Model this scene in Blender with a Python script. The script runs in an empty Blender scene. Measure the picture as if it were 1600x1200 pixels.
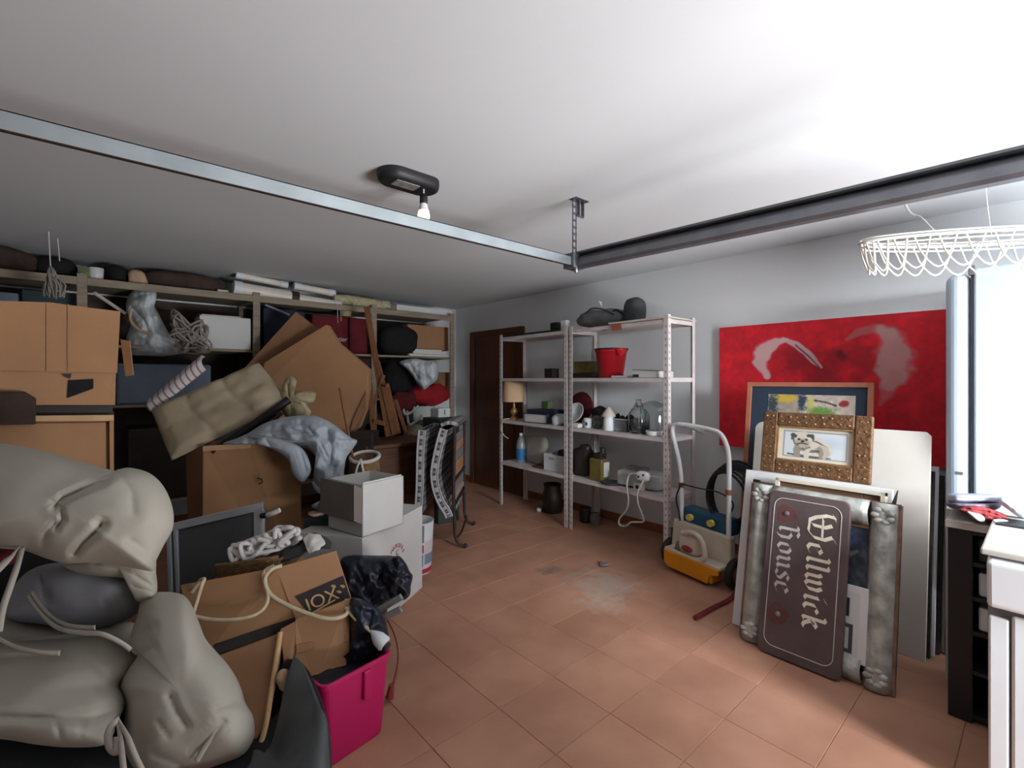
import bpy, math, random
import numpy as np
from mathutils import Vector, Matrix, noise

# ------------------------------------------------------------------ camera, world, light, exposure
scn = bpy.context.scene
COL = scn.collection
HEAD = math.radians(41.3)                    # heading, clockwise from +y
SN, CS = math.sin(HEAD), math.cos(HEAD)
FPX, HZ, EYE = 740.0, 593.0, 1.4

cd = bpy.data.cameras.new('camera')
cam = bpy.data.objects.new('camera', cd)
COL.objects.link(cam)
cam.location = (0, 0, EYE)
cam.rotation_euler = (math.pi / 2, 0, -HEAD)
cd.sensor_width = 36.0
cd.lens = 36.0 * FPX / 1600.0
cd.shift_y = -(600.0 - HZ) / 1600.0
cd.clip_start = 0.02
scn.camera = cam

w = bpy.data.worlds.new('world')
scn.world = w
w.use_nodes = True
w.node_tree.nodes['Background'].inputs['Color'].default_value = (0.55, 0.68, 0.9, 1)
w.node_tree.nodes['Background'].inputs['Strength'].default_value = 0.6


def area(name, loc, rot, sx, sy, power, col):
    l = bpy.data.lights.new(name, 'AREA')
    l.shape = 'RECTANGLE'
    l.size, l.size_y, l.energy, l.color = sx, sy, power, col
    o = bpy.data.objects.new(name, l)
    COL.objects.link(o)
    o.location = loc
    o.rotation_euler = rot
    return o


# daylight coming in through the open garage door behind and to the right of the camera:
# sky light in the opening, and light thrown up by the sunlit paving in front of it
DOOR_X0, DOOR_X1, DOOR_Y, DOOR_H = 1.4, 3.05, -1.75, 2.05
area('garage_daylight', ((DOOR_X0 + DOOR_X1) / 2, DOOR_Y - 0.1, DOOR_H / 2 + 0.02),
     (math.radians(90), 0, 0), DOOR_X1 - DOOR_X0, DOOR_H - 0.1, 10.0, (0.86, 0.94, 1.0))
area('sunlit_paving', (2.6, -4.6, 0.03), (math.radians(180), 0, 0), 4.0, 5.0, 2500.0, (0.97, 0.98, 1.0))

# added fill lamp in place of open sky, aimed at right wall and floor
area('sky_fill', (-0.5, -5.4, 3.1), (math.radians(72), 0, math.radians(-28)), 4.5, 3.0, 3000.0, (0.90, 0.95, 1.0))

vs = scn.view_settings
vs.view_transform = 'Standard'
vs.look = 'None'
vs.exposure = 0.12
vs.gamma = 1.0
vs.use_curve_mapping = False

random.seed(7)
R = math.radians


# ------------------------------------------------------------------ pixel helpers (photo frame 1600x1200 -> world)
def ray(px, py):
    u = (px - 800.0) / FPX
    v = (HZ - py) / FPX
    return Vector((SN + u * CS, CS - u * SN, v))


def at(px, py, t=None, x=None, y=None, z=None):
    d = ray(px, py)
    if x is not None:
        t = x / d.x
    elif y is not None:
        t = y / d.y
    elif z is not None:
        t = (z - EYE) / d.z
    return Vector((0, 0, EYE)) + d * t


def hit(px, py, p0, n):
    d = ray(px, py)
    o = Vector((0, 0, EYE))
    return o + d * ((p0 - o).dot(n) / d.dot(n))


FWD = Vector((SN, CS, 0))
RGT = Vector((CS, -SN, 0))
UP = Vector((0, 0, 1))


# ------------------------------------------------------------------ materials
def lin(c):
    c = c / 255.0
    return c / 12.92 if c <= 0.04045 else ((c + 0.055) / 1.055) ** 2.4


def L3(c):
    return (lin(c[0]), lin(c[1]), lin(c[2]))


MATS = {}


def mat(name, col, rough=0.7, var=0.12, scale=6.0, bump=0.0, bscale=60.0, metal=0.0, stretch=None,
        trans=0.0, emit=0.0, spec=0.4, alpha=1.0, sheen=0.0):
    m = bpy.data.materials.new(name)
    m.use_nodes = True
    nt = m.node_tree
    b = nt.nodes['Principled BSDF']
    c = L3(col)
    b.inputs['Roughness'].default_value = rough
    b.inputs['Metallic'].default_value = metal
    b.inputs['Specular IOR Level'].default_value = spec
    if trans:
        b.inputs['Transmission Weight'].default_value = trans
    if alpha < 1:
        b.inputs['Alpha'].default_value = alpha
    tc = nt.nodes.new('ShaderNodeTexCoord')
    mp = nt.nodes.new('ShaderNodeMapping')
    nt.links.new(tc.outputs['Object'], mp.inputs['Vector'])
    if stretch:
        mp.inputs['Scale'].default_value = stretch
    if var > 0:
        n = nt.nodes.new('ShaderNodeTexNoise')
        n.inputs['Scale'].default_value = scale
        n.inputs['Detail'].default_value = 5
        nt.links.new(mp.outputs[0], n.inputs['Vector'])
        cr = nt.nodes.new('ShaderNodeValToRGB')
        cr.color_ramp.elements[0].position = 0.3
        cr.color_ramp.elements[1].position = 0.7
        cr.color_ramp.elements[0].color = tuple(max(0, v * (1 - var)) for v in c) + (1,)
        cr.color_ramp.elements[1].color = tuple(min(1, v * (1 + var)) for v in c) + (1,)
        nt.links.new(n.outputs['Fac'], cr.inputs['Fac'])
        nt.links.new(cr.outputs['Color'], b.inputs['Base Color'])
    else:
        b.inputs['Base Color'].default_value = c + (1,)
    if bump > 0:
        n2 = nt.nodes.new('ShaderNodeTexNoise')
        n2.inputs['Scale'].default_value = bscale
        n2.inputs['Detail'].default_value = 3
        nt.links.new(mp.outputs[0], n2.inputs['Vector'])
        bp = nt.nodes.new('ShaderNodeBump')
        bp.inputs['Strength'].default_value = bump
        bp.inputs['Distance'].default_value = 0.01
        nt.links.new(n2.outputs['Fac'], bp.inputs['Height'])
        nt.links.new(bp.outputs[0], b.inputs['Normal'])
    if emit:
        b.inputs['Emission Color'].default_value = c + (1,)
        b.inputs['Emission Strength'].default_value = emit
    MATS[name] = m
    return m


def M(n):
    return MATS[n]


mat('wall_paint', (226, 228, 229), 0.9, 0.03, 1.3, 0.08, 35)
mat('front_wall_dark', (70, 60, 54), 0.7, 0.1, 4)  # unseen front wall, coloured dark to cut bounced light
mat('ceiling_paint', (204, 206, 208), 0.9, 0.02, 1.0, 0.05, 30)
mat('door_wood', (92, 52, 34), 0.5, 0.25, 5, 0.1, 30, stretch=(8, 8, 0.6))
mat('grout', (158, 116, 96), 0.9, 0.15, 20)
mat('baseboard_tile', (150, 92, 68), 0.6, 0.15, 8)
mat('shelf_wood', (140, 128, 112), 0.8, 0.2, 6, 0.1, 60, stretch=(1, 6, 6))
mat('shade_panel', (78, 66, 58), 0.8, 0.2, 6)
mat('white_metal', (212, 204, 202), 0.5, 0.10, 9, 0.0)
mat('slot_dark', (150, 148, 146), 0.8, 0)
mat('galvanised', (176, 186, 190), 0.38, 0.12, 7, metal=0.85)
mat('rail_dark', (120, 122, 128), 0.45, 0.15, 9, metal=0.8)
mat('black_plastic', (28, 28, 30), 0.5, 0.15, 10, 0.05)
mat('black_cloth', (24, 23, 25), 0.9, 0.25, 10, 0.3, 40)
mat('dark_brown_cloth', (62, 48, 42), 0.95, 0.3, 9, 0.4, 50)
mat('maroon_cloth', (96, 26, 34), 0.9, 0.3, 7, 0.2, 40)
mat('red_cloth', (150, 24, 36), 0.85, 0.2, 7, 0.2, 40)
mat('bin_liner', (30, 35, 48), 0.36, 0.15, 6, 0.25, 30)
mat('cardboard', (166, 125, 90), 0.85, 0.10, 4, 0.08, 50)
mat('cardboard_dark', (142, 104, 75), 0.85, 0.12, 4, 0.08, 50)
mat('cardboard_edge', (196, 160, 118), 0.85, 0.1, 8)
mat('tape', (150, 112, 80), 0.35, 0.1, 8)
mat('print_black', (48, 42, 42), 0.8, 0.2, 14)
mat('print_red', (176, 46, 56), 0.8, 0.1, 14)
mat('print_blue', (60, 66, 110), 0.7, 0.1, 14)
mat('white_card', (208, 208, 206), 0.8, 0.05, 5, 0.04, 40)
mat('grey_card', (120, 112, 106), 0.85, 0.1, 5)
mat('white_plastic', (206, 210, 212), 0.45, 0.06, 6)
mat('white_enamel', (226, 228, 230), 0.3, 0.03, 3)
mat('fridge_white', (184, 198, 212), 0.35, 0.02, 3)
mat('seal_grey', (90, 92, 96), 0.7, 0.1, 8)
mat('paper', (214, 214, 208), 0.85, 0.06, 10)
mat('plastic_bag', (196, 202, 206), 0.4, 0.12, 8, 0.3, 25)
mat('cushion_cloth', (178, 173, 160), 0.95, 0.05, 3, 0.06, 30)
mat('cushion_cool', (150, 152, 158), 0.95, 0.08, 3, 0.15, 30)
mat('cushion_tie', (186, 180, 170), 0.95, 0.08, 6)
mat('tuft_cloth', (168, 154, 130), 0.95, 0.14, 5, 0.15, 30)
mat('beige_cloth', (158, 146, 116), 0.95, 0.15, 8, 0.2, 30)
mat('tarp_grey', (160, 168, 176), 0.75, 0.10, 4, 0.12, 25)
mat('stripe_light', (200, 190, 190), 0.9, 0.05, 8)
mat('stripe_dark', (128, 108, 112), 0.9, 0.05, 8)
mat('tube_black', (40, 36, 36), 0.4, 0.1, 8, metal=0.3)
mat('rust_iron', (60, 46, 40), 0.6, 0.25, 20, metal=0.4)
mat('alu', (182, 186, 190), 0.4, 0.06, 9, metal=0.6)
mat('screen_grey', (74, 74, 74), 0.6, 0.12, 5, 0.0)
mat('rope_white', (204, 200, 198), 0.9, 0.1, 20, 0.2, 80)
mat('rope_jute', (196, 180, 150), 0.95, 0.15, 20, 0.3, 90)
mat('net_grey', (146, 138, 130), 0.95, 0.2, 20)
mat('cable_cream', (200, 186, 156), 0.6, 0.08, 12)
mat('cable_white', (206, 204, 200), 0.5, 0.05, 12)
mat('cable_copper', (150, 96, 72), 0.5, 0.1, 12)
mat('wicker', (128, 100, 68), 0.9, 0.3, 30, 0.4, 80)
mat('pink_plastic', (190, 24, 92), 0.42, 0.06, 6)
mat('trug_grey', (74, 78, 80), 0.55, 0.2, 10, 0.1, 30)
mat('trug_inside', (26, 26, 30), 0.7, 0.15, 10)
mat('wood_frame', (150, 98, 62), 0.6, 0.2, 8, stretch=(1, 1, 8))
mat('easel_wood', (128, 84, 54), 0.65, 0.25, 8, 0.1, 40, stretch=(8, 8, 1))
mat('chest_wood', (92, 58, 40), 0.55, 0.25, 5, 0.1, 30, stretch=(1, 1, 7))
mat('tile_box', (170, 178, 172), 0.7, 0.08, 8)
mat('teal_dark', (50, 66, 70), 0.8, 0.15, 8)
mat('navy', (40, 48, 66), 0.8, 0.15, 8)
mat('blue_grey', (120, 134, 150), 0.8, 0.1, 8)
mat('cream_plastic', (192, 184, 142), 0.5, 0.08, 8)
mat('green_pack', (96, 112, 70), 0.7, 0.2, 12)
mat('beige_bag', (178, 150, 122), 0.9, 0.15, 8, 0.3, 30)
mat('straw', (172, 164, 134), 0.95, 0.25, 30, 0.5, 90)
mat('tube_white', (212, 206, 196), 0.4, 0.08, 6)
mat('olive', (110, 98, 50), 0.5, 0.2, 8)
mat('dark_can', (46, 38, 34), 0.5, 0.25, 12)
mat('red_plastic', (186, 26, 38), 0.4, 0.08, 6)
mat('grey_bag', (104, 106, 106), 0.85, 0.15, 6, 0.25, 30)
mat('grey_bag_dark', (62, 64, 66), 0.85, 0.15, 6, 0.25, 30)
mat('lamp_fabric', (226, 190, 150), 0.9, 0.05, 6)
mat('brass', (176, 140, 78), 0.4, 0.1, 9, metal=0.5)
mat('book_cover', (64, 68, 84), 0.6, 0.1, 6)
mat('blue_label', (40, 104, 160), 0.5, 0.1, 9)
mat('clear_glass', (235, 240, 240), 0.05, 0, trans=1.0, spec=0.5)
mat('clear_plastic', (215, 222, 226), 0.25, 0, trans=0.75)
mat('mug_print', (60, 84, 120), 0.5, 0.1, 9)
mat('yellow_machine', (224, 146, 24), 0.45, 0.1, 7)
mat('machine_cream', (206, 196, 180), 0.5, 0.12, 8)
mat('machine_blue', (34, 78, 106), 0.45, 0.15, 8)
mat('yellow_cap', (210, 190, 90), 0.5, 0.1, 9)
mat('rubber', (52, 44, 40), 0.75, 0.15, 12)
mat('hub_dirty', (110, 84, 66), 0.8, 0.25, 14)
mat('hose_black', (26, 30, 34), 0.45, 0.15, 10)
mat('pipe_red', (110, 34, 38), 0.5, 0.15, 9)
mat('canvas_white', (222, 222, 222), 0.85, 0.04, 9)
mat('board_cream', (196, 190, 182), 0.8, 0.05, 3, 0.04, 40)
mat('canvas_edge', (130, 124, 116), 0.9, 0.5, 40)
mat('canvas_dark', (52, 48, 46), 0.9, 0.4, 40)  # dark edges of the stacked canvases
mat('gilt', (112, 80, 54), 0.55, 0.4, 45, 0.5, 70, metal=0.2)
mat('gilt_bright', (158, 126, 84), 0.45, 0.3, 30, metal=0.3)
mat('mat_cream', (216, 206, 184), 0.85, 0.04, 9)
mat('brown_frame', (112, 82, 62), 0.6, 0.15, 9)
mat('copper_frame', (170, 106, 80), 0.55, 0.15, 9)
mat('mat_navy', (44, 56, 72), 0.85, 0.08, 6)
mat('pewter', (176, 178, 172), 0.5, 0.42, 14, 0.5, 40, metal=0.2)
mat('pewter_edge', (124, 96, 86), 0.6, 0.35, 20)
mat('sign_brown', (94, 80, 80), 0.55, 0.18, 7, 0.08, 60)
mat('sign_stain', (104, 66, 64), 0.7, 0.25, 9)
mat('sign_letter', (232, 226, 206), 0.7, 0.12, 20)
mat('sign_line', (200, 196, 192), 0.7, 0.15, 20)
mat('steel', (160, 164, 172), 0.4, 0.1, 9, metal=0.8)
mat('lilac_cloth', (176, 180, 200), 0.9, 0.1, 9, 0.2, 40)
mat('print_cloth', (120, 112, 130), 0.9, 0.6, 45)
mat('rose_cloth', (150, 58, 60), 0.85, 0.2, 9, 0.2, 30)
mat('pale_bag', (206, 226, 232), 0.4, 0.1, 9, 0.2, 30)
mat('string_white', (236, 232, 222), 0.7, 0.03, 9)
mat('bulb_glass', (255, 246, 214), 0.3, 0, emit=1.1)
mat('bulb_neck', (226, 222, 216), 0.5, 0.03, 9)
mat('lens_dirty', (120, 116, 112), 0.5, 0.35, 25)
mat('check_light', (172, 171, 169), 0.95, 0.08, 20)
mat('check_mid', (120, 119, 121), 0.95, 0.1, 20)
mat('check_dark', (72, 71, 76), 0.95, 0.1, 20)
mat('spring_board', (168, 124, 92), 0.85, 0.15, 8)
mat('dust_grey', (120, 112, 108), 0.9, 0.25, 14)


def tile_material():
    m = bpy.data.materials.new('terracotta_tile')
    m.use_nodes = True
    nt = m.node_tree
    b = nt.nodes['Principled BSDF']
    b.inputs['Roughness'].default_value = 0.6
    b.inputs['Specular IOR Level'].default_value = 0.3
    geo = nt.nodes.new('ShaderNodeNewGeometry')
    oi = nt.nodes.new('ShaderNodeObjectInfo')
    n = nt.nodes.new('ShaderNodeTexNoise')
    n.inputs['Scale'].default_value = 3.2
    n.inputs['Detail'].default_value = 6
    nt.links.new(geo.outputs['Position'], n.inputs['Vector'])
    cr = nt.nodes.new('ShaderNodeValToRGB')
    cr.color_ramp.elements[0].position = 0.32
    cr.color_ramp.elements[1].position = 0.68
    cr.color_ramp.elements[0].color = L3((164, 118, 96)) + (1,)
    cr.color_ramp.elements[1].color = L3((184, 138, 114)) + (1,)
    nt.links.new(n.outputs['Fac'], cr.inputs['Fac'])
    hv = nt.nodes.new('ShaderNodeHueSaturation')
    mr = nt.nodes.new('ShaderNodeMapRange')
    mr.inputs['To Min'].default_value = 0.94
    mr.inputs['To Max'].default_value = 1.05
    nt.links.new(oi.outputs['Random'], mr.inputs['Value'])
    nt.links.new(mr.outputs[0], hv.inputs['Value'])
    nt.links.new(cr.outputs['Color'], hv.inputs['Color'])
    # cement dust trodden into the tiles: a spilt patch with its own ragged shape
    last = hv.outputs['Color']
    for (cx, cy, r, col, k) in ((2.62, 2.02, 0.30, (178, 164, 152), 0.75), (2.40, 1.86, 0.16, (182, 166, 150), 0.6),
                                (2.50, 2.42, 0.10, (104, 96, 92), 0.8), (3.0, 2.6, 0.8, (150, 116, 100), 0.25)):
        vm = nt.nodes.new('ShaderNodeVectorMath')
        vm.operation = 'DISTANCE'
        vm.inputs[1].default_value = (cx, cy, 0)
        nt.links.new(geo.outputs['Position'], vm.inputs[0])
        n2 = nt.nodes.new('ShaderNodeTexNoise')
        n2.inputs['Scale'].default_value = 13
        n2.inputs['Detail'].default_value = 6
        nt.links.new(geo.outputs['Position'], n2.inputs['Vector'])
        ma = nt.nodes.new('ShaderNodeMath')
        ma.operation = 'MULTIPLY_ADD'
        ma.inputs[1].default_value = r * 2.2
        nt.links.new(n2.outputs['Fac'], ma.inputs[0])
        nt.links.new(vm.outputs['Value'], ma.inputs[2])
        mp = nt.nodes.new('ShaderNodeMapRange')
        mp.inputs['From Min'].default_value = r * 1.3
        mp.inputs['From Max'].default_value = r * 2.1
        mp.inputs['To Min'].default_value = k
        mp.inputs['To Max'].default_value = 0.0
        nt.links.new(ma.outputs[0], mp.inputs['Value'])
        mx = nt.nodes.new('ShaderNodeMix')
        mx.data_type = 'RGBA'
        nt.links.new(mp.outputs[0], mx.inputs[0])
        nt.links.new(last, mx.inputs[6])
        mx.inputs[7].default_value = L3(col) + (1,)
        last = mx.outputs[2]
    nt.links.new(last, b.inputs['Base Color'])
    n3 = nt.nodes.new('ShaderNodeTexNoise')
    n3.inputs['Scale'].default_value = 25
    nt.links.new(geo.outputs['Position'], n3.inputs['Vector'])
    bp = nt.nodes.new('ShaderNodeBump')
    bp.inputs['Strength'].default_value = 0.12
    bp.inputs['Distance'].default_value = 0.01
    nt.links.new(n3.outputs['Fac'], bp.inputs['Height'])
    nt.links.new(bp.outputs[0], b.inputs['Normal'])
    MATS['terracotta_tile'] = m


tile_material()


def vcol_material(name, rough=0.75):
    m = bpy.data.materials.new(name)
    m.use_nodes = True
    nt = m.node_tree
    b = nt.nodes['Principled BSDF']
    b.inputs['Roughness'].default_value = rough
    a = nt.nodes.new('ShaderNodeVertexColor')
    a.layer_name = 'paint'
    nt.links.new(a.outputs['Color'], b.inputs['Base Color'])
    MATS[name] = m


vcol_material('painted')

# ------------------------------------------------------------------ mesh builder
ORG = {}                                      # world origin of every object built


class MB:
    def __init__(s):
        s.v, s.f, s.mi, s.sm = [], [], [], []

    def add(s, vs_, fs, mi=0, smooth=False):
        b = len(s.v)
        s.v += [Vector(p) for p in vs_]
        for f in fs:
            s.f.append(tuple(b + i for i in f))
            s.mi.append(mi)
            s.sm.append(smooth)
        return s

    def obox(s, o, a, b, c, mi=0):
        o, a, b, c = Vector(o), Vector(a), Vector(b), Vector(c)
        p = [o, o + a, o + a + b, o + b, o + c, o + a + c, o + a + b + c, o + b + c]
        fs = [(0, 3, 2, 1), (4, 5, 6, 7), (0, 1, 5, 4), (1, 2, 6, 5), (2, 3, 7, 6), (3, 0, 4, 7)]
        if a.cross(b).dot(c) < 0:
            fs = [tuple(reversed(f)) for f in fs]
        return s.add(p, fs, mi)

    def bx(s, x0, x1, y0, y1, z0, z1, mi=0):
        return s.obox((x0, y0, z0), (x1 - x0, 0, 0), (0, y1 - y0, 0), (0, 0, z1 - z0), mi)

    def prism(s, pts, vec, mi=0):
        pts = [Vector(p) for p in pts]
        vec = Vector(vec)
        n = len(pts)
        nrm = Vector((0, 0, 0))
        for i in range(n):
            nrm += pts[i].cross(pts[(i + 1) % n])
        if nrm.dot(vec) > 0:
            pts.reverse()
        q = pts + [p + vec for p in pts]
        fs = [tuple(range(n)), tuple(range(2 * n - 1, n - 1, -1))]
        for i in range(n):
            j = (i + 1) % n
            fs.append((j, i, n + i, n + j))
        return s.add(q, fs, mi)

    def tube(s, pts, r, seg=8, mi=0, closed=False, flat=None):
        pts = [Vector(p) for p in pts]
        n = len(pts)
        rr = r if isinstance(r, (list, tuple)) else [r] * n
        tang = []
        for i in range(n):
            a = pts[(i - 1) % n] if (closed or i > 0) else pts[i]
            b = pts[(i + 1) % n] if (closed or i < n - 1) else pts[i]
            d = (b - a)
            tang.append(d.normalized() if d.length > 1e-9 else Vector((0, 0, 1)))
        ref = Vector((0, 0, 1)) if abs(tang[0].z) < 0.9 else Vector((1, 0, 0))
        nrm = (ref - tang[0] * ref.dot(tang[0])).normalized()
        vs_, fs = [], []
        for i in range(n):
            nrm = nrm - tang[i] * nrm.dot(tang[i])
            if nrm.length < 1e-6:
                nrm = tang[i].orthogonal()
            nrm.normalize()
            bn = tang[i].cross(nrm)
            fl = 1.0 if flat is None else flat
            for k in range(seg):
                an = 2 * math.pi * k / seg
                vs_.append(pts[i] + nrm * (math.cos(an) * rr[i]) + bn * (math.sin(an) * rr[i] * fl))
        m_ = n if closed else n - 1
        for i in range(m_):
            for k in range(seg):
                a, b = i * seg + k, i * seg + (k + 1) % seg
                c, d = ((i + 1) % n) * seg + (k + 1) % seg, ((i + 1) % n) * seg + k
                fs.append((a, b, c, d))
        s.add(vs_, fs, mi, True)
        if not closed:
            s.add(vs_[:seg], [tuple(range(seg - 1, -1, -1))], mi)
            s.add(vs_[-seg:], [tuple(range(seg))], mi)
        return s

    def lathe(s, c, prof, seg=20, mi=0, sx=1.0, sy=1.0, mtx=None, smooth=True):
        c = Vector(c)
        vs_, fs = [], []
        for (r, z) in prof:
            for k in range(seg):
                an = 2 * math.pi * k / seg
                p = Vector((r * sx * math.cos(an), r * sy * math.sin(an), z))
                if mtx is not None:
                    p = mtx @ p
                vs_.append(c + p)
        for i in range(len(prof) - 1):
            for k in range(seg):
                a, b = i * seg + k, i * seg + (k + 1) % seg
                fs.append((a, b, b + seg, a + seg))
        s.add(vs_, fs, mi, smooth)
        if prof[0][0] > 1e-6:
            s.add(vs_[:seg], [tuple(range(seg - 1, -1, -1))], mi)
        if prof[-1][0] > 1e-6:
            s.add(vs_[-seg:], [tuple(range(seg))], mi)
        return s

    def grid(s, P, mi=0, smooth=True, mfun=None):
        r, c = len(P), len(P[0])
        b = len(s.v)
        for row in P:
            s.v += [Vector(p) for p in row]
        for i in range(r - 1):
            for j in range(c - 1):
                s.f.append((b + i * c + j, b + i * c + j + 1, b + (i + 1) * c + j + 1, b + (i + 1) * c + j))
                s.mi.append(mfun(i, j) if mfun else mi)
                s.sm.append(smooth)
        return s

    def blob(s, c, ax, ay, az, p=2.5, nu=28, nv=18, wr=0.0, ws=6.0, seed=0.0, mi=0, crease=0.0):
        """superellipsoid with half axes ax, ay, az (vectors) and fabric wrinkles"""
        c = Vector(c)
        vs_, fs = [], []
        e = 2.0 / p

        def sp(x):
            return math.copysign(abs(x) ** e, x)
        for i in range(nv + 1):
            th = -math.pi / 2 + math.pi * i / nv
            for k in range(nu):
                ph = 2 * math.pi * k / nu
                lx, ly, lz = sp(math.cos(th)) * sp(math.cos(ph)), sp(math.cos(th)) * sp(math.sin(ph)), sp(math.sin(th))
                q = c + ax * lx + ay * ly + az * lz
                if wr:
                    d = (q - c)
                    dn = d.normalized() if d.length > 1e-6 else Vector((0, 0, 1))
                    nn = noise.noise(q * ws + Vector((seed, seed * 1.7, 3.1)))
                    cr_ = 0.0
                    if crease:
                        m2 = noise.noise(q * (ws * 0.6) + Vector((seed + 9, 2.0, seed)))
                        cr_ = -crease * max(0.0, 1 - abs(m2) * 7)
                    q = q + dn * (wr * nn + cr_)
                vs_.append(q)
        for i in range(nv):
            for k in range(nu):
                a, b = i * nu + k, i * nu + (k + 1) % nu
                fs.append((a, b, b + nu, a + nu))
        return s.add(vs_, fs, mi, True)

    def build(s, name, m, parent=None, bevel=0.0, solid=0.0, loc=None, subsurf=0, seg=2, offset=-1):
        if loc is None:
            if parent is not None:
                loc = ORG[parent.name]
            else:
                n = len(s.v)
                loc = Vector((sum(p.x for p in s.v) / n, sum(p.y for p in s.v) / n, min(p.z for p in s.v)))
        loc = Vector(loc)
        me = bpy.data.meshes.new(name)
        me.from_pydata([tuple(p - loc) for p in s.v], [], s.f)
        mats = m if isinstance(m, (list, tuple)) else [m]
        for k in mats:
            me.materials.append(M(k) if isinstance(k, str) else k)
        me.polygons.foreach_set('material_index', s.mi)
        me.polygons.foreach_set('use_smooth', s.sm)
        me.update()
        o = bpy.data.objects.new(name, me)
        COL.objects.link(o)
        o.location = loc
        if parent is not None:
            o.parent = parent
            o.location = loc - ORG[parent.name]
        ORG[o.name] = loc
        if solid:
            md = o.modifiers.new('thick', 'SOLIDIFY')
            md.thickness = solid
            md.offset = offset
        if subsurf:
            md = o.modifiers.new('sub', 'SUBSURF')
            md.levels = md.render_levels = subsurf
        if bevel:
            md = o.modifiers.new('bev', 'BEVEL')
            md.width = bevel
            md.segments = seg
            md.limit_method = 'ANGLE'
            md.angle_limit = R(40)
        return o


def tag(o, label=None, cat=None, group=None, kind=None):
    if label:
        o['label'] = label
    if cat:
        o['category'] = cat
    if group:
        o['group'] = group
    if kind:
        o['kind'] = kind
    return o


def thing(name, label, cat, loc, group=None):
    o = bpy.data.objects.new(name, None)
    o.empty_display_size = 0.1
    COL.objects.link(o)
    o.location = loc
    ORG[o.name] = Vector(loc)
    return tag(o, label, cat, group)


def struct(o):
    o['kind'] = 'structure'
    return o


def catmull(P, n):
    """resample a list of vectors to n points with a Catmull-Rom spline"""
    P = [Vector(p) for p in P]
    out = []
    k = len(P) - 1
    for i in range(n):
        f = i / (n - 1) * k
        a = min(int(f), k - 1)
        u = f - a
        p0, p1, p2, p3 = P[max(a - 1, 0)], P[a], P[a + 1], P[min(a + 2, k)]
        out.append(0.5 * ((2 * p1) + (p2 - p0) * u + (2 * p0 - 5 * p1 + 4 * p2 - p3) * u * u + (3 * p1 - p0 - 3 * p2 + p3) * u ** 3))
    return out


def net(rows, nu, nv):
    """control net of points -> nv rows x nu columns"""
    rs = [catmull(r, nu) for r in rows]
    cols = [catmull([r[j] for r in rs], nv) for j in range(nu)]
    return [[cols[j][i] for j in range(nu)] for i in range(nv)]


def pnet(rows, nu, nv):
    return net([[at(px, py, t=t) for (px, py, t) in r] for r in rows], nu, nv)


def wrinkle(P, amp, sc, seed=0.0, ridge=False):
    r, c = len(P), len(P[0])
    Q = []
    for i in range(r):
        row = []
        for j in range(c):
            a = P[min(i + 1, r - 1)][j] - P[max(i - 1, 0)][j]
            b = P[i][min(j + 1, c - 1)] - P[i][max(j - 1, 0)]
            n = a.cross(b)
            n = n.normalized() if n.length > 1e-9 else Vector((0, 0, 1))
            if n.dot(FWD) > 0:
                n = -n
            q = P[i][j] * sc + Vector((seed, seed * 0.7, seed * 1.3))
            h = noise.noise(q) + 0.5 * noise.noise(q * 2.1)
            if ridge:
                h = 0.8 - 2.0 * abs(noise.noise(q)) + 0.4 * noise.noise(q * 2.3)
            row.append(P[i][j] + n * (amp * h))
        Q.append(row)
    return Q


def closed_spline(pts, n):
    P = [Vector((x, y, 0)) for x, y in pts]
    k = len(P)
    lens = [(P[(i + 1) % k] - P[i]).length for i in range(k)]
    tot = sum(lens)
    out = []
    for i in range(n):
        d = i / n * tot
        a = 0
        while a < k - 1 and d > lens[a]:
            d -= lens[a]
            a += 1
        u = d / max(lens[a], 1e-9)
        p0, p1, p2, p3 = P[(a - 1) % k], P[a], P[(a + 1) % k], P[(a + 2) % k]
        out.append(0.5 * ((2 * p1) + (p2 - p0) * u + (2 * p0 - 5 * p1 + 4 * p2 - p3) * u * u + (3 * p1 - p0 - 3 * p2 + p3) * u ** 3))
    return out


def seg_dist(x, y, pts):
    best = 1e9
    for (ax, ay), (bx_, by) in zip(pts[:-1], pts[1:]):
        vx, vy = bx_ - ax, by - ay
        u = max(0.0, min(1.0, ((x - ax) * vx + (y - ay) * vy) / (vx * vx + vy * vy + 1e-9)))
        best = min(best, math.hypot(x - ax - u * vx, y - ay - u * vy))
    return best


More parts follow.
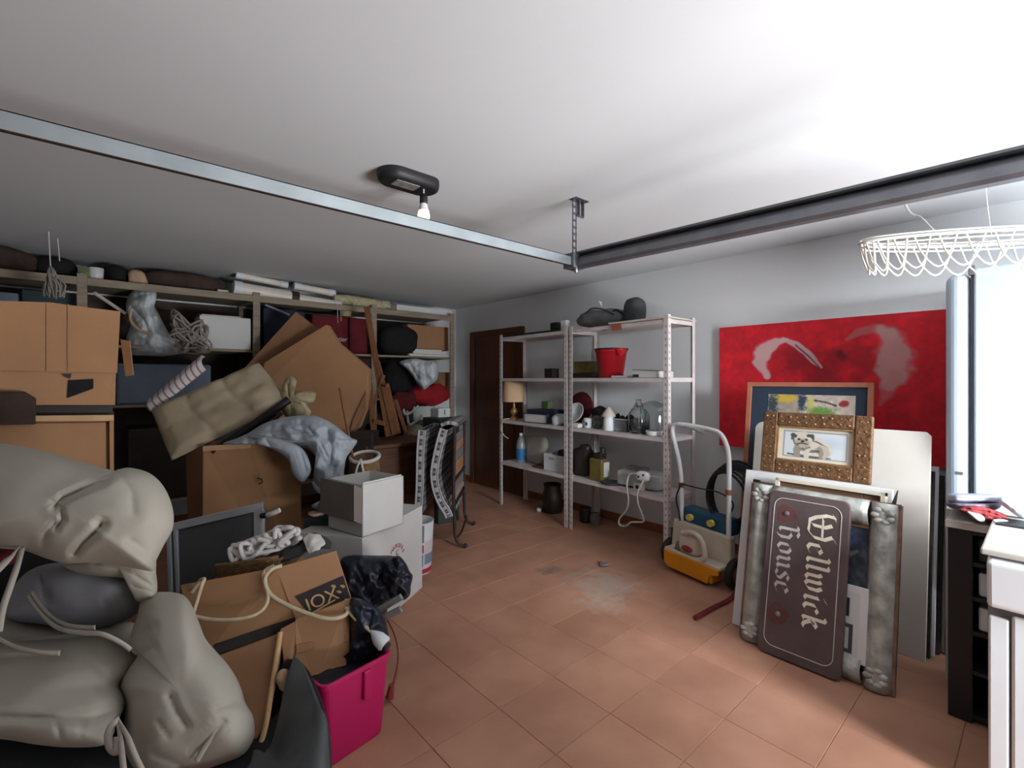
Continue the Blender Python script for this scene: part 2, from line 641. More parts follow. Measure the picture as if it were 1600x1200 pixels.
def inflate(mb, outline, t, thick, folds=(), seed=0.0, wr=0.006, ws=9.0, crumple=0.0, cs=9.0, plump=2.2, back=1.0, n=150, rings=34, tx=0.0, ty=0.0, ctr=None, mi=0):
    """a soft solid stuffed inside an outline seen in the photograph: full thickness in the middle, folds pressed in.
    t is its distance at the outline's centre; tx, ty tilt it (change of distance per pixel)"""
    O = closed_spline(outline, n)
    cx = ctr[0] if ctr else sum(p.x for p in O) / n
    cy = ctr[1] if ctr else sum(p.y for p in O) / n
    F, B = [], []
    for i in range(rings + 1):
        r = math.sin(math.pi / 2 * i / rings)
        h0 = (1 - r ** plump) ** 0.5 if r < 1 else 0.0
        fr, br = [], []
        for p in O:
            x, y = cx + (p.x - cx) * r, cy + (p.y - cy) * r
            tt = t + tx * (x - cx) + ty * (y - cy)
            q = at(x, y, t=tt)
            h = thick * h0
            k = min(1.0, (1 - r) * 6)
            nn = noise.noise(q * ws + Vector((seed, 2 * seed, 5)))
            h += k * wr * nn
            if crumple:
                v = noise.voronoi(q * cs + Vector((seed, 0, seed)))[0]
                v2 = noise.voronoi(q * cs * 2.3 + Vector((0, seed, seed)))[0]
                h += k * crumple * ((v[0] - 0.45) * 1.2 + (v2[0] - 0.45) * 0.5)
            for (fp_, fw_, fd_) in folds:
                d = seg_dist(x, y, fp_)
                if d < fw_ * 2.6:
                    h -= min(1.0, (1 - r) * 14) * fd_ * 0.75 * math.exp(-abs(d / fw_) ** 1.1)
                elif d < fw_ * 6:
                    h += min(1.0, (1 - r) * 8) * fd_ * 0.05 * math.exp(-((d - fw_ * 3.5) / fw_) ** 2 * 0.3)
            fr.append(at(x, y, t=tt - h))
            br.append(at(x, y, t=tt + thick * back * h0))
        F.append(fr + [fr[0]])
        B.append(br + [br[0]])
    mb.grid(F, mi)
    mb.grid(B, mi)
    return mb


def pxtube(mb, pts, r, n=None, seg=8, mi=0, closed=False):
    P = [at(*p[:2], t=p[2]) for p in pts]
    if n:
        P = catmull(P, n)
    return mb.tube(P, r, seg, mi, closed)


def text_mesh(name, body, o, ex, ey, size, m, parent, depth=0.0008, align='LEFT', shear=0.0):
    """flat lettering: o is the baseline start, ex the reading direction, ey the letters' up"""
    cu = bpy.data.curves.new(name, 'FONT')
    cu.body = body
    cu.size = size
    cu.align_x = align
    cu.shear = shear
    cu.extrude = depth
    tmp = bpy.data.objects.new(name + '_tmp', cu)
    COL.objects.link(tmp)
    bpy.context.view_layer.update()
    dg = bpy.context.evaluated_depsgraph_get()
    me = bpy.data.meshes.new_from_object(tmp.evaluated_get(dg))
    bpy.data.objects.remove(tmp)
    ex, ey = Vector(ex).normalized(), Vector(ey).normalized()
    ez = ex.cross(ey)
    loc = ORG[parent.name]
    for v in me.vertices:
        c = v.co.copy()
        v.co = Vector(o) + ex * c.x + ey * c.y + ez * c.z - loc
    me.materials.clear()
    me.materials.append(M(m))
    ob = bpy.data.objects.new(name, me)
    COL.objects.link(ob)
    ob.parent = parent
    ORG[ob.name] = loc
    return ob


# ------------------------------------------------------------------ painter: colours on a real canvas
class Paint:
    def __init__(s, w_, h_, nx, ny, base):
        s.w, s.h, s.nx, s.ny = w_, h_, nx, ny
        yy, xx = np.mgrid[0:ny, 0:nx]
        s.x = xx / (nx - 1) * w_
        s.y = yy / (ny - 1) * h_
        s.c = np.ones((ny, nx, 3)) * np.array(base, float)
        rs = np.random.RandomState(3)
        s.n = s._noise(rs, 24)
        s.n2 = s._noise(rs, 60)
        s.n3 = s._noise(rs, 7)

    def _noise(s, rs, k):
        ky = max(2, int(k * s.h / s.w))
        g = rs.rand(ky + 1, k + 1)
        fx = s.x / s.w * (k - 0.001)
        fy = s.y / s.h * (ky - 0.001)
        ix, iy = fx.astype(int), fy.astype(int)
        ux, uy = fx - ix, fy - iy
        ux, uy = ux * ux * (3 - 2 * ux), uy * uy * (3 - 2 * uy)
        return (g[iy, ix] * (1 - ux) * (1 - uy) + g[iy, ix + 1] * ux * (1 - uy) + g[iy + 1, ix] * (1 - ux) * uy + g[iy + 1, ix + 1] * ux * uy)

    def mottle(s, amt, which=None):
        n = s.n if which is None else which
        s.c *= (1 + amt * (n - 0.5))[..., None]

    def blend(s, a, col):
        a = np.clip(a, 0, 1)[..., None]
        s.c = s.c * (1 - a) + np.array(col, float) * a

    def stroke(s, pts, rad, col, alpha=1.0, soft=0.25, rough=0.35):
        d = np.full(s.x.shape, 9.0)
        for i in range(len(pts) - 1):
            (ax, ay), (bx_, by) = pts[i], pts[i + 1]
            ra, rb = rad[i], rad[i + 1]
            vx, vy = bx_ - ax, by - ay
            l2 = vx * vx + vy * vy + 1e-12
            u = np.clip(((s.x - ax) * vx + (s.y - ay) * vy) / l2, 0, 1)
            dd = np.hypot(s.x - ax - u * vx, s.y - ay - u * vy) / (ra + (rb - ra) * u + 1e-9)
            d = np.minimum(d, dd)
        d = d + rough * 0.45 * (s.n2 - 0.5) + rough * 1.1 * (s.n - 0.5)
        s.blend(alpha * np.clip((1 - d) / soft, 0, 1), col)

    def ell(s, cx, cy, rx, ry, col, alpha=1.0, soft=0.3, rough=0.2, rot=0.0):
        X, Y = s.x - cx, s.y - cy
        c_, s_ = math.cos(rot), math.sin(rot)
        d = np.hypot((X * c_ + Y * s_) / rx, (-X * s_ + Y * c_) / ry) + rough * (s.n2 - 0.5)
        s.blend(alpha * np.clip((1 - d) / soft, 0, 1), col)

    def rect(s, x0, y0, x1, y1, col, alpha=1.0, soft=0.004):
        a = np.clip((s.x - x0) / soft, 0, 1) * np.clip((x1 - s.x) / soft, 0, 1) * np.clip((s.y - y0) / soft, 0, 1) * np.clip((y1 - s.y) / soft, 0, 1)
        s.blend(alpha * a, col)

    def build(s, name, o, ex, ey, parent):
        """o = top-left corner, ex = to the right, ey = downwards (unit vectors)"""
        o, ex, ey = Vector(o), Vector(ex), Vector(ey)
        mb = MB()
        P = [[o + ex * float(s.x[i, j]) + ey * float(s.y[i, j]) for j in range(s.nx)] for i in range(s.ny)]
        mb.grid(P, 0, False)
        ob = mb.build(name, 'painted', parent)
        me = ob.data
        at_ = me.color_attributes.new('paint', 'FLOAT_COLOR', 'POINT')
        c = np.clip(s.c, 0, 255) / 255.0
        l = np.where(c <= 0.04045, c / 12.92, ((c + 0.055) / 1.055) ** 2.4)
        rgba = np.concatenate([l, np.ones(l.shape[:2] + (1,))], 2).reshape(-1)
        at_.data.foreach_set('color', rgba.astype(np.float32))
        return ob


# ================================================================== SETTING
XW, YW, HC = 3.87, 5.62, 2.40                 # right wall, far wall, ceiling
XL, YF = -2.3, -1.8
struct(MB().bx(XW, XW + 0.12, YF, YW, 0, HC).build('wall_right', 'wall_paint'))
struct(MB().bx(XL - 0.12, XW + 0.12, YW, YW + 0.12, 0, HC).build('wall_far', 'wall_paint'))
struct(MB().bx(XL - 0.12, XL, YF, YW, 0, HC).build('wall_left', 'wall_paint'))
mb = MB()
mb.bx(XL - 0.12, DOOR_X0, YF - 0.12, YF, 0, HC)
mb.bx(DOOR_X1, XW + 0.12, YF - 0.12, YF, 0, HC)
mb.bx(DOOR_X0, DOOR_X1, YF - 0.12, YF, DOOR_H, HC)
struct(mb.build('wall_front', 'front_wall_dark'))
struct(MB().bx(XL - 0.12, XW + 0.12, YF - 0.12, YW + 0.12, HC, HC + 0.12).build('ceiling', 'ceiling_paint'))
fl = struct(MB().bx(XL - 0.12, XW + 0.12, YF - 0.12, YW + 0.12, -0.12, -0.004).build('floor', 'grout'))
# terracotta floor tiles, 33 cm, on the grid read from the joints in the photograph
TS, GX, GY = 0.33, 0.96, 1.22


def tile_mesh():
    m_ = MB()
    h, g, b = TS / 2, 0.0009, 0.0012
    a0, a1 = h - g, h - g - b
    vs_ = [(-a0, -a0, -0.012), (a0, -a0, -0.012), (a0, a0, -0.012), (-a0, a0, -0.012),
           (-a0, -a0, -0.002), (a0, -a0, -0.002), (a0, a0, -0.002), (-a0, a0, -0.002),
           (-a1, -a1, 0), (a1, -a1, 0), (a1, a1, 0), (-a1, a1, 0)]
    fs = [(8, 9, 10, 11)]
    for i in range(4):
        j = (i + 1) % 4
        fs.append((i, j, 4 + j, 4 + i))
        fs.append((4 + i, 4 + j, 8 + j, 8 + i))
    m_.add(vs_, fs)
    me = bpy.data.meshes.new('tile')
    me.from_pydata([tuple(v) for v in m_.v], [], m_.f)
    me.materials.append(M('terracotta_tile'))
    return me


tme = tile_mesh()
rest = MB()
floc = ORG[fl.name]
for ix in range(-8, 10):
    for iy in range(-10, 15):
        cx, cy = GX + (ix + 0.5) * TS, GY + (iy + 0.5) * TS
        if cx - TS / 2 < XL - 0.1 or cx + TS / 2 > XW + 0.11 or cy - TS / 2 < YF - 0.3 or cy + TS / 2 > YW + 0.1:
            continue
        if cx > 0.45 and cy > 0.0 and cx * SN + cy * CS > 0.9:
            o = bpy.data.objects.new('tile', tme)
            COL.objects.link(o)
            o.parent = fl
            o.location = Vector((cx, cy, random.uniform(-0.0006, 0.0004))) - floc
            o.rotation_euler = (random.uniform(-0.002, 0.002), random.uniform(-0.002, 0.002), 0)
        else:
            h = TS / 2 - 0.0022
            rest.bx(cx - h, cx + h, cy - h, cy + h, -0.012, 0)
rest.build('tile_remainder', 'terracotta_tile', fl)['kind'] = 'stuff'

# door in the right wall, near the far corner
dr = struct(MB().bx(XW - 0.035, XW - 0.002, 4.25, 5.14, 0.005, 1.97).build('door_1', 'door_wood'))
mb = MB()
mb.bx(XW - 0.05, XW - 0.001, 4.17, 4.25, 0, 2.04)
mb.bx(XW - 0.05, XW - 0.001, 5.14, 5.22, 0, 2.04)
mb.bx(XW - 0.05, XW - 0.001, 4.25, 5.14, 1.97, 2.04)
mb.build('door_frame', 'door_wood', dr, 0.004)
for (y0, y1, z0, z1) in ((4.33, 5.06, 0.12, 0.9), (4.33, 5.06, 1.02, 1.88)):
    MB().bx(XW - 0.042, XW - 0.03, y0, y1, z0, z1).build('door_panel', 'door_wood', dr, 0.006)
mb = MB()
mb.bx(XW - 0.012, XW - 0.0005, YF, 4.17, 0, 0.08)
struct(mb.build('baseboard_right', 'baseboard_tile', None, 0.003))
struct(MB().bx(XW - 0.012, XW - 0.0005, 5.22, YW, 0, 0.08).build('baseboard_corner', 'baseboard_tile', None, 0.003))
struct(MB().bx(XL, XW - 0.012, YW - 0.012, YW - 0.0005, 0, 0.08).build('baseboard_far', 'baseboard_tile', None, 0.003))

# ================================================================== RIGHT WALL: WHITE METAL SHELVING
SH = (0.488, 0.951, 1.415, 1.868)             # shelf heights


def shelf_x(y):                               # front line of the shelving
    return 3.28 + (y - 1.93) * 0.056


def shelving(y0, y1, label):
    x0, x1 = shelf_x(y0), shelf_x(y1)
    dep = 0.38
    t_ = thing('metal_shelving', label, 'shelving', ((x0 + x1) / 2 + dep / 2, (y0 + y1) / 2, 0), 'white metal shelving along the right wall')
    a = Vector((x1 - x0, y1 - y0, 0)).normalized()
    n = Vector((a.y, -a.x, 0))                # towards the wall
    o0 = Vector((x0, y0, 0))
    ln = (Vector((x1, y1, 0)) - o0).length
    wd, th = 0.04, 0.003
    for (fa, fn) in ((0, 0), (1, 0), (0, 1), (1, 1)):
        o = o0 + a * (ln * fa) + n * (dep * fn)
        sa, sn_ = (1 if fa == 0 else -1), (1 if fn == 0 else -1)
        mb = MB()
        mb.obox(o, a * (wd * sa), n * (th * sn_), (0, 0, 1.9))
        mb.obox(o, a * (th * sa), n * (wd * sn_), (0, 0, 1.9))
        p = mb.build('post', 'white_metal', t_)
        sl = MB()
        for k in range(36):                   # uncut slots of the angle: darkness painted on strips just proud of the flange
            z = 0.05 + k * 0.05
            q = o + a * (wd * 0.5 * sa - 0.006) + n * (-0.0006 * sn_)
            sl.obox(q + Vector((0, 0, z)), a * 0.012, n * (0.0004 * sn_), (0, 0, 0.02))
            if fn == 0:
                q = o + n * (wd * 0.5 - 0.006) - a * (0.0006 * sa)
                sl.obox(q + Vector((0, 0, z)), n * 0.012, a * (0.0004 * sa), (0, 0, 0.02))
        sl.build('slot', 'slot_dark', p)['kind'] = 'stuff'
    for z in SH:
        mb = MB()
        mb.obox(o0 + a * 0.002 + n * 0.004 + UP * (z - 0.004), a * (ln - 0.004), n * (dep - 0.008), (0, 0, 0.003))
        mb.obox(o0 + a * 0.002 + n * 0.004 + UP * (z - 0.034), a * (ln - 0.004), n * 0.003, (0, 0, 0.033))
        mb.obox(o0 + a * 0.002 + n * (dep - 0.007) + UP * (z - 0.034), a * (ln - 0.004), n * 0.003, (0, 0, 0.033))
        mb.obox(o0 + a * 0.004 + n * 0.004 + UP * (z - 0.034), a * 0.003, n * (dep - 0.008), (0, 0, 0.033))
        mb.obox(o0 + a * (ln - 0.007) + n * 0.004 + UP * (z - 0.034), a * 0.003, n * (dep - 0.008), (0, 0, 0.033))
        mb.build('shelf', 'white_metal', t_)
    return t_


shelving(1.93, 2.985, 'white slotted metal shelving bay holding the red bucket, beside the pressure washer')
shelving(3.015, 4.08, 'white slotted metal shelving bay holding the table lamp, in front of the brown door')


def sp(px, z, dx=0.18):
    """point on a shelf at height z seen in pixel column px, dx behind the shelving's front"""
    d = ray(px, 600)
    t = 4.0
    for _ in range(12):
        y = d.y * t
        t = (shelf_x(y) + dx) / d.x
    return Vector((d.x * t, d.y * t, z)), t


def lathe_thing(name, label, cat, c, prof, m, seg=20, group=None, **k):
    return tag(MB().lathe(c, prof, seg, **k).build(name, m), label, cat, group)


# --- top of the shelving
z = SH[3] + 0.001
p, t = sp(940, z, 0.15)
b = thing('sports_bag', 'slouched grey cloth bag lying on top of white shelving', 'bag', p)
MB().blob(p + Vector((0, 0, 0.085)), Vector((-0.02, 0.27, 0)), Vector((0.13, 0.02, 0)), Vector((0, 0, 0.085)), 2.3, 30, 16, 0.03, 7, 2.0, 0, 0.02).build('bag_body', 'grey_bag', b)
mb = MB()
mb.tube(catmull([p + Vector((-0.1, 0.1, 0.13)), p + Vector((-0.12, 0.02, 0.17)), p + Vector((-0.1, -0.1, 0.15)), p + Vector((-0.09, -0.2, 0.1))], 14), 0.008, 6)
mb.build('strap', 'grey_bag_dark', b)
p, t = sp(992, z, 0.17)
b = thing('cool_bag', 'upright dark grey bag with loop handle beside slouched grey bag', 'bag', p)
MB().blob(p + Vector((0, 0, 0.115)), Vector((0, 0.085, 0)), Vector((0.09, 0, 0)), Vector((0, 0, 0.115)), 3.0, 24, 14, 0.012, 8, 5.0).build('bag_body', 'grey_bag_dark', b)
mb = MB()
mb.tube(catmull([p + Vector((-0.06, 0.07, 0.09)), p + Vector((-0.07, 0.14, 0.14)), p + Vector((-0.06, 0.2, 0.11)), p + Vector((-0.06, 0.18, 0.06))], 14), 0.008, 6)
mb.build('bag_handle', 'black_plastic', b)
mb = MB()
mb.obox(Vector((shelf_x(1.9) - 0.03, 1.91, SH[3] + 0.003)), (0.44, 0, 0.0), (0.03, 0.58, 0.0), (0, 0, 0.012))
tag(mb.build('flat_board', 'board_cream', None, 0.002), 'thin cream board lying flat on top of the shelving end', 'board')
mb = MB()
q, t = sp(972, SH[3] - 0.055, -0.004)
mb.obox(q, (0.008, 0.11, 0), (-0.003, 0, 0), (0, 0.01, 0.055))
tag(mb.build('tape_strip', 'copper_frame'), 'brownish tape strip hanging over the top shelf edge', 'tape')
q, t = sp(942, SH[3] + 0.17, 0.12)
mb = MB()
mb.add([q, q + Vector((-0.01, 0.04, 0.075)), q + Vector((0.012, 0.0, 0.06)), q + Vector((-0.01, -0.035, 0.078)), q + Vector((0.004, 0.004, -0.03))],
       [(0, 1, 2), (0, 2, 3), (4, 1, 0), (4, 0, 3)])
tag(mb.build('paper_scrap', 'paper', None, solid=0.001), 'folded white paper scrap standing on the slouched grey bag', 'paper')
p, t = sp(835, z, 0.16)
mb = MB()
mb.obox(p + Vector((-0.1, -0.45, 0)), (0.18, 0, 0), (0.03, 0.85, 0.0), (0, 0, 0.03))
tag(mb.build('dark_plank', 'dark_can', None, 0.004), 'dark plank lying on top of the shelving nearest the door', 'plank')
p, t = sp(870, z + 0.03, 0.14)
tag(MB().bx(p.x - 0.05, p.x + 0.05, p.y - 0.05, p.y + 0.05, p.z, p.z + 0.075).build('black_box', 'black_plastic', None, 0.01), 'small black box on the dark plank over the shelving', 'box')
p, t = sp(884, z, 0.06)
tag(MB().bx(p.x - 0.03, p.x + 0.03, p.y - 0.03, p.y + 0.04, p.z, p.z + 0.1).build('white_carton', 'white_card', None, 0.003), 'small white carton on the shelving top beside black box', 'box')

# --- shelf 3
z = SH[2] + 0.001
p, t = sp(955, z, 0.2)
bk = thing('mop_bucket', 'red plastic bucket with pouring lip on upper shelf', 'bucket', p)
MB().lathe(p, [(0.1, 0), (0.105, 0.004), (0.14, 0.235), (0.148, 0.235), (0.148, 0.25), (0.138, 0.25), (0.102, 0.01), (0.0, 0.01)], 28).build('bucket_body', 'red_plastic', bk)
MB().lathe(p + Vector((0, 0, 0.252)), [(0.152, 0), (0.155, 0.006), (0.15, 0.012), (0.13, 0.012), (0.13, 0.0)], 28).build('bucket_rim', 'black_plastic', bk)
mb = MB()
mb.lathe(p + Vector((-0.05, -0.13, 0.19)), [(0.02, 0), (0.05, 0.05), (0.055, 0.07), (0.045, 0.07), (0.0, 0.02)], 14)
mb.build('bucket_lip', 'red_plastic', bk)
p, t = sp(917, z, 0.26)
tag(MB().bx(p.x - 0.08, p.x + 0.08, p.y - 0.1, p.y + 0.1, p.z + 0.05, p.z + 0.16).build('olive_box', 'olive', None, 0.004), 'olive green box behind the post left of red bucket', 'box')
tag(MB().bx(p.x - 0.09, p.x + 0.09, p.y - 0.13, p.y + 0.12, p.z, p.z + 0.048).build('dark_case', 'dark_can', None, 0.008), 'flat dark case under the olive green box', 'case')
p, t = sp(990, z, 0.16)
tag(MB().obox(p + Vector((-0.12, -0.02, 0)), (0.24, 0, 0), (0.02, 0.18, 0), (0, 0, 0.018)).build('paper_stack', 'paper', None, 0.002), 'loose white papers lying on shelf beside red bucket', 'paper')
p, t = sp(1022, z, 0.15)
bo = thing('flat_carton', 'white flat carton on upper shelf at its right end', 'box', p)
MB().obox(p + Vector((-0.13, -0.1, 0)), (0.26, 0, 0), (0.01, 0.22, 0), (0, 0, 0.05)).build('carton_body', 'white_card', bo, 0.003)
MB().obox(p + Vector((-0.135, -0.105, 0.05)), (0.27, 0, 0), (0.01, 0.23, 0.012), (0, 0, 0.006)).build('carton_lid', 'grey_card', bo, 0.002)
MB().obox(p + Vector((-0.1305, 0.06, 0.004)), (0.0015, 0, 0), (0.004, 0.06, 0), (0, 0, 0.022)).build('carton_label', 'print_black', bo)
p, t = sp(930, z, 0.1)
p, t = sp(862, z, 0.25)
tag(MB().bx(p.x - 0.05, p.x + 0.05, p.y - 0.06, p.y + 0.06, p.z, p.z + 0.1).build('brown_box', 'dark_can', None, 0.004), 'small brown box on upper shelf above the binders', 'box')

# --- shelf 2
z = SH[1] + 0.001
p, t = sp(803, z, 0.12)
lm = thing('table_lamp', 'brass table lamp with cream drum shade on the shelf', 'lamp', p)
MB().lathe(p, [(0.05, 0), (0.055, 0.012), (0.03, 0.03), (0.018, 0.045), (0.034, 0.07), (0.042, 0.095), (0.026, 0.12), (0.014, 0.14), (0.018, 0.16), (0.009, 0.18), (0.009, 0.25)], 18).build('lamp_base', 'brass', lm)
MB().lathe(p + Vector((0, 0, 0.2)), [(0.124, 0), (0.112, 0.225), (0.11, 0.225), (0.122, 0.002)], 28).build('lamp_shade', 'lamp_fabric', lm)
MB().tube(catmull([p + Vector((-0.05, 0.02, 0.01)), p + Vector((-0.125, 0.04, 0.0)), p + Vector((-0.13, 0.07, -0.1)), p + Vector((-0.12, 0.03, -0.17)), p + Vector((-0.11, -0.03, -0.2))], 18), 0.006, 6).build('lamp_cord', 'cable_cream', lm)
p, t = sp(850, z, 0.16)
bd = thing('ring_binder', 'thick white paged binder with dark cover lying flat', 'binder', p)
MB().bx(p.x - 0.12, p.x + 0.12, p.y - 0.15, p.y + 0.17, p.z + 0.006, p.z + 0.09).build('page_block', 'paper', bd, 0.002)
mb = MB()
mb.bx(p.x - 0.13, p.x + 0.13, p.y - 0.165, p.y + 0.18, p.z, p.z + 0.006)
mb.bx(p.x - 0.13, p.x + 0.13, p.y - 0.165, p.y + 0.18, p.z + 0.09, p.z + 0.096)
mb.bx(p.x - 0.13, p.x + 0.13, p.y - 0.166, p.y - 0.16, p.z, p.z + 0.096)
mb.build('binder_cover', 'book_cover', bd)
tag(MB().bx(p.x - 0.1, p.x + 0.14, p.y - 0.2, p.y + 0.16, p.z + 0.098, p.z + 0.135).build('blue_folder', 'navy', None, 0.006), 'dark blue folder lying on top of the white binder', 'folder')
tag(MB().bx(p.x + 0.04, p.x + 0.1, p.y - 0.02, p.y + 0.08, p.z + 0.137, p.z + 0.215).build('green_carton', 'green_pack', None, 0.005), 'small green carton standing on the dark blue folder', 'box')
p, t = sp(878, z, 0.12)
tag(MB().blob(p + Vector((0, 0, 0.05)), Vector((0.1, 0, 0)), Vector((0, 0.1, 0)), Vector((0, 0, 0.055)), 2.2, 24, 14, 0.04, 12, 3.0).build('plastic_bag', 'plastic_bag'), 'crumpled white plastic bag on middle shelf beside binder', 'bag')
p, t = sp(908, z, 0.29)
rd = Matrix.Rotation(R(-78), 3, 'Y')
tag(MB().lathe(p + Vector((0, 0, 0.165)), [(0.0, 0), (0.15, 0.005), (0.16, 0.018), (0.155, 0.022), (0.0, 0.012)], 30, mtx=rd).build('red_tray', 'maroon_cloth'), 'round dark red tray leaning at the back of middle shelf', 'tray')
p, t = sp(899, z, 0.14)
rd = Matrix.Rotation(R(-60), 3, 'Y')
tag(MB().lathe(p + Vector((0.03, 0, 0.1)), [(0.03, 0.0), (0.09, 0.03), (0.11, 0.06), (0.104, 0.062), (0.085, 0.035), (0.0, 0.008)], 26, mtx=rd).build('white_bowl', 'white_plastic'), 'white bowl tipped on its side in front of red tray', 'bowl')
p, t = sp(903, z, 0.08)
tag(MB().bx(p.x - 0.07, p.x + 0.07, p.y - 0.06, p.y + 0.11, p.z, p.z + 0.035).build('paper_pad', 'paper', None, 0.004), 'small white pad lying on shelf under tipped bowl', 'paper')
p, t = sp(919, z, 0.1)
mg = thing('mug', 'white mug with blue print on middle shelf', 'mug', p)
MB().lathe(p, [(0.032, 0), (0.036, 0.004), (0.038, 0.09), (0.035, 0.09), (0.033, 0.01), (0, 0.01)], 20).build('mug_body', 'white_enamel', mg)
MB().tube(catmull([p + Vector((0.0, 0.036, 0.075)), p + Vector((0, 0.062, 0.065)), p + Vector((0, 0.06, 0.03)), p + Vector((0, 0.036, 0.02))], 10), 0.005, 6).build('mug_handle', 'white_enamel', mg)
MB().obox(p + Vector((-0.0385, -0.018, 0.025)), (0.0015, -0.004, 0), (0.0, 0.022, 0), (0, 0, 0.03)).build('mug_motif', 'mug_print', mg)
p, t = sp(934, z, 0.14)
tag(MB().lathe(p, [(0.04, 0), (0.045, 0.01), (0.045, 0.1), (0.036, 0.115), (0.036, 0.12), (0.033, 0.12), (0.04, 0.1), (0.04, 0.012), (0, 0.012)], 20).build('glass_jar', 'clear_glass'), 'small clear glass jar between the mug and white bottle', 'jar')
p, t = sp(951, z, 0.08)
bt = thing('spray_bottle', 'white bottle with conical cap like a lighthouse', 'bottle', p)
MB().lathe(p, [(0.045, 0), (0.048, 0.004), (0.046, 0.1), (0.042, 0.105), (0.042, 0.12)], 22).build('bottle_body', 'white_enamel', bt)
MB().lathe(p + Vector((0, 0, 0.12)), [(0.06, 0), (0.062, 0.012), (0.03, 0.06), (0.008, 0.085), (0, 0.087)], 22).build('bottle_cap', 'machine_cream', bt)
p, t = sp(938, z, 0.25)
tag(MB().blob(p + Vector((0, 0, 0.09)), Vector((0.06, 0, 0)), Vector((0, 0.09, 0)), Vector((0, 0, 0.09)), 2.2, 20, 12, 0.05, 14, 8.0).build('black_rag', 'black_cloth'), 'crumpled black rag behind the white conical bottle', 'cloth')
p, t = sp(975, z, 0.17)
cb = thing('plastic_tub', 'clear rectangular plastic tub filled with dark oddments', 'tub', p)
mb = MB()
mb.bx(p.x - 0.08, p.x + 0.08, p.y - 0.09, p.y + 0.09, p.z, p.z + 0.004)
for (x0, x1, y0, y1) in ((-0.08, 0.08, -0.09, -0.086), (-0.08, 0.08, 0.086, 0.09), (-0.08, -0.076, -0.09, 0.09), (0.076, 0.08, -0.09, 0.09)):
    mb.bx(p.x + x0, p.x + x1, p.y + y0, p.y + y1, p.z, p.z + 0.1)
mb.build('tub_body', 'clear_plastic', cb)
MB().bx(p.x - 0.088, p.x - 0.076, p.y - 0.095, p.y + 0.095, p.z + 0.1, p.z + 0.108).build('tub_rim', 'white_plastic', cb)
for (dy, h, s_, lb) in ((-0.05, 0.13, 0.045, 'dark oddment in clear tub nearest the glass demijohn'), (0.02, 0.11, 0.05, 'low round dark oddment in middle of the clear tub'), (0.06, 0.15, 0.03, 'thin tall dark oddment in clear tub nearest the white bottle')):
    q = p + Vector((0, dy, 0))
    tag(MB().blob(q + Vector((0, 0, 0.005 + h / 2)), Vector((s_, 0, 0)), Vector((0, s_ * 0.8, 0)), Vector((0, 0, h / 2)), 2.6, 14, 10, 0.03, 20, dy * 50).build('oddment', 'black_cloth'), lb, 'oddment', 'oddments in the clear tub')
p, t = sp(998, z, 0.13)
DJ = [(0.07, 0), (0.085, 0.01), (0.092, 0.05), (0.09, 0.15), (0.06, 0.2), (0.025, 0.225), (0.02, 0.27), (0.025, 0.275), (0.02, 0.28), (0.016, 0.27), (0.055, 0.198), (0.086, 0.148), (0.086, 0.02), (0, 0.012)]
lathe_thing('demijohn', 'tall clear glass demijohn with narrow neck on middle shelf', 'bottle', p, DJ, 'clear_glass', 26)
p, t = sp(1023, z, 0.19)
lathe_thing('bell_jar', 'wide clear glass dome over the white dish', 'jar', p + Vector((0, 0, 0.0)), [(0.118, 0.0), (0.12, 0.2), (0.1, 0.245), (0.05, 0.27), (0.0, 0.275), (0.0, 0.271), (0.05, 0.266), (0.097, 0.24), (0.116, 0.198), (0.114, 0.0)], 'clear_glass', 28)
p, t = sp(1022, z, 0.07)
lathe_thing('white_dish', 'shallow white dish at the front edge of middle shelf', 'dish', p, [(0.05, 0), (0.056, 0.005), (0.062, 0.035), (0.058, 0.04), (0.05, 0.012), (0, 0.01)], 'white_enamel', 24, sx=1.1, sy=1.1)

# --- shelf 1
z = SH[0] + 0.001
p, t = sp(814, z, 0.13)
wb = thing('water_bottle', 'clear water bottle with blue label and white cap', 'bottle', p)
MB().lathe(p, [(0.045, 0), (0.05, 0.01), (0.05, 0.2), (0.035, 0.25), (0.016, 0.285), (0.016, 0.3), (0.013, 0.3), (0.046, 0.19), (0.046, 0.015), (0, 0.01)], 22).build('bottle_body', 'clear_plastic', wb)
MB().lathe(p + Vector((0, 0, 0.03)), [(0.0515, 0), (0.0525, 0.01), (0.0525, 0.11), (0.0515, 0.12)], 22).build('bottle_label', 'blue_label', wb)
MB().lathe(p + Vector((0, 0, 0.3)), [(0.019, -0.005), (0.019, 0.02), (0, 0.022)], 14).build('bottle_cap', 'white_enamel', wb)
p, t = sp(838, z, 0.24)
tag(MB().blob(p + Vector((0, 0, 0.15)), Vector((0.02, 0.17, 0)), Vector((0.06, 0, -0.01)), Vector((0.03, 0, 0.15)), 3.2, 30, 18, 0.02, 9, 1.0, 0, 0.012).build('pillow', 'cushion_cloth'), 'pale grey pillow propped behind the water bottle', 'pillow')
p, t = sp(848, z, 0.1)
tag(MB().bx(p.x - 0.06, p.x + 0.06, p.y - 0.06, p.y + 0.1, p.z, p.z + 0.02).build('wooden_tray', 'chest_wood', None, 0.004), 'flat reddish brown tray on bottom shelf before the pillow', 'tray')
p, t = sp(877, z, 0.16)
bs = thing('storage_basket', 'white plastic basket with hand hole on bottom shelf', 'basket', p)
mb = MB()
wx, wy, hh = 0.11, 0.14, 0.165
mb.bx(p.x - wx, p.x + wx, p.y - wy, p.y + wy, p.z, p.z + 0.005)
mb.bx(p.x - wx, p.x + wx, p.y - wy, p.y - wy + 0.005, p.z, p.z + hh)
mb.bx(p.x - wx, p.x + wx, p.y + wy - 0.005, p.y + wy, p.z, p.z + hh)
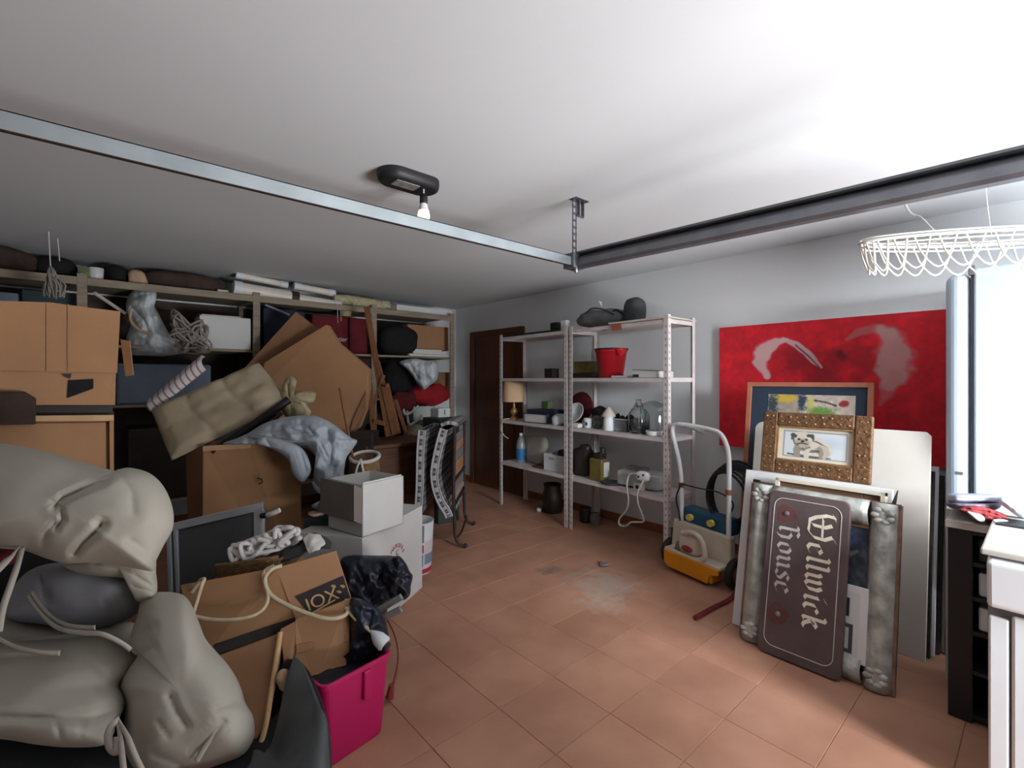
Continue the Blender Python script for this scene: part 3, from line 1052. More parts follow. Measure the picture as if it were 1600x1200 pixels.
mb.bx(p.x + wx - 0.005, p.x + wx, p.y - wy, p.y + wy, p.z, p.z + hh)
mb.bx(p.x - wx, p.x - wx + 0.005, p.y - wy, p.y + wy, p.z, p.z + hh)
mb.build('basket_body', 'white_plastic', bs, 0.002)
q = p + Vector((-wx - 0.001, 0.03, 0.115))
MB().bx(q.x - 0.001, q.x + 0.001, q.y - 0.03, q.y + 0.04, q.z, q.z + 0.018).build('hand_hole', 'slot_dark', bs)
tag(MB().blob(p + Vector((0.02, -0.03, 0.17)), Vector((0.07, 0, 0)), Vector((0, 0.08, 0)), Vector((0, 0, 0.05)), 2, 20, 12, 0.03, 14, 4).build('dark_cloth', 'black_cloth'), 'dark cloth stuffed into the white plastic basket', 'cloth')
p, t = sp(911, z, 0.15)
cn = thing('jerrycan', 'dark brown plastic canister with rounded shoulders', 'canister', p)
MB().blob(p + Vector((0, 0, 0.13)), Vector((0.075, 0, 0)), Vector((0, 0.11, 0)), Vector((0, 0, 0.13)), 4, 28, 18, 0.006, 8).build('can_body', 'dark_can', cn)
MB().blob(p + Vector((0, -0.03, 0.25)), Vector((0.045, 0, 0)), Vector((0, 0.06, 0)), Vector((0, 0, 0.05)), 3, 18, 12).build('can_shoulder', 'dark_can', cn)
MB().lathe(p + Vector((0, 0.09, 0.2)), [(0.016, 0), (0.016, 0.04), (0, 0.042)], 12).build('can_cap', 'black_plastic', cn)
p, t = sp(936, z, 0.1)
cn = thing('oil_can', 'olive oil canister with dark spout and pale label', 'canister', p)
MB().bx(p.x - 0.055, p.x + 0.055, p.y - 0.075, p.y + 0.075, p.z, p.z + 0.2).build('can_body', 'olive', cn, 0.018, seg=3)
mb = MB()
mb.bx(p.x - 0.045, p.x + 0.045, p.y - 0.05, p.y + 0.03, p.z + 0.195, p.z + 0.25)
mb.lathe(p + Vector((0, -0.04, 0.245)), [(0.025, 0), (0.025, 0.045), (0.02, 0.055), (0, 0.056)], 14)
mb.build('can_spout', 'dark_can', cn, 0.008)
MB().bx(p.x - 0.03, p.x + 0.05, p.y - 0.0775, p.y - 0.0755, p.z + 0.04, p.z + 0.17).build('can_label', 'paper', cn)
p, t = sp(955, z, 0.07)
tag(MB().lathe(p, [(0.06, 0), (0.09, 0.006), (0.095, 0.016), (0.09, 0.018), (0.06, 0.01), (0, 0.009)], 26).build('grey_plate', 'grey_bag_dark'), 'flat dark grey plate on bottom shelf beside the canisters', 'plate')
p, t = sp(990, z, 0.17)
tr = thing('transformer', 'grey transformer box with white flex on bottom shelf', 'transformer', p)
MB().bx(p.x - 0.09, p.x + 0.1, p.y - 0.11, p.y + 0.11, p.z, p.z + 0.13).build('case', 'tile_box', tr, 0.012)
MB().bx(p.x - 0.093, p.x - 0.088, p.y - 0.1, p.y + 0.1, p.z + 0.002, p.z + 0.014).build('vent_slit', 'black_plastic', tr)
MB().bx(p.x - 0.02, p.x + 0.06, p.y - 0.12, p.y + 0.06, p.z + 0.13, p.z + 0.165).build('case_lid', 'dust_grey', tr, 0.006)
p2, t = sp(1020, z, 0.16)
tr = thing('power_unit', 'second grey power unit nearer the shelving end post', 'transformer', p2)
MB().blob(p2 + Vector((0.02, 0, 0.075)), Vector((0.1, 0, 0)), Vector((0, 0.1, 0)), Vector((0, 0, 0.075)), 3.5, 24, 14).build('case', 'tile_box', tr)
MB().bx(p2.x - 0.12, p2.x - 0.06, p2.y + 0.03, p2.y + 0.11, p2.z, p2.z + 0.06).build('socket_box', 'machine_cream', tr, 0.006)
MB().lathe(p2 + Vector((-0.121, 0.07, 0.03)), [(0.0, 0), (0.016, 0.0), (0.016, 0.003), (0, 0.003)], 12, mtx=Matrix.Rotation(R(-90), 3, 'Y')).build('socket_hole', 'black_plastic', tr)
pa, t = sp(1005, z + 0.09, 0.03)
ad = thing('socket_adaptor', 'white multi socket adaptor with looped white flex hanging down', 'adaptor', pa)
MB().blob(pa + Vector((0, 0, 0.04)), Vector((0.03, 0, 0)), Vector((0, 0.06, 0)), Vector((0, 0, 0.04)), 3, 20, 12).build('adaptor_body', 'white_enamel', ad)
for (dy, dz) in ((-0.02, 0.055), (0.025, 0.035)):
    MB().lathe(pa + Vector((-0.029, dy, dz)), [(0.0, 0), (0.009, 0.0), (0.009, 0.003), (0, 0.003)], 10, mtx=Matrix.Rotation(R(-90), 3, 'Y')).build('socket_hole', 'black_plastic', ad)
fx = -0.015
mb = MB()
path = []
for (px, py, dx) in ((998, 741, 0.03), (985, 741, 0.04), (980, 752, 0.02), (980, 764, -0.02), (982, 782, -0.03), (979, 797, -0.03), (968, 810, -0.03), (968, 820, -0.03),
                     (978, 822, -0.03), (986, 816, -0.03), (1005, 815, -0.03), (1003, 803, -0.03), (997, 788, -0.03), (996, 772, -0.03), (1000, 762, -0.02), (1006, 750, 0.01), (1010, 742, 0.03)):
    q, t = sp(px, 0, dx)
    q.z = EYE + t * (HZ - py) / FPX
    path.append(q)
mb.tube(catmull(path, 70), 0.0075, 7)
mb.build('flex', 'cable_white', ad)
q1, t = sp(1012, z + 0.12, 0.05)
q2, t = sp(1040, z + 0.1, 0.05)
MB().tube(catmull([q1, (q1 + q2) / 2 + Vector((0, 0, 0.03)), q2], 10), 0.007, 6).build('flex', 'cable_white', ad)
# --- floor beneath
for (px, py, r, h, m_, lb) in ((863, 800, 0.10, 0.30, 'dark_can', 'tall dusty dark pot on the floor under the shelving'),
                               (852, 800, 0.07, 0.12, 'dust_grey', 'squat grey pot on the floor beside taller dusty pot'),
                               (915, 800, 0.06, 0.14, 'dark_can', 'small dark tin on the floor behind the middle posts'),
                               (930, 802, 0.05, 0.11, 'dust_grey', 'small grey tin on floor near the wall')):
    p = at(px, py, x=3.62)
    p.z = 0.001
    lathe_thing('floor_pot', lb, 'pot', p, [(r * 0.8, 0), (r, 0.01), (r * 1.05, h * 0.6), (r * 0.85, h * 0.85), (r * 0.95, h), (r * 0.88, h), (r * 0.7, 0.03), (0, 0.02)], m_, 20)
p = at(842, 790, x=3.5)
p.z = 0.001
tag(MB().blob(p + Vector((0, 0, 0.025)), Vector((0.03, 0, 0)), Vector((0, 0.03, 0)), Vector((0, 0, 0.025)), 2, 14, 8, 0.01, 20).build('paper_ball', 'paper'), 'crumpled pale paper ball on floor under the shelving', 'paper')

# ================================================================== CEILING FITTINGS
p = Vector((1.16, 2.09, HC))
bl = thing('bulkhead_light', 'black oval ceiling light with a bare bulb hanging from it', 'light', p)
mb = MB()
half = 0.085
prof = [(0.0, 0.0), (1.0, 0.0), (1.0, -0.02), (0.92, -0.042), (0.75, -0.05), (0.0, -0.05)]


def stadium(k, z_, n=28):
    out = []
    for i in range(n):
        an = 2 * math.pi * i / n
        cx = 0.075 * (1 if math.cos(an) >= 0 else -1)
        out.append(p + Vector((cx + half * k * math.cos(an), half * k * math.sin(an), z_)))
    return out


rings = [stadium(k, zz) for k, zz in ((1, -0.0005), (1.0, -0.022), (0.93, -0.044), (0.78, -0.052))]
mb.grid([r_ + [r_[0]] for r_ in rings], 0, True)
mb.add(rings[-1], [tuple(range(len(rings[-1])))])
mb.build('housing', 'black_plastic', bl)
MB().bx(p.x - 0.09, p.x + 0.035, p.y - 0.05, p.y + 0.02, HC - 0.056, HC - 0.05).build('glass_window', 'lens_dirty', bl, 0.004)
q = at(662, 320, t=2.36)
q.z = HC - 0.05
MB().tube([q, q + Vector((0.0, 0, -0.03))], 0.004, 6).build('bulb_wire', 'cable_white', bl)
MB().lathe(q + Vector((0, 0, -0.075)), [(0.018, 0), (0.02, 0.005), (0.019, 0.04), (0.012, 0.048), (0, 0.05)], 16).build('lamp_holder', 'black_plastic', bl)
MB().lathe(q + Vector((0, 0, -0.11)), [(0.026, 0), (0.017, 0.035)], 18).build('bulb_neck', 'bulb_neck', bl)
MB().lathe(q + Vector((0, 0, -0.168)), [(0.0, 0), (0.013, 0.003), (0.024, 0.012), (0.031, 0.026), (0.031, 0.038), (0.026, 0.058)], 20).build('bulb_globe', 'bulb_glass', bl)

# garage door track: cross rail, side rail, hanger strap
ra = thing('garage_door_track', 'galvanised garage door track hung below the ceiling in an L', 'rail', (1.99, 1.73, 2.02))
X0, Y0, Z0 = 1.99, 1.73, 2.025
mb = MB()
mb.bx(-1.66, X0, Y0, Y0 + 0.003, Z0, Z0 + 0.05)
mb.bx(-1.66, X0, Y0, Y0 + 0.04, Z0 + 0.047, Z0 + 0.05)
mb.build('cross_rail', 'galvanised', ra)
MB().bx(-1.66, X0, Y0 - 0.003, Y0 + 0.012, Z0 - 0.003, Z0).build('rail_lip', 'rust_iron', ra)
mb = MB()
cs = [(0, 0), (0.012, -0.012), (0.045, -0.014), (0.055, 0), (0.052, 0.03), (0.04, 0.045), (0.055, 0.05), (0.055, 0.072), (0.0, 0.075), (0.0, 0.066), (0.045, 0.062), (0.045, 0.055), (0.02, 0.05), (0.012, 0.035)]
A = [Vector((X0 - 0.02 + a, Y0 + 0.05, Z0 + b)) for a, b in cs]
mb.prism(A, (0, -3.4, -0.07))
mb.build('side_rail', 'rail_dark', ra)
MB().bx(X0 - 0.04, X0 + 0.05, Y0 - 0.02, Y0 + 0.06, Z0 - 0.012, Z0 + 0.07).build('corner_bracket', 'rail_dark', ra, 0.004)
mb = MB()
sx = X0 + 0.0
for dx in (-0.016, 0.011):
    mb.bx(sx + dx, sx + dx + 0.006, Y0 + 0.01, Y0 + 0.014, Z0 + 0.06, HC)
for k in range(9):
    mb.bx(sx - 0.016, sx + 0.017, Y0 + 0.01, Y0 + 0.014, Z0 + 0.06 + k * 0.038, Z0 + 0.072 + k * 0.038)
mb.build('hanger_strap', 'rail_dark', ra)
mb = MB()
mb.bx(sx - 0.02, sx + 0.09, Y0 - 0.02, Y0 + 0.03, HC - 0.004, HC - 0.0003)
for dx in (0.03, 0.065):
    mb.bx(sx + dx, sx + dx + 0.006, Y0 + 0.0, Y0 + 0.02, HC - 0.09, HC)
mb.bx(sx + 0.017, sx + 0.071, Y0 + 0.005, Y0 + 0.012, HC - 0.094, HC - 0.086)
mb.build('ceiling_bracket', 'rail_dark', ra)
MB().lathe((X0 + 0.0, Y0 + 0.0, Z0 - 0.04), [(0.0, 0), (0.008, 0.004), (0.012, 0.014), (0.009, 0.03)], 10).build('bolt_end', 'steel', ra)

# white scalloped wire basket hanging by a string
c = at(1540, 372, t=1.75)
hb = thing('hanging_wire_basket', 'white scalloped wire basket hanging from ceiling by string', 'basket', c)
ea = (RGT * 0.985 + FWD * -0.16 + UP * 0.0).normalized()
eb = Vector((-ea.y, ea.x, 0)).normalized()
RA, RB = 0.42, 0.10


def ring(an, dz=0.0, k=1.0):
    return c + ea * (RA * k * math.cos(an)) + eb * (RB * k * math.sin(an)) + UP * dz


for (dz, k, rr) in ((0, 1, 0.0055), (-0.018, 0.985, 0.003), (0.012, 0.99, 0.003)):
    MB().tube([ring(2 * math.pi * i / 64, dz, k) for i in range(64)], rr, 6, closed=True).build('rim_wire', 'string_white', hb)
NL = 30
for i in range(NL):
    a0 = 2 * math.pi * i / NL
    a1 = a0 + 2 * math.pi / NL * 1.7
    pts = []
    for k in range(9):
        f = k / 8
        pts.append(ring(a0 + (a1 - a0) * f, -0.115 * math.sin(math.pi * f) ** 0.7, 1.0 - 0.08 * math.sin(math.pi * f)))
    MB().tube(pts, 0.0032, 5).build('scallop', 'string_white', hb)
for k in range(5):
    o_ = -0.8 + 0.4 * k
    yy = math.sqrt(max(0, 1 - o_ * o_))
    MB().tube([c + ea * (RA * o_) + eb * (RB * yy) - UP * 0.004, c + ea * (RA * o_) - eb * (RB * yy) - UP * 0.004], 0.0028, 5).build('cross_wire', 'string_white', hb)
MB().tube(catmull([Vector((c.x, c.y, HC)), c + UP * 0.2, c + ea * 0.02 + UP * 0.0], 8), 0.0015, 5).build('hanging_string', 'string_white', hb)
q = at(1413, 316, z=HC)
st = [q] + [at(px, py, t=t) for (px, py, t) in ((1420, 330, 2.6), (1428, 336, 2.5), (1438, 338, 2.3), (1455, 355, 2.0), (1470, 372, 1.83))]
MB().tube(catmull(st, 20), [0.006] * 9 + [0.002] * 11, 6).build('hanging_string', 'string_white', hb)

# ================================================================== RIGHT SIDE: PICTURES, FRIDGE, RACK, WASHER
# red canvas on the wall
XP = XW - 0.045
pl = Vector((XP, 0, 0))
yl, yr = at(1124, 512, x=XP).y, 0.385
zt, zb = 1.822, 0.865
pt = thing('red_heart_painting', 'large red painting with whitish heart outline on the white wall', 'painting', (XP, (yl + yr) / 2, zb))
MB().bx(XP + 0.001, XW - 0.002, yr, yl, zb, zt).build('stretcher', 'canvas_white', pt, 0.002)
PW, PH = yl - yr, zt - zb
pa = Paint(PW, PH, 330, 210, (222, 30, 46))
pa.mottle(0.14)
pa.mottle(0.10, pa.n2)
pa.mottle(0.12, pa.n3)


def pu(zx, zy):                               # zoomed-photo pixel -> canvas coordinates
    q = at(1110 + zx / 3.528, 460 + zy / 3.528, x=XP)
    return (yl - q.y, zt - q.z)


def rd_(l):
    return [v * 0.00142 for v in l]


pa.stroke([pu(*q) for q in ((420, 330), (520, 380), (640, 440))], rd_([80, 90, 50]), (120, 16, 30), 0.45, 0.8)
pa.stroke([pu(*q) for q in ((690, 340), (800, 330), (850, 380))], rd_([70, 110, 90]), (140, 22, 34), 0.5, 0.8)
pa.stroke([pu(*q) for q in ((620, 420), (660, 460), (600, 500))], rd_([40, 50, 60]), (150, 60, 62), 0.35, 0.8)
wh = (226, 204, 200)
pa.stroke([pu(*q) for q in ((310, 450), (285, 400), (280, 340), (310, 295), (360, 265), (420, 250))], rd_([24, 40, 50, 48, 36, 12]), wh, 0.85, 0.35, 0.5)
pa.stroke([pu(*q) for q in ((400, 245), (470, 275), (530, 320), (570, 365), (612, 402))], rd_([12, 20, 20, 22, 6]), (214, 190, 188), 0.9, 0.3, 0.3)
pa.stroke([pu(*q) for q in ((750, 250), (820, 205), (910, 190), (1000, 215))], rd_([10, 20, 26, 44]), (190, 120, 116), 0.7, 0.5, 0.5)
pa.stroke([pu(*q) for q in ((940, 205), (1010, 260), (1030, 340), (1010, 420), (985, 480))], rd_([34, 66, 84, 72, 40]), (204, 172, 166), 0.8, 0.4, 0.5)
pa.stroke([pu(*q) for q in ((1010, 440), (985, 520), (935, 610))], rd_([46, 32, 12]), (200, 130, 126), 0.6, 0.6, 0.6)
pa.stroke([pu(*q) for q in ((470, 280), (540, 340), (600, 400))], rd_([6, 6, 5]), (80, 16, 26), 0.6, 0.6, 0.4)
pa.stroke([pu(*q) for q in ((720, 330), (740, 345))], rd_([26, 26]), (70, 20, 30), 0.6, 0.8, 0.4)
pa.build('canvas_face', (XP, yl, zt), (0, -1, 0), (0, 0, -1), pt)


class Lean:
    """a plane leaning towards the wall: bottom edge at x=xb, top at x=xt over height z=zt"""
    def __init__(s, xb, xt, z0, z1):
        s.o = Vector((xb, 0, z0))
        s.up = Vector((xt - xb, 0, z1 - z0)).normalized()
        s.rt = Vector((0, -1, 0))
        s.n = s.rt.cross(s.up)                # towards the camera (-x)
        if s.n.x > 0:
            s.n = -s.n

    def pt(s, y, h, d=0.0):
        return s.o + Vector((0, y, 0)) + s.up * h + s.n * d

    def px(s, px, py):
        q = hit(px, py, s.o, s.n)
        return q.y, (q - s.o).dot(s.up)

    def slab(s, mb, y0, y1, h0, h1, d0, d1, mi=0):
        """y0 = left (large y), y1 = right"""
        return mb.obox(s.pt(y0, h0, d0), s.rt * (y0 - y1), s.up * (h1 - h0), s.n * (d1 - d0), mi)


# big print in a copper frame with a navy mount
D = Lean(3.345, 3.53, 0.0, 1.38)
ly, lh = D.px(1170, 598)
ry, rh = D.px(1367, 598)
fw = 0.03
H = (lh + rh) / 2
pr = thing('mounted_print', 'tall print in slim copper frame with wide navy mount', 'picture', D.pt((ly + ry) / 2, 0))
for (a, b_, h0, h1) in ((ly, ly - fw, 0, H), (ry + fw, ry, 0, H), (ly - fw, ry + fw, H - fw, H), (ly - fw, ry + fw, 0, fw)):
    D.slab(MB(), a, b_, h0, h1, 0, 0.022).build('frame_side', 'copper_frame', pr, 0.002)
D.slab(MB(), ly - fw, ry + fw, fw, H - fw, 0.002, 0.010).build('mount_board', 'mat_navy', pr)
iy0, ih0 = D.px(1202, 616)
iy1, _ = D.px(1338, 618)
pw, ph = iy0 - iy1, 0.36
a = Paint(pw, ph, 120, 80, (196, 182, 168))
a.mottle(0.25)
a.rect(0, 0, pw * 0.4, ph, (120, 110, 100), 0.5)
a.ell(pw * 0.22, 0.03, pw * 0.2, 0.035, (204, 172, 50), 0.9, 0.5, 0.8)
a.ell(pw * 0.06, 0.08, pw * 0.08, 0.1, (40, 54, 66), 0.9, 0.5, 0.8)
a.ell(pw * 0.42, 0.05, pw * 0.07, 0.08, (30, 50, 62), 0.9, 0.5, 0.7)
a.ell(pw * 0.62, 0.115, pw * 0.2, 0.05, (92, 140, 50), 0.9, 0.5, 0.6)
a.ell(pw * 0.52, 0.05, pw * 0.05, 0.06, (200, 190, 90), 0.8, 0.6, 0.7)
a.stroke([(pw * 0.56, 0.035), (pw * 0.68, 0.045), (pw * 0.8, 0.065)], [0.006, 0.005, 0.008], (64, 56, 50), 0.9)
a.ell(pw * 0.88, 0.052, pw * 0.065, 0.024, (150, 40, 44), 0.95, 0.3, 0.2, -0.3)
a.build('artwork', D.pt(iy0, ih0, 0.012), D.rt, -D.up, pr)

# stack of stretched canvases seen edge-on, behind the cream board
for k, (xb, d, m_) in enumerate(((3.14, 0.028, 'canvas_dark'), (3.18, 0.03, 'canvas_white'), (3.225, 0.035, 'canvas_dark'), (3.27, 0.03, 'board_cream'))):
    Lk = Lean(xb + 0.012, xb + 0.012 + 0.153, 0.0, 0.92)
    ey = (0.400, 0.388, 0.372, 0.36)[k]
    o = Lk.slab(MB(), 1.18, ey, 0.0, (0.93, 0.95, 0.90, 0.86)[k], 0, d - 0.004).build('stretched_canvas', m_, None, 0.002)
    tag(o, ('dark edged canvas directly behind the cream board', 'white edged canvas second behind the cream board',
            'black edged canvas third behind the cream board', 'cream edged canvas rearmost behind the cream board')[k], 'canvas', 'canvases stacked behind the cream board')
# cream board with rounded top corners
E = Lean(3.08, 3.27, 0.0, 1.15)
ey0, eh0 = E.px(1180, 668)
ey1, eh1 = E.px(1456, 663)
H = (eh0 + eh1) / 2
rr = 0.05
pts = [E.pt(ey0, 0), E.pt(ey0, H - rr)]
for k in range(1, 6):
    an = math.pi / 2 * k / 6
    pts.append(E.pt(ey0 - rr + rr * math.cos(an), H - rr + rr * math.sin(an)))
pts += [E.pt(ey0 - rr, H), E.pt(ey1 + 0.02, H), E.pt(ey1, H - 0.02), E.pt(ey1, 0)]
tag(MB().prism(pts, E.n * -0.02).build('cream_board', 'board_cream', None, 0.003), 'large plain cream board with rounded corner leaning behind frames', 'board')
Mk = E.px(1400, 770)
# white canvas A
A_ = Lean(2.76, 2.95, 0.0, 0.855)
ay0, ah = A_.px(1169, 734)
wc = thing('white_framed_canvas', 'blank white framed canvas leaning behind the ornate frames', 'canvas', A_.pt(0.86, 0))
for (a, b_, h0, h1) in ((ay0, ay0 - 0.05, 0, ah), (0.56, 0.51, 0, ah), (ay0 - 0.05, 0.56, ah - 0.06, ah), (ay0 - 0.05, 0.56, 0, 0.06)):
    A_.slab(MB(), a, b_, h0, h1, 0, 0.03).build('frame_side', 'canvas_white', wc, 0.002)
A_.slab(MB(), ay0 - 0.05, 0.56, 0.06, ah - 0.06, 0.004, 0.02).build('canvas_panel', 'canvas_white', wc)
# brown shadow box frame B
B_ = Lean(2.735, 2.885, 0.0, 0.85)
by0, bh0 = B_.px(1217, 746)
by1, bh1 = B_.px(1387, 771)
bf = thing('shadow_box_frame', 'brown wooden frame with cream inner edge behind the sign', 'frame', B_.pt((by0 + by1) / 2, 0))
H = (bh0 + bh1) / 2
for (a, b_, h0, h1) in ((by0, by0 - 0.018, 0, H), (by1 + 0.018, by1, 0, H), (by0, by1, H - 0.015, H), (by0, by1, 0, 0.018)):
    B_.slab(MB(), a, b_, h0, h1, 0, 0.05).build('bevel', 'mat_cream', bf)
for (a, b_, h0, h1) in ((by0 - 0.018, by0 - 0.09, 0.018, H - 0.018), (by1 + 0.09, by1 + 0.018, 0.018, H - 0.018), (by0 - 0.09, by1 + 0.09, H - 0.1, H - 0.018), (by0 - 0.09, by1 + 0.09, 0.018, 0.1)):
    B_.slab(MB(), a, b_, h0, h1, 0, 0.03).build('frame_side', 'brown_frame', bf, 0.003)
B_.slab(MB(), by0 - 0.09, by1 + 0.09, 0.1, H - 0.1, 0.0, 0.01).build('backing', 'brown_frame', bf)
# gilt frame with the bulldog drawing, standing on the white canvas
C_ = Lean(2.955, 3.02, 0.862, 1.212)
cy0, ch0 = C_.px(1197, 643)
cy1, ch1 = C_.px(1367, 652)
cy0b, chb = C_.px(1190, 735)
H = (ch0 + ch1) / 2
cy0 = (cy0 + cy0b) / 2
gf = thing('gilt_frame', 'carved gilt frame holding a bulldog drawing with cream mount', 'picture', C_.pt((cy0 + cy1) / 2, 0))
fw = 0.078
for i, (a, b_, h0, h1) in enumerate(((cy0, cy0 - fw, 0, H), (cy1 + fw, cy1, 0, H), (cy0 - fw, cy1 + fw, H - fw, H), (cy0 - fw, cy1 + fw, 0, fw))):
    mb = MB()
    C_.slab(mb, a, b_, h0, h1, 0, 0.03)
    side = mb.build('frame_side', 'gilt', gf, 0.008, seg=3)
    kn = MB()
    along = abs(a - b_) > abs(h1 - h0)
    n_ = 9 if along else 6
    for k in range(n_):
        f = (k + 0.5) / n_
        for off in (0.3, 0.68):
            y_ = a + (b_ - a) * (f if along else off)
            h_ = h0 + (h1 - h0) * (off if along else f)
            q = C_.pt(y_ + random.uniform(-.005, .005), h_ + random.uniform(-.005, .005), 0.03)
            s_ = random.uniform(0.003, 0.0062)
            kn.blob(q, C_.rt * s_ * 1.4, C_.up * s_, C_.n * s_ * 0.8, 2, 8, 5)
    kn.build('carving', 'gilt_bright', side)['kind'] = 'stuff'
for (a, b_, h0, h1) in ((cy0 - fw, cy0 - fw - 0.008, fw, H - fw), (cy1 + fw + 0.008, cy1 + fw, fw, H - fw), (cy0 - fw, cy1 + fw, H - fw - 0.008, H - fw), (cy0 - fw, cy1 + fw, fw, fw + 0.008)):
    C_.slab(MB(), a, b_, h0, h1, 0.005, 0.024).build('inner_slip', 'gilt_bright', gf)
iw, ih = cy0 - cy1 - 2 * fw, H - 2 * fw
a = Paint(iw, ih, 150, 80, (214, 206, 188))
mx, my = iw * 0.085, ih * 0.12
a.rect(mx, my, iw - mx, ih - my, (88, 88, 84), 0.8, 0.002)
a.rect(mx + 0.004, my + 0.004, iw - mx - 0.003, ih - my - 0.003, (206, 212, 216), 1.0, 0.003)
a.ell(iw * 0.72, ih * 0.42, iw * 0.2, ih * 0.22, (176, 192, 208), 0.7, 0.8)


def dg(x, y):
    return (iw * x, ih * y)


drk, mid_, lgt = (70, 66, 60), (150, 140, 128), (206, 198, 184)
a.stroke([dg(0.16, 0.80), dg(0.45, 0.84), dg(0.72, 0.83)], [0.006, 0.01, 0.004], (70, 72, 72), 0.9, 0.5)
a.stroke([dg(0.36, 0.48), dg(0.50, 0.52), dg(0.62, 0.60)], [0.055, 0.06, 0.045], lgt, 1, 0.2)
a.stroke([dg(0.40, 0.34), dg(0.54, 0.40), dg(0.66, 0.52), dg(0.68, 0.64)], [0.004, 0.004, 0.004, 0.004], drk, 0.8)
a.stroke([dg(0.63, 0.6), dg(0.66, 0.7), dg(0.64, 0.8)], [0.03, 0.02, 0.014], (190, 178, 160), 1, 0.3)
a.stroke([dg(0.57, 0.62), dg(0.6, 0.72), dg(0.59, 0.82)], [0.02, 0.014, 0.010], mid_, 1, 0.3)
a.stroke([dg(0.45, 0.68), dg(0.56, 0.66)], [0.008, 0.008], drk, 0.7)
a.stroke([dg(0.30, 0.55), dg(0.28, 0.68), dg(0.29, 0.80)], [0.032, 0.022, 0.018], mid_, 1, 0.3)
a.stroke([dg(0.40, 0.6), dg(0.40, 0.7), dg(0.41, 0.84)], [0.028, 0.02, 0.016], lgt, 1, 0.3)
a.stroke([dg(0.29, 0.5), dg(0.36, 0.6), dg(0.42, 0.55)], [0.018, 0.02, 0.016], (110, 102, 92), 0.9, 0.5)
a.ell(iw * 0.345, ih * 0.36, 0.058, 0.05, lgt, 1, 0.2)
a.ell(iw * 0.345, ih * 0.45, 0.046, 0.028, (176, 164, 146), 1, 0.3)
a.stroke([dg(0.25, 0.27), dg(0.22, 0.25), dg(0.205, 0.36)], [0.010, 0.014, 0.006], drk, 0.95, 0.3)
a.stroke([dg(0.42, 0.24), dg(0.47, 0.24), dg(0.49, 0.33)], [0.010, 0.012, 0.006], drk, 0.95, 0.3)
for ex_ in (0.30, 0.40):
    a.ell(iw * ex_, ih * 0.36, 0.009, 0.007, (40, 38, 36), 1, 0.4)
a.ell(iw * 0.35, ih * 0.41, 0.012, 0.008, (60, 54, 50), 1, 0.4)
a.stroke([dg(0.28, 0.49), dg(0.35, 0.46), dg(0.42, 0.49)], [0.004, 0.004, 0.004], drk, 0.9)
a.stroke([dg(0.225, 0.33), dg(0.24, 0.48), dg(0.29, 0.54)], [0.005, 0.006, 0.005], (100, 92, 84), 0.8)
a.build('drawing', C_.pt(cy0 - fw, H - fw, 0.012), C_.rt, -C_.up, gf)

# pewter frame
P_ = Lean(2.655, 2.825, 0.0, 0.83)
py0, _ = P_.px(1147, 988)
py0b, _ = P_.px(1190, 757)
py1, _ = P_.px(1391, 1082)
py1b, h1b = P_.px(1414, 792)
_, h0b = P_.px(1215, 760)
yL, yR, H = (py0 + py0b) / 2, (py1 + py1b) / 2, (h1b + h0b) / 2
of = thing('pewter_frame', 'wide ornate pewter picture frame with bluish landscape behind sign', 'picture', P_.pt((yL + yR) / 2, 0))
fw = 0.115
for i, (a, b_, h0, h1) in enumerate(((yL, yL - fw, 0, H), (yR + fw, yR, 0, H), (yL - fw, yR + fw, H - fw, H), (yL - fw, yR + fw, 0, fw))):
    along = i >= 2
    n_ = 14 if not along else 12
    # curved moulding profile swept along the side
    P = []
    for k in range(n_ + 1):
        f = k / n_
        row = []
        for j in range(9):
            g = j / 8
            d = 0.012 + 0.045 * math.sin(math.pi * min(1, g * 1.05)) ** 0.8 + 0.004 * math.sin(f * 40 + g * 9) * math.sin(math.pi * g)
            yy = a + (b_ - a) * (f if along else g)
            hh = h0 + (h1 - h0) * (g if along else f)
            row.append(P_.pt(yy, hh, d))
        P.append(row)
    side = MB().grid(P).build('moulding', 'pewter', of, solid=0.008)
    edge = MB()
    if i == 0:
        P_.slab(edge, a + 0.006, a - 0.012, 0, H, -0.005, 0.02)
    elif i == 1:
        P_.slab(edge, b_ + 0.012, b_ - 0.006, 0, H, -0.005, 0.02)
    elif i == 2:
        P_.slab(edge, yL, yR, H - 0.012, H + 0.005, -0.005, 0.02)
    else:
        P_.slab(edge, yL, yR, 0.0, 0.014, -0.005, 0.02)
    edge.build('outer_edge', 'pewter_edge', of)
for sy in (yL - fw * 0.5, yR + fw * 0.5):     # leafy corner ornaments
    for sh in (fw * 0.5, H - fw * 0.5):
        mb = MB()
        for k in range(7):
            an = 2 * math.pi * k / 7
            q = P_.pt(sy + 0.03 * math.cos(an), sh + 0.03 * math.sin(an), 0.05)
            mb.blob(q, P_.rt * 0.02, P_.up * 0.014, P_.n * 0.012, 2, 10, 6)
        mb.build('corner_ornament', 'pewter', of)
iw, ih = yL - yR - 2 * fw, H - 2 * fw
P_.slab(MB(), yL - fw, yR + fw, H - fw - 0.016, H - fw, 0.008, 0.016).build('gold_slip', 'gilt_bright', of)
a = Paint(iw, ih, 90, 110, (56, 64, 72))
a.rect(0, 0, iw, ih * 0.28, (44, 60, 104), 0.9, 0.08)
a.mottle(0.7)
a.mottle(0.5, a.n3)
a.stroke([(iw * 0.5, ih * 0.25), (iw * 0.75, ih * 0.3), (iw * 0.9, ih * 0.22)], [0.012, 0.02, 0.01], (150, 158, 164), 0.6, 0.8, 0.6)
a.stroke([(iw * 0.6, ih * 0.35), (iw * 0.62, ih * 0.55)], [0.03, 0.03], (104, 112, 112), 0.6, 0.8, 0.6)
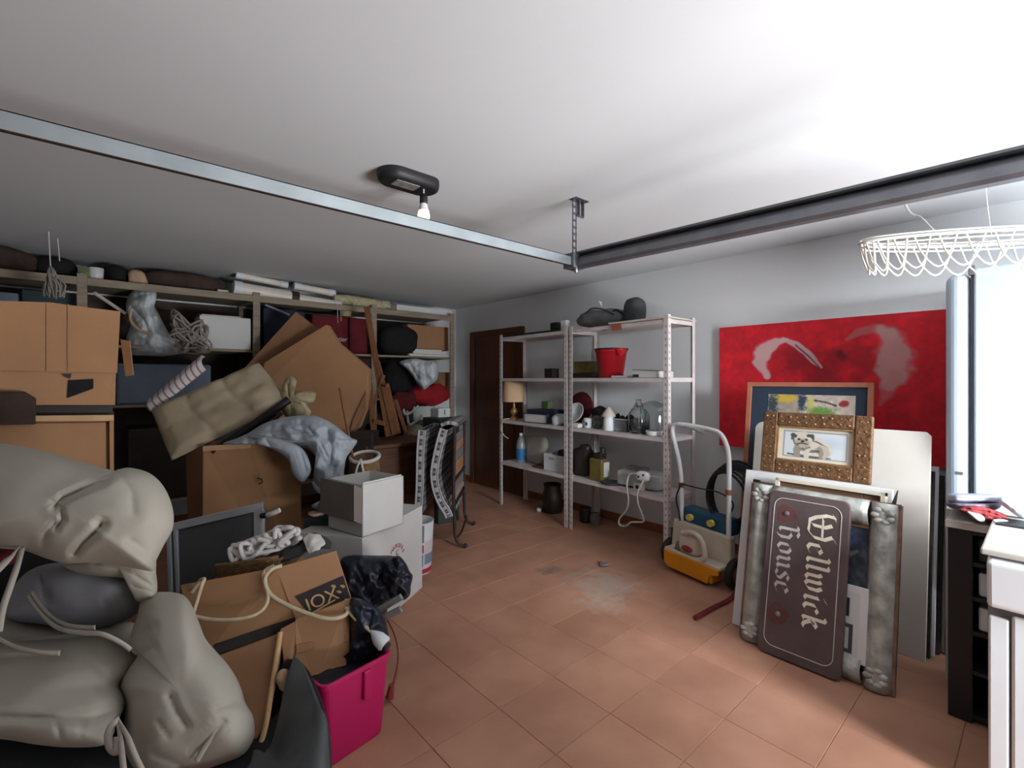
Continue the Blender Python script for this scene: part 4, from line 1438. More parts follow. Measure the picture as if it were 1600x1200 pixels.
a.rect(0, ih * 0.6, iw, ih, (40, 44, 44), 0.6, 0.1)
a.build('landscape', P_.pt(yL - fw, H - fw, 0.01), P_.rt, -P_.up, of)
# dark strip standing left of the pewter frame
S_ = Lean(2.70, 2.87, 0.0, 0.84)
sy0, _ = S_.px(1178, 760)
tag(S_.slab(MB(), sy0, sy0 - 0.035, 0, 0.84, 0.0, 0.02).build('dark_batten', 'black_plastic', None, 0.003), 'thin black batten between white canvas and pewter frame', 'batten')
# small white frame with black and white spiral prints
W_ = Lean(2.632, 2.802, 0.0, 0.83)
wy0, _ = W_.px(1300, 970)
wy1, wh1 = W_.px(1362, 922)
_, wh0 = W_.px(1355, 1042)
wf = thing('small_white_frame', 'small white frame of black and white prints against pewter frame', 'picture', W_.pt((wy0 + wy1) / 2, wh0))
W_.slab(MB(), wy0, wy1, wh0, wh1, 0, 0.012).build('frame_body', 'canvas_white', wf, 0.003)
iw, ih = wy0 - wy1 - 0.05, wh1 - wh0 - 0.05
a = Paint(iw, ih, 60, 90, (210, 212, 212))
a.rect(0, ih * 0.10, iw * 0.6, ih * 0.4, (40, 40, 42), 1, 0.003)
a.ell(iw * 0.2, ih * 0.2, 0.02, 0.02, (150, 150, 150), 0.8)
a.ell(iw * 0.35, ih * 0.33, 0.014, 0.01, (130, 130, 130), 0.8)
a.rect(0, ih * 0.5, iw * 0.78, ih * 0.96, (70, 70, 74), 1, 0.003)
a.rect(0, ih * 0.56, iw * 0.62, ih * 0.9, (200, 202, 202), 1, 0.003)
a.rect(0, ih * 0.62, iw * 0.42, ih * 0.86, (64, 64, 66), 1, 0.003)
a.rect(0, ih * 0.70, iw * 0.3, ih * 0.86, (190, 192, 192), 1, 0.003)
a.build('print', W_.pt(wy0 - 0.012, wh1 - 0.03, 0.0135), W_.rt, -W_.up, wf)
# a stick poking up between frame and board
q0, q1 = at(1393, 800, x=2.87), at(1403, 766, x=2.9)
mb = MB()
mb.tube([Vector((2.80, q0.y, 0.3)), q0, q1], [0.012, 0.014, 0.002], 6)
tag(mb.build('pointed_stick', 'dark_brown_cloth'), 'dark pointed stick poking up beside the pewter frame', 'stick')

# the house sign
G_ = Lean(2.595, 2.775, 0.0, 0.80)
c1, c2, c3, c4 = G_.px(1180, 1003), G_.px(1312, 1056), G_.px(1212, 766), G_.px(1337, 786)
yL, yR = (c1[0] + c3[0]) / 2, (c2[0] + c4[0]) / 2
H = (c3[1] + c4[1]) / 2
SWD = yL - yR
sg = thing('house_sign', 'brown house sign with white gothic lettering stood on end', 'sign', G_.pt((yL + yR) / 2, 0))


def rrect(x0, x1, h0, h1, r, n=6):
    out = []
    for (cx, ch, a0) in ((x1 - r, h1 - r, 0), (x0 + r, h1 - r, 90), (x0 + r, h0 + r, 180), (x1 - r, h0 + r, 270)):
        for k in range(n + 1):
            an = R(a0 + 90 * k / n)
            out.append((cx + r * math.cos(an), ch + r * math.sin(an)))
    return out


def sgp(x, h, d=0.0):                         # x from the sign's left edge, h from its foot
    return G_.pt(yL - x, h, d)


MB().prism([sgp(x, h, 0.0) for x, h in rrect(0, SWD, 0, H, 0.035)], G_.n * 0.03).build('sign_board', 'sign_brown', sg, 0.006, seg=3)
MB().tube([sgp(x, h, 0.0305) for x, h in rrect(0.03, SWD - 0.035, 0.045, H - 0.035, 0.045, 8)], 0.0022, 5, closed=True).build('border_line', 'sign_line', sg)
for (fx_, fh) in ((0.25, 0.865), (0.24, 0.25)):
    cx, chh = SWD * fx_, H * fh
    mb = MB()
    ring_ = []
    for k in range(20):
        an = 2 * math.pi * k / 20
        rr = 0.05 * (1 + 0.35 * noise.noise(Vector((math.cos(an) * 1.3, math.sin(an) * 1.3, fh * 9))))
        ring_.append(sgp(cx + rr * math.cos(an), chh + rr * math.sin(an), 0.0302))
    mb.prism(ring_, G_.n * 0.0006)
    mb.build('rust_stain', 'sign_stain', sg)
    bm_ = Matrix((G_.rt, G_.up, G_.n)).transposed()
    MB().lathe(sgp(cx, chh, 0.031), [(0.0, 0), (0.013, 0), (0.011, 0.005), (0.004, 0.007), (0, 0.007)], 10, mtx=bm_, smooth=False).build('bolt_head', 'steel', sg)

# broad-nib gothic letters: strokes in letter units (x-height 1), swept by a slanted nib
GL = {
    'W': (2.0, [[(0.15, 1.75), (0.1, 1.2), (0.3, 0.5), (0.55, 0.05)], [(0.55, 0.05), (0.85, 0.3), (0.9, 1.1), (0.7, 1.55)], [(0.95, 0.05), (1.3, 0.0), (1.65, 0.4), (1.7, 1.1), (1.45, 1.6), (1.75, 1.85)], [(0.55, 0.05), (0.95, 0.05)], [(0.35, 0.95), (1.6, 0.95)], [(0.0, 1.6), (0.35, 1.75)]]),
    'e': (0.85, [[(0.15, 0.85), (0.15, 0.2), (0.4, 0.02), (0.7, 0.2)], [(0.15, 0.85), (0.42, 1.02), (0.65, 0.8), (0.2, 0.5)]]),
    'l': (0.52, [[(0.05, 1.55), (0.22, 1.45), (0.22, 0.15), (0.4, 0.05)]]),
    'w': (1.4, [[(0.1, 1.1), (0.22, 0.9), (0.22, 0.2), (0.45, 0.03), (0.65, 0.2)], [(0.55, 1.1), (0.65, 0.9), (0.65, 0.2), (0.85, 0.03), (1.1, 0.25), (1.12, 0.85), (0.95, 1.15)]]),
    'i': (0.52, [[(0.05, 0.9), (0.22, 1.0), (0.22, 0.15), (0.4, 0.05)], [(0.2, 1.35), (0.36, 1.5)]]),
    'c': (0.8, [[(0.62, 0.85), (0.42, 1.0), (0.18, 0.8), (0.18, 0.2), (0.42, 0.02), (0.68, 0.2)]]),
    'k': (0.95, [[(0.05, 1.55), (0.22, 1.45), (0.22, 0.12), (0.35, 0.03)], [(0.25, 0.55), (0.5, 1.0), (0.72, 0.85), (0.4, 0.55), (0.62, 0.15), (0.85, 0.05)]]),
    'H': (1.15, [[(0.1, 1.5), (0.28, 1.4), (0.28, 0.15), (0.42, 0.03)], [(0.28, 0.8), (0.6, 1.0), (0.85, 0.8), (0.85, 0.15), (0.7, -0.1)], [(0.05, 1.35), (0.45, 1.55), (0.7, 1.4)]]),
    'o': (0.85, [[(0.4, 1.02), (0.15, 0.8), (0.15, 0.2), (0.4, 0.0), (0.65, 0.2), (0.65, 0.8), (0.4, 1.02)]]),
    'u': (0.9, [[(0.08, 1.0), (0.2, 0.85), (0.2, 0.18), (0.4, 0.02), (0.62, 0.2)], [(0.55, 1.0), (0.66, 0.85), (0.66, 0.15), (0.8, 0.05)]]),
    's': (0.75, [[(0.6, 0.88), (0.38, 1.02), (0.16, 0.8), (0.58, 0.38), (0.55, 0.12), (0.35, 0.0), (0.1, 0.15)]]),
}


def gothic(word, base_x, start_h, xh, nibk, m_, run=1.0):
    """lettering that reads downwards: baseline at x=base_x, letters' tops towards the sign's right"""
    cur = start_h
    for chx in word:
        wdt, strokes = GL[chx]
        mb = MB()
        nx_, ny_ = nibk * math.cos(R(35)), nibk * math.sin(R(35))
        for st_ in strokes:
            pp = [(x * 1.0, y) for x, y in st_]
            for (xa, ya), (xb, yb) in zip(pp[:-1], pp[1:]):
                quad = [(xa - nx_, ya - ny_), (xa + nx_, ya + ny_), (xb + nx_, yb + ny_), (xb - nx_, yb - ny_)]
                q3 = [sgp(base_x + yv * xh, cur - xv * xh * run, 0.0302) for xv, yv in quad]
                if (q3[1] - q3[0]).cross(q3[2] - q3[0]).length > 1e-9:
                    mb.prism(q3, G_.n * 0.001)
        mb.build('letter', m_, sg)
        cur -= wdt * xh * run
    return cur


XHH = 0.066
gothic('Wellwick', SWD * 0.53, H * 0.905, XHH, 0.125, 'sign_letter', 1.12)
gothic('House', SWD * 0.165, H * 0.80, XHH * 0.95, 0.11, 'sign_line', 1.25)

# fridge freezer, its side panel towards the camera
FX, FZ = 3.20, 1.93
fr = thing('fridge', 'tall white fridge standing sideways at the right wall', 'fridge', (3.5, 0.02, 0))
gy = at(1518, 500, x=FX).y
dy1 = at(1476, 500, x=FX).y
MB().bx(FX, 3.80, -0.42, gy - 0.008, 0.02, FZ + 0.01).build('fridge_body', 'fridge_white', fr, 0.008)
MB().bx(FX + 0.012, 3.79, gy - 0.008, gy + 0.004, 0.05, FZ - 0.02).build('door_seal', 'seal_grey', fr)
dd = MB().bx(FX, 3.80, gy + 0.004, dy1, 0.04, FZ).build('fridge_door', 'fridge_white', fr, 0.05, seg=6)
MB().bx(FX - 0.003, FX + 0.03, gy - 0.012, gy + 0.012, FZ - 0.02, FZ + 0.025).build('hinge', 'seal_grey', fr, 0.003)
MB().bx(FX - 0.002, FX + 0.004, gy + 0.03, gy + 0.055, 0.93, 0.945).build('door_clip', 'seal_grey', fr)

# black rack standing before the fridge
rk = thing('black_rack', 'tall black open rack beside white machine, things heaped on top', 'rack', (2.86, 0.0, 0))
RX0, RX1, RY0, RY1, RH = 2.68, 3.02, -0.30, 0.285, 0.785
MB().bx(RX0, RX1, RY1 - 0.018, RY1, 0, RH).build('side_panel', 'black_plastic', rk, 0.003)
MB().bx(RX0, RX1, RY0, RY0 + 0.018, 0, RH).build('side_panel', 'black_plastic', rk, 0.003)
MB().bx(RX1 - 0.012, RX1, RY0, RY1, 0, RH).build('dark_back', 'black_plastic', rk)
MB().bx(RX0 - 0.005, RX0 + 0.015, RY1 - 0.075, RY1 - 0.0, 0, RH).build('front_stile', 'black_plastic', rk, 0.003)
for zz in (0.02, 0.2, 0.36, 0.5, 0.64, RH - 0.018):
    MB().bx(RX0, RX1, RY0 + 0.018, RY1 - 0.018, zz, zz + 0.016).build('rack_shelf', 'black_plastic', rk)
MB().bx(RX0 - 0.012, RX1 + 0.02, RY0, RY1 + 0.008, RH, RH + 0.03).build('rack_top', 'board_cream', rk, 0.003)
for zz, hh, m_, lb in ((0.377, 0.095, 'white_plastic', 'grey white drawer box on lower opening of black rack'), (0.517, 0.095, 'white_plastic', 'grey white drawer box in middle opening of black rack'),
                       (0.657, 0.095, 'grey_bag_dark', 'dark grey drawer box in the top opening of black rack')):
    tag(MB().bx(RX0 + 0.02, RX1 - 0.05, -0.2, 0.195, zz, zz + hh).build('drawer_box', m_, None, 0.008), lb, 'box', 'boxes inside the black rack')
mb = MB()
o = Vector((3.03, 0.305, 0))
tag(MB().bx(2.98, 3.06, 0.30, 0.325, 0, 0.80).build('pale_batten', 'board_cream', None, 0.003), 'pale upright batten against the side of black rack', 'batten')
# heap on the rack
tz = RH + 0.03
mb = MB()
inflate(mb, [(1478, 777), (1484, 771), (1520, 771), (1562, 773), (1570, 779), (1564, 786), (1520, 786), (1484, 785)], 2.06, 0.13, [([(1500, 779), (1550, 780)], 3, 0.01)], 3, 0.008, 14, 0, 9, 3.0, n=90, rings=22)
tag(mb.build('lilac_cushion', 'lilac_cloth'), 'flat lilac white cushion on top of the black rack', 'cushion')
mb = MB()
inflate(mb, [(1480, 785), (1520, 785), (1562, 786), (1558, 796), (1530, 798), (1500, 797), (1484, 793)], 2.05, 0.12, [], 5, 0.012, 18, 0, 9, 3.0, n=80, rings=20)
tag(mb.build('folded_cloth', 'print_cloth'), 'folded speckled cloth under the lilac white cushion', 'cloth')
mb = MB()
inflate(mb, [(1497, 796), (1510, 791), (1524, 790), (1545, 794), (1566, 802), (1582, 810), (1592, 818), (1580, 819), (1562, 813), (1548, 815), (1536, 813), (1518, 806), (1506, 800)], 1.93, 0.06, [([(1510, 795), (1545, 800), (1580, 814)], 2, 0.02), ([(1530, 806), (1560, 808)], 2, 0.02)], 7, 0.012, 18, 0.03, 18, 2.4, n=110, rings=24)
tag(mb.build('rose_cloth', 'rose_cloth'), 'crumpled rose red cloth hanging over front of rack top', 'cloth')
for k, (ol, t_) in enumerate(([[(1511, 800), (1522, 800), (1537, 807), (1538, 815), (1528, 814)], 1.88], [[(1552, 812), (1570, 812), (1592, 822), (1594, 830), (1580, 826), (1558, 820)], 1.84])):
    mb = MB()
    inflate(mb, ol, t_, 0.012, [], k, 0.003, 20, 0.006, 20, 2.0, n=60, rings=12)
    tag(mb.build('envelope', 'paper'), ('white envelope sticking out below the rose cloth', 'white envelope lying over the dark box on rack')[k], 'paper')
q = at(1578, 830, x=2.62)
tag(MB().bx(q.x - 0.04, q.x + 0.1, q.y - 0.1, q.y + 0.04, q.z - 0.045, q.z + 0.03).build('dark_box', 'black_plastic', None, 0.01), 'small dark box on rack beside white machine', 'box')
mb = MB()
inflate(mb, [(1558, 779), (1570, 775), (1590, 777), (1612, 788), (1630, 806), (1612, 814), (1592, 808), (1576, 797), (1564, 788)], 1.92, 0.06, [([(1575, 784), (1600, 798)], 3, 0.01)], 5, 0.01, 16, 0.02, 16, 2.2, n=90, rings=22)
tag(mb.build('pale_bag', 'pale_bag'), 'pale blue white plastic bag on top of the heap', 'bag')

# white machine at the right edge
MX = 2.22
my0 = at(1543, 900, x=MX).y
wm = thing('washing_machine', 'white washing machine cut off by the right edge', 'washing machine', (MX + 0.28, my0 - 0.3, 0))
WT = 0.845
MB().bx(MX + 0.02, MX + 0.57, my0 - 0.6, my0, 0.01, WT - 0.02).build('cabinet', 'white_enamel', wm, 0.01)
mb = MB()
mb.prism([Vector((MX - 0.045, my0 + 0.0, WT - 0.035)), Vector((MX + 0.02, my0 + 0.0, WT - 0.02)), Vector((MX + 0.02, my0 + 0.0, WT - 0.20)), Vector((MX - 0.03, my0 + 0.0, WT - 0.185))], (0, -0.6, 0))
mb.build('control_panel', 'white_enamel', wm, 0.012, seg=3)
mat('gap_grey', (118, 116, 114), 0.7, 0.1, 8)
MB().bx(MX - 0.005, MX + 0.02, my0 - 0.6, my0 - 0.055, 0.06, WT - 0.21).build('front_panel', 'white_enamel', wm, 0.008)
MB().bx(MX - 0.003, MX + 0.02, my0 - 0.05, my0 - 0.002, 0.06, WT - 0.225).build('front_panel', 'white_enamel', wm, 0.006)
MB().bx(MX + 0.012, MX + 0.021, my0 - 0.6, my0, 0.04, WT - 0.2).build('panel_gap', 'gap_grey', wm)
MB().bx(MX - 0.03, MX + 0.58, my0 - 0.61, my0 + 0.015, WT - 0.02, WT).build('worktop', 'board_cream', wm, 0.005)

# pressure washer
pwc = Vector((3.24, 1.62, 0))
wy = (Vector((3.22, 1.33, 0)) - Vector((3.30, 1.88, 0))).normalized()   # along the axle, to the photo's right
wx = Vector((wy.y, -wx_ if False else -wy.x, 0)) if False else Vector((-wy.y, wy.x, 0))
if wx.x > 0:
    wx = -wx                                  # towards the camera
PO = Vector((3.28, 1.865, 0))
pwz = thing('pressure_washer', 'wheeled pressure washer with white tube handle and yellow skirt', 'pressure washer', PO + wy * 0.22)


def pp(a, f, z_):                             # a along the axle, f towards the camera
    return PO + wy * a + wx * f + UP * z_


mb = MB()
hp = [pp(0.05, 0.0, 0.12), pp(0.05, 0.0, 0.6), pp(0.03, 0.0, 0.78), pp(-0.02, 0.0, 0.96), pp(-0.03, 0.0, 1.03), pp(0.0, 0.0, 1.06), pp(0.1, 0.0, 1.065), pp(0.27, 0.0, 1.05),
      pp(0.36, 0.0, 1.03), pp(0.41, 0.0, 0.96), pp(0.43, 0.0, 0.85), pp(0.43, 0.0, 0.6), pp(0.43, 0.0, 0.12)]
MB().tube(catmull(hp, 60), 0.017, 10).build('handle_tube', 'white_enamel', pwz)
mb = MB()
for k in range(18):
    q = pp(0.03 + k * 0.0125, 0.0, 1.063 - 0.00012 * k * k)
    mb.tube([q - wy * 0.003, q + wy * 0.003], 0.0195, 10)
mb.build('grip_ribs', 'white_plastic', pwz)['kind'] = 'stuff'
for (a_, z_) in ((0.05, 0.60), (0.43, 0.62)):
    MB().tube([pp(a_, 0, z_), pp(a_, 0, z_ + 0.035)], 0.022, 10).build('clamp', 'wood_frame', pwz)
MB().prism([pp(-0.02, 0.03, 0.15), pp(0.46, 0.03, 0.15), pp(0.46, 0.03, 0.34), pp(0.0, 0.03, 0.36)], wx * -0.06).build('back_shell', 'machine_cream', pwz, 0.012)
MB().prism([pp(0.0, 0.0, 0.34), pp(0.44, 0.0, 0.33), pp(0.43, 0.0, 0.44), pp(0.06, 0.0, 0.46)], wx * -0.13).build('motor_cover', 'machine_blue', pwz, 0.02, seg=3)
for a_ in (0.14, 0.31):
    q = pp(a_, 0.01, 0.40)
    MB().tube([q, q + wx * 0.03], 0.024, 12).build('yellow_cap', 'yellow_cap', pwz)
MB().prism([pp(-0.005, 0.13, 0.145), pp(0.445, 0.13, 0.13), pp(0.445, 0.13, 0.155), pp(0.0, 0.13, 0.17)], wx * -0.14).build('deck', 'machine_cream', pwz, 0.008)
mb = MB()
mb.prism([pp(0.0, 0.14, 0.155), pp(0.44, 0.14, 0.14), pp(0.44, 0.14, 0.10), pp(0.38, 0.14, 0.085), pp(0.36, 0.14, 0.022), pp(0.04, 0.14, 0.035), pp(0.0, 0.14, 0.06)], wx * -0.02)
mb.build('skirt', 'yellow_machine', pwz, 0.008)
MB().prism([pp(0.04, 0.12, 0.03), pp(0.38, 0.12, 0.02), pp(0.38, 0.12, 0.13), pp(0.04, 0.12, 0.15)], wx * -0.12).build('tank', 'yellow_machine', pwz, 0.01)
MB().blob(pp(0.19, 0.075, 0.235), wy * 0.085, wx * 0.05, UP * 0.075, 3.5, 22, 14).build('pump_housing', 'machine_cream', pwz)
q = pp(0.19, 0.123, 0.205)
bmx = Matrix((wy, UP, wx)).transposed()
MB().lathe(q, [(0.0, 0), (0.045, 0), (0.043, 0.006), (0, 0.007)], 20, mtx=bmx, sx=1.0, sy=0.55).build('round_badge', 'rose_cloth', pwz)
MB().tube(catmull([pp(0.14, 0.11, 0.30), pp(0.24, 0.12, 0.33), pp(0.31, 0.12, 0.29), pp(0.33, 0.12, 0.2), pp(0.31, 0.12, 0.16)], 16), 0.02, 9).build('carry_handle', 'machine_cream', pwz)
MB().prism([pp(0.07, 0.11, 0.17), pp(0.12, 0.11, 0.17), pp(0.12, 0.11, 0.23), pp(0.09, 0.11, 0.23)], wx * -0.05).build('valve_block', 'grey_card', pwz, 0.006)
for a_ in (-0.045, 0.475):
    q = pp(a_, 0.0, 0.1)
    bmw = Matrix((wx, UP, wy)).transposed()
    wl = MB().lathe(q - wy * 0.022, [(0.06, 0.0), (0.092, 0.002), (0.1, 0.012), (0.1, 0.032), (0.092, 0.042), (0.06, 0.044)], 26, mtx=bmw).build('wheel', 'rubber', pwz)
    MB().lathe(q - wy * 0.026, [(0.0, 0), (0.055, 0.002), (0.06, 0.01), (0.06, 0.042), (0.055, 0.05), (0, 0.052)], 20, mtx=bmw).build('wheel_hub', 'hub_dirty', wl)
mb = MB()
mb.tube(catmull([pp(0.06, 0.02, 0.63), pp(0.2, 0.02, 0.625), pp(0.36, 0.0, 0.62), pp(0.45, -0.02, 0.56), pp(0.42, 0.0, 0.46)], 24), 0.005, 6)
mb.tube(catmull([pp(0.06, 0.02, 0.62), pp(0.02, 0.02, 0.52), pp(0.05, 0.03, 0.42), pp(0.07, 0.04, 0.36)], 16), 0.006, 6)
mb.build('power_cord', 'hose_black', pwz)
for k in range(7):
    rr = 0.17 + 0.012 * k
    cc = pp(0.36 + 0.006 * k, -0.08 - 0.018 * k, 0.58)
    cl = []
    for i in range(33):
        an = 2 * math.pi * i / 32 + k * 0.5
        cl.append(cc + wy * (rr * 0.9 * math.cos(an)) + UP * (rr * math.sin(an)) + wx * (0.012 * math.sin(an * 2 + k)))
    MB().tube(cl[:-1], 0.0095, 7, closed=True).build('hose_coil', 'hose_black', pwz)
# red pipe on the floor
pts = [at(1086, 966, z=0.014), at(1112, 951, z=0.014), at(1140, 937, z=0.014), at(1150, 925, z=0.014), at(1153, 910, z=0.014)]
mb = MB()
mb.tube(catmull(pts, 18), 0.014, 9)
tag(mb.build('red_pipe', 'pipe_red'), 'short dark red plastic pipe lying on floor before frames', 'pipe')
# loose crumbs of mortar
for k, (px, py, r_) in enumerate(((944, 884, 0.035), (938, 880, 0.02), (1150, 985, 0.0))):
    if r_ == 0:
        continue
    p = at(px, py, z=0.0)
    tag(MB().blob(p + UP * (r_ * 0.3), Vector((r_, 0, 0)), Vector((0, r_ * 0.8, 0)), UP * (r_ * 0.35), 2, 14, 8, 0.02, 30, k).build('mortar_lump', 'dust_grey'), ('larger grey mortar lump on the floor tiles', 'smaller grey mortar lump on the floor tiles')[k], 'lump')

# ================================================================== FAR WALL: WOODEN SHELVING AND ITS LOAD
YS = 4.95                                     # front of the shelving
ws = thing('wooden_shelving', 'long rough wooden shelving crammed with stuff along far wall', 'shelving', (1.0, 5.27, 0))
UPX = [-1.3, -0.08, 1.135, 2.307, 3.34]
for z_ in (0.35, 1.17, 1.655, 2.165):
    for xa, xb in zip(UPX[:-1], UPX[1:]):
        MB().bx(xa, xb, YS, YW - 0.02, z_, z_ + 0.022).build('shelf_board', 'shelf_wood', ws, 0.002)
for x_ in UPX:
    MB().bx(x_ - 0.03, x_ + 0.03, YS - 0.022, YS - 0.001, 0, 2.22).build('upright', 'shelf_wood', ws, 0.002)
    MB().bx(x_ - 0.02, x_ + 0.02, YW - 0.05, YW - 0.02, 0, 2.16).build('rear_upright', 'shelf_wood', ws)
for xa, xb in zip(UPX[:-1], UPX[1:]):
    MB().bx(xa + 0.03, xb - 0.03, YS - 0.02, YS - 0.001, 2.13, 2.19).build('front_rail', 'shelf_wood', ws, 0.002)
    MB().bx(xa, xb, YW - 0.018, YW - 0.006, 0.3, 2.15).build('dark_back', 'shade_panel', ws)  # added dark sheet, its colour stands in for shade behind the shelves


def fs(px, z_, dy=0.2):
    """point on a far shelf at height z_ in pixel column px, dy behind the front"""
    q = at(px, 600, y=YS + dy)
    return Vector((q.x, q.y, z_))


def ftm(px, dy=0.2):
    return (YS + dy) / ray(px, 600).y / FPX   # metres per pixel there


def fbox(name, label, cat, px0, px1, z_, h, m_, dy=0.05, dep=0.3, bev=0.004, group=None):
    a, b = fs(px0, z_, dy), fs(px1, z_, dy)
    return tag(MB().bx(a.x, b.x, a.y, a.y + dep, z_, z_ + h).build(name, m_, None, bev), label, cat, group)


def fblob(name, label, cat, px0, px1, z_, h, m_, dy=0.2, dep=0.15, p_=2.3, wr=0.04, ws_=8, seed=0.0, crease=0.0):
    a, b = fs(px0, z_, dy), fs(px1, z_, dy)
    cx = (a + b) / 2
    return tag(MB().blob(cx + UP * (h / 2), Vector(((b.x - a.x) / 2, 0, 0)), Vector((0, dep, 0)), UP * (h / 2), p_, 28, 16, wr, ws_, seed, 0, crease).build(name, m_), label, cat)


zt = 2.188
fblob('dark_bundle', 'dark reddish cloth bundle at left end of the top shelf', 'bundle', -60, 60, zt, 0.19, 'dark_brown_cloth', 0.2, 0.18, 2.6, 0.03, 7, 1)
fblob('black_bundle', 'black cloth bundle on top shelf behind the hanging string', 'bundle', 55, 122, zt, 0.17, 'black_cloth', 0.25, 0.18, 2.4, 0.03, 7, 2)
fbox('green_packet', 'small green packet on the top shelf beside white tub', 'packet', 124, 139, zt, 0.10, 'green_pack', 0.06, 0.1)
a = fs(150, zt, 0.1)
tag(MB().lathe(a, [(0.04, 0), (0.045, 0.005), (0.05, 0.1), (0.045, 0.105), (0, 0.105)], 18).build('white_tub', 'white_plastic'), 'round white tub on the top shelf', 'tub')
fblob('black_sack', 'black sack on top shelf between white tub and beige bag', 'sack', 160, 202, zt, 0.16, 'black_cloth', 0.25, 0.15, 2.5, 0.03, 8, 3)
fblob('beige_bag', 'small beige bag on the top shelf', 'bag', 199, 231, zt, 0.12, 'beige_bag', 0.14, 0.09, 2.4, 0.03, 12, 4)
fblob('rolled_blanket', 'long rolled dark brown blanket on the top shelf', 'blanket', 226, 352, zt, 0.165, 'dark_brown_cloth', 0.22, 0.16, 3.0, 0.015, 8, 5)
fbox('wood_block', 'small pale block lying on top shelf below blanket', 'block', 340, 357, zt, 0.03, 'board_cream', 0.03, 0.08)
# fluorescent fittings
for k, (x0, x1, py0, py1, r_, lb) in enumerate(((368, 462, 450, 466, 0.062, 'thick white fluorescent fitting in front on the top shelf'),
                                                (372, 446, 430, 445, 0.03, 'thin white fluorescent tube uppermost on the top shelf'),
                                                (460, 528, 466, 477, 0.048, 'white fluorescent fitting continuing right of the thick one'),
                                                (462, 520, 447, 458, 0.034, 'white fluorescent tube above the right hand fitting'))):
    qa, qb = at(x0, py0, y=YS + 0.05 + 0.05 * (k % 2)), at(x1, py1, y=YS + 0.05 + 0.05 * (k % 2))
    f_ = thing('fluorescent_fitting', lb, 'light fitting', qa, 'fluorescent fittings on the top shelf')
    MB().tube([qa, qb], r_, 14).build('tube_body', 'tube_white', f_)
    d = (qb - qa).normalized()
    MB().tube([qa - d * 0.02, qa + d * 0.05], r_ * 1.12, 14).build('end_cap', 'white_plastic', f_)
    MB().tube([qb - d * 0.05, qb + d * 0.02], r_ * 1.12, 14).build('end_cap', 'rust_iron' if k == 0 else 'white_plastic', f_)
qa, qb = at(520, 468, y=YS + 0.1), at(606, 478, y=YS + 0.1)
sr = thing('straw_roll', 'rolled straw matting with frayed end on the top shelf', 'mat', qa)
mb = MB()
P = catmull([qa, (qa * 2 + qb) / 3 + UP * 0.01, (qa + qb * 2) / 3, qb], 16)
mb.tube(P, [0.06 + 0.012 * noise.noise(Vector((i * 1.3, 0, 0))) for i in range(16)], 14)
mb.build('roll', 'straw', sr)
mb = MB()
for k in range(40):
    an = random.uniform(0, 6.28)
    rr = random.uniform(0.01, 0.065)
    b0 = P[random.randrange(0, 16)] + Vector((0, math.cos(an) * rr, math.sin(an) * rr))
    mb.tube([b0, b0 + Vector((random.uniform(-.02, .09), random.uniform(-.04, .02), random.uniform(-.03, .03)))], 0.003, 4)
mb.build('straw_fringe', 'straw', sr)['kind'] = 'stuff'
for (px, y0_, y1_) in ((527, 484, 505), (532, 484, 502)):
    MB().tube([at(px, y0_ - 8, y=YS - 0.03), at(px + 1, y1_, y=YS - 0.03)], 0.003, 5).build('tie_string', 'rope_white', sr)
a, b_ = at(620, 480, y=YS + 0.08), at(706, 492, y=YS + 0.08)
mb = MB()
mb.bx(a.x, b_.x, a.y, a.y + 0.25, zt, zt + 0.09)
pk = mb.build('white_plank_box', 'white_card', None, 0.004)
tag(pk, 'long white box at right end of the top shelf', 'box')
fbox('grey_offcut', 'grey offcut between straw roll and long white box', 'offcut', 602, 620, zt, 0.06, 'grey_card', 0.05, 0.12)
# hanging string net
q0 = at(76, 362, z=HC)
hs = thing('hanging_net', 'bunch of pale netting hanging by string from the ceiling', 'net', q0)
tq = (q0 - Vector((0, 0, EYE))).dot(FWD)
MB().tube([q0, at(78, 400, t=tq), at(79, 418, t=tq)], 0.0035, 5).build('string', 'rope_white', hs)
MB().tube([at(90, 372, t=tq), at(92, 392, t=tq), at(93, 408, t=tq)], 0.003, 5).build('string', 'rope_white', hs)
mb = MB()
for k in range(26):
    x1 = 68 + 32 * random.random()
    mb.tube(catmull([at(79, 416, t=tq), at(74 + 14 * random.random(), 428, t=tq + random.uniform(-.03, .03)), at(x1 + random.uniform(-6, 6), 444, t=tq + random.uniform(-.05, .05)), at(x1, 452 + 16 * random.random(), t=tq)], 8), 0.005, 5)
mb.build('netting', 'net_grey', hs)['kind'] = 'stuff'

# middle shelf (z 1.677)
zm = 1.678
fbox('pale_blue_box', 'pale blue grey box behind the big carton at left', 'box', -40, 28, zm, 0.36, 'blue_grey', 0.1, 0.3)
fbox('teal_crate', 'dark teal crate on the middle shelf behind big carton', 'crate', 34, 118, zm, 0.40, 'teal_dark', 0.15, 0.3)
a = at(148, 458, y=YS - 0.02)
b_ = at(172, 474, y=YS + 0.1)
tag(MB().tube([a, b_, b_ + (b_ - a) * 1.5], 0.014, 7).build('pale_stick', 'board_cream'), 'pale stick slanting beside the left upright', 'stick')
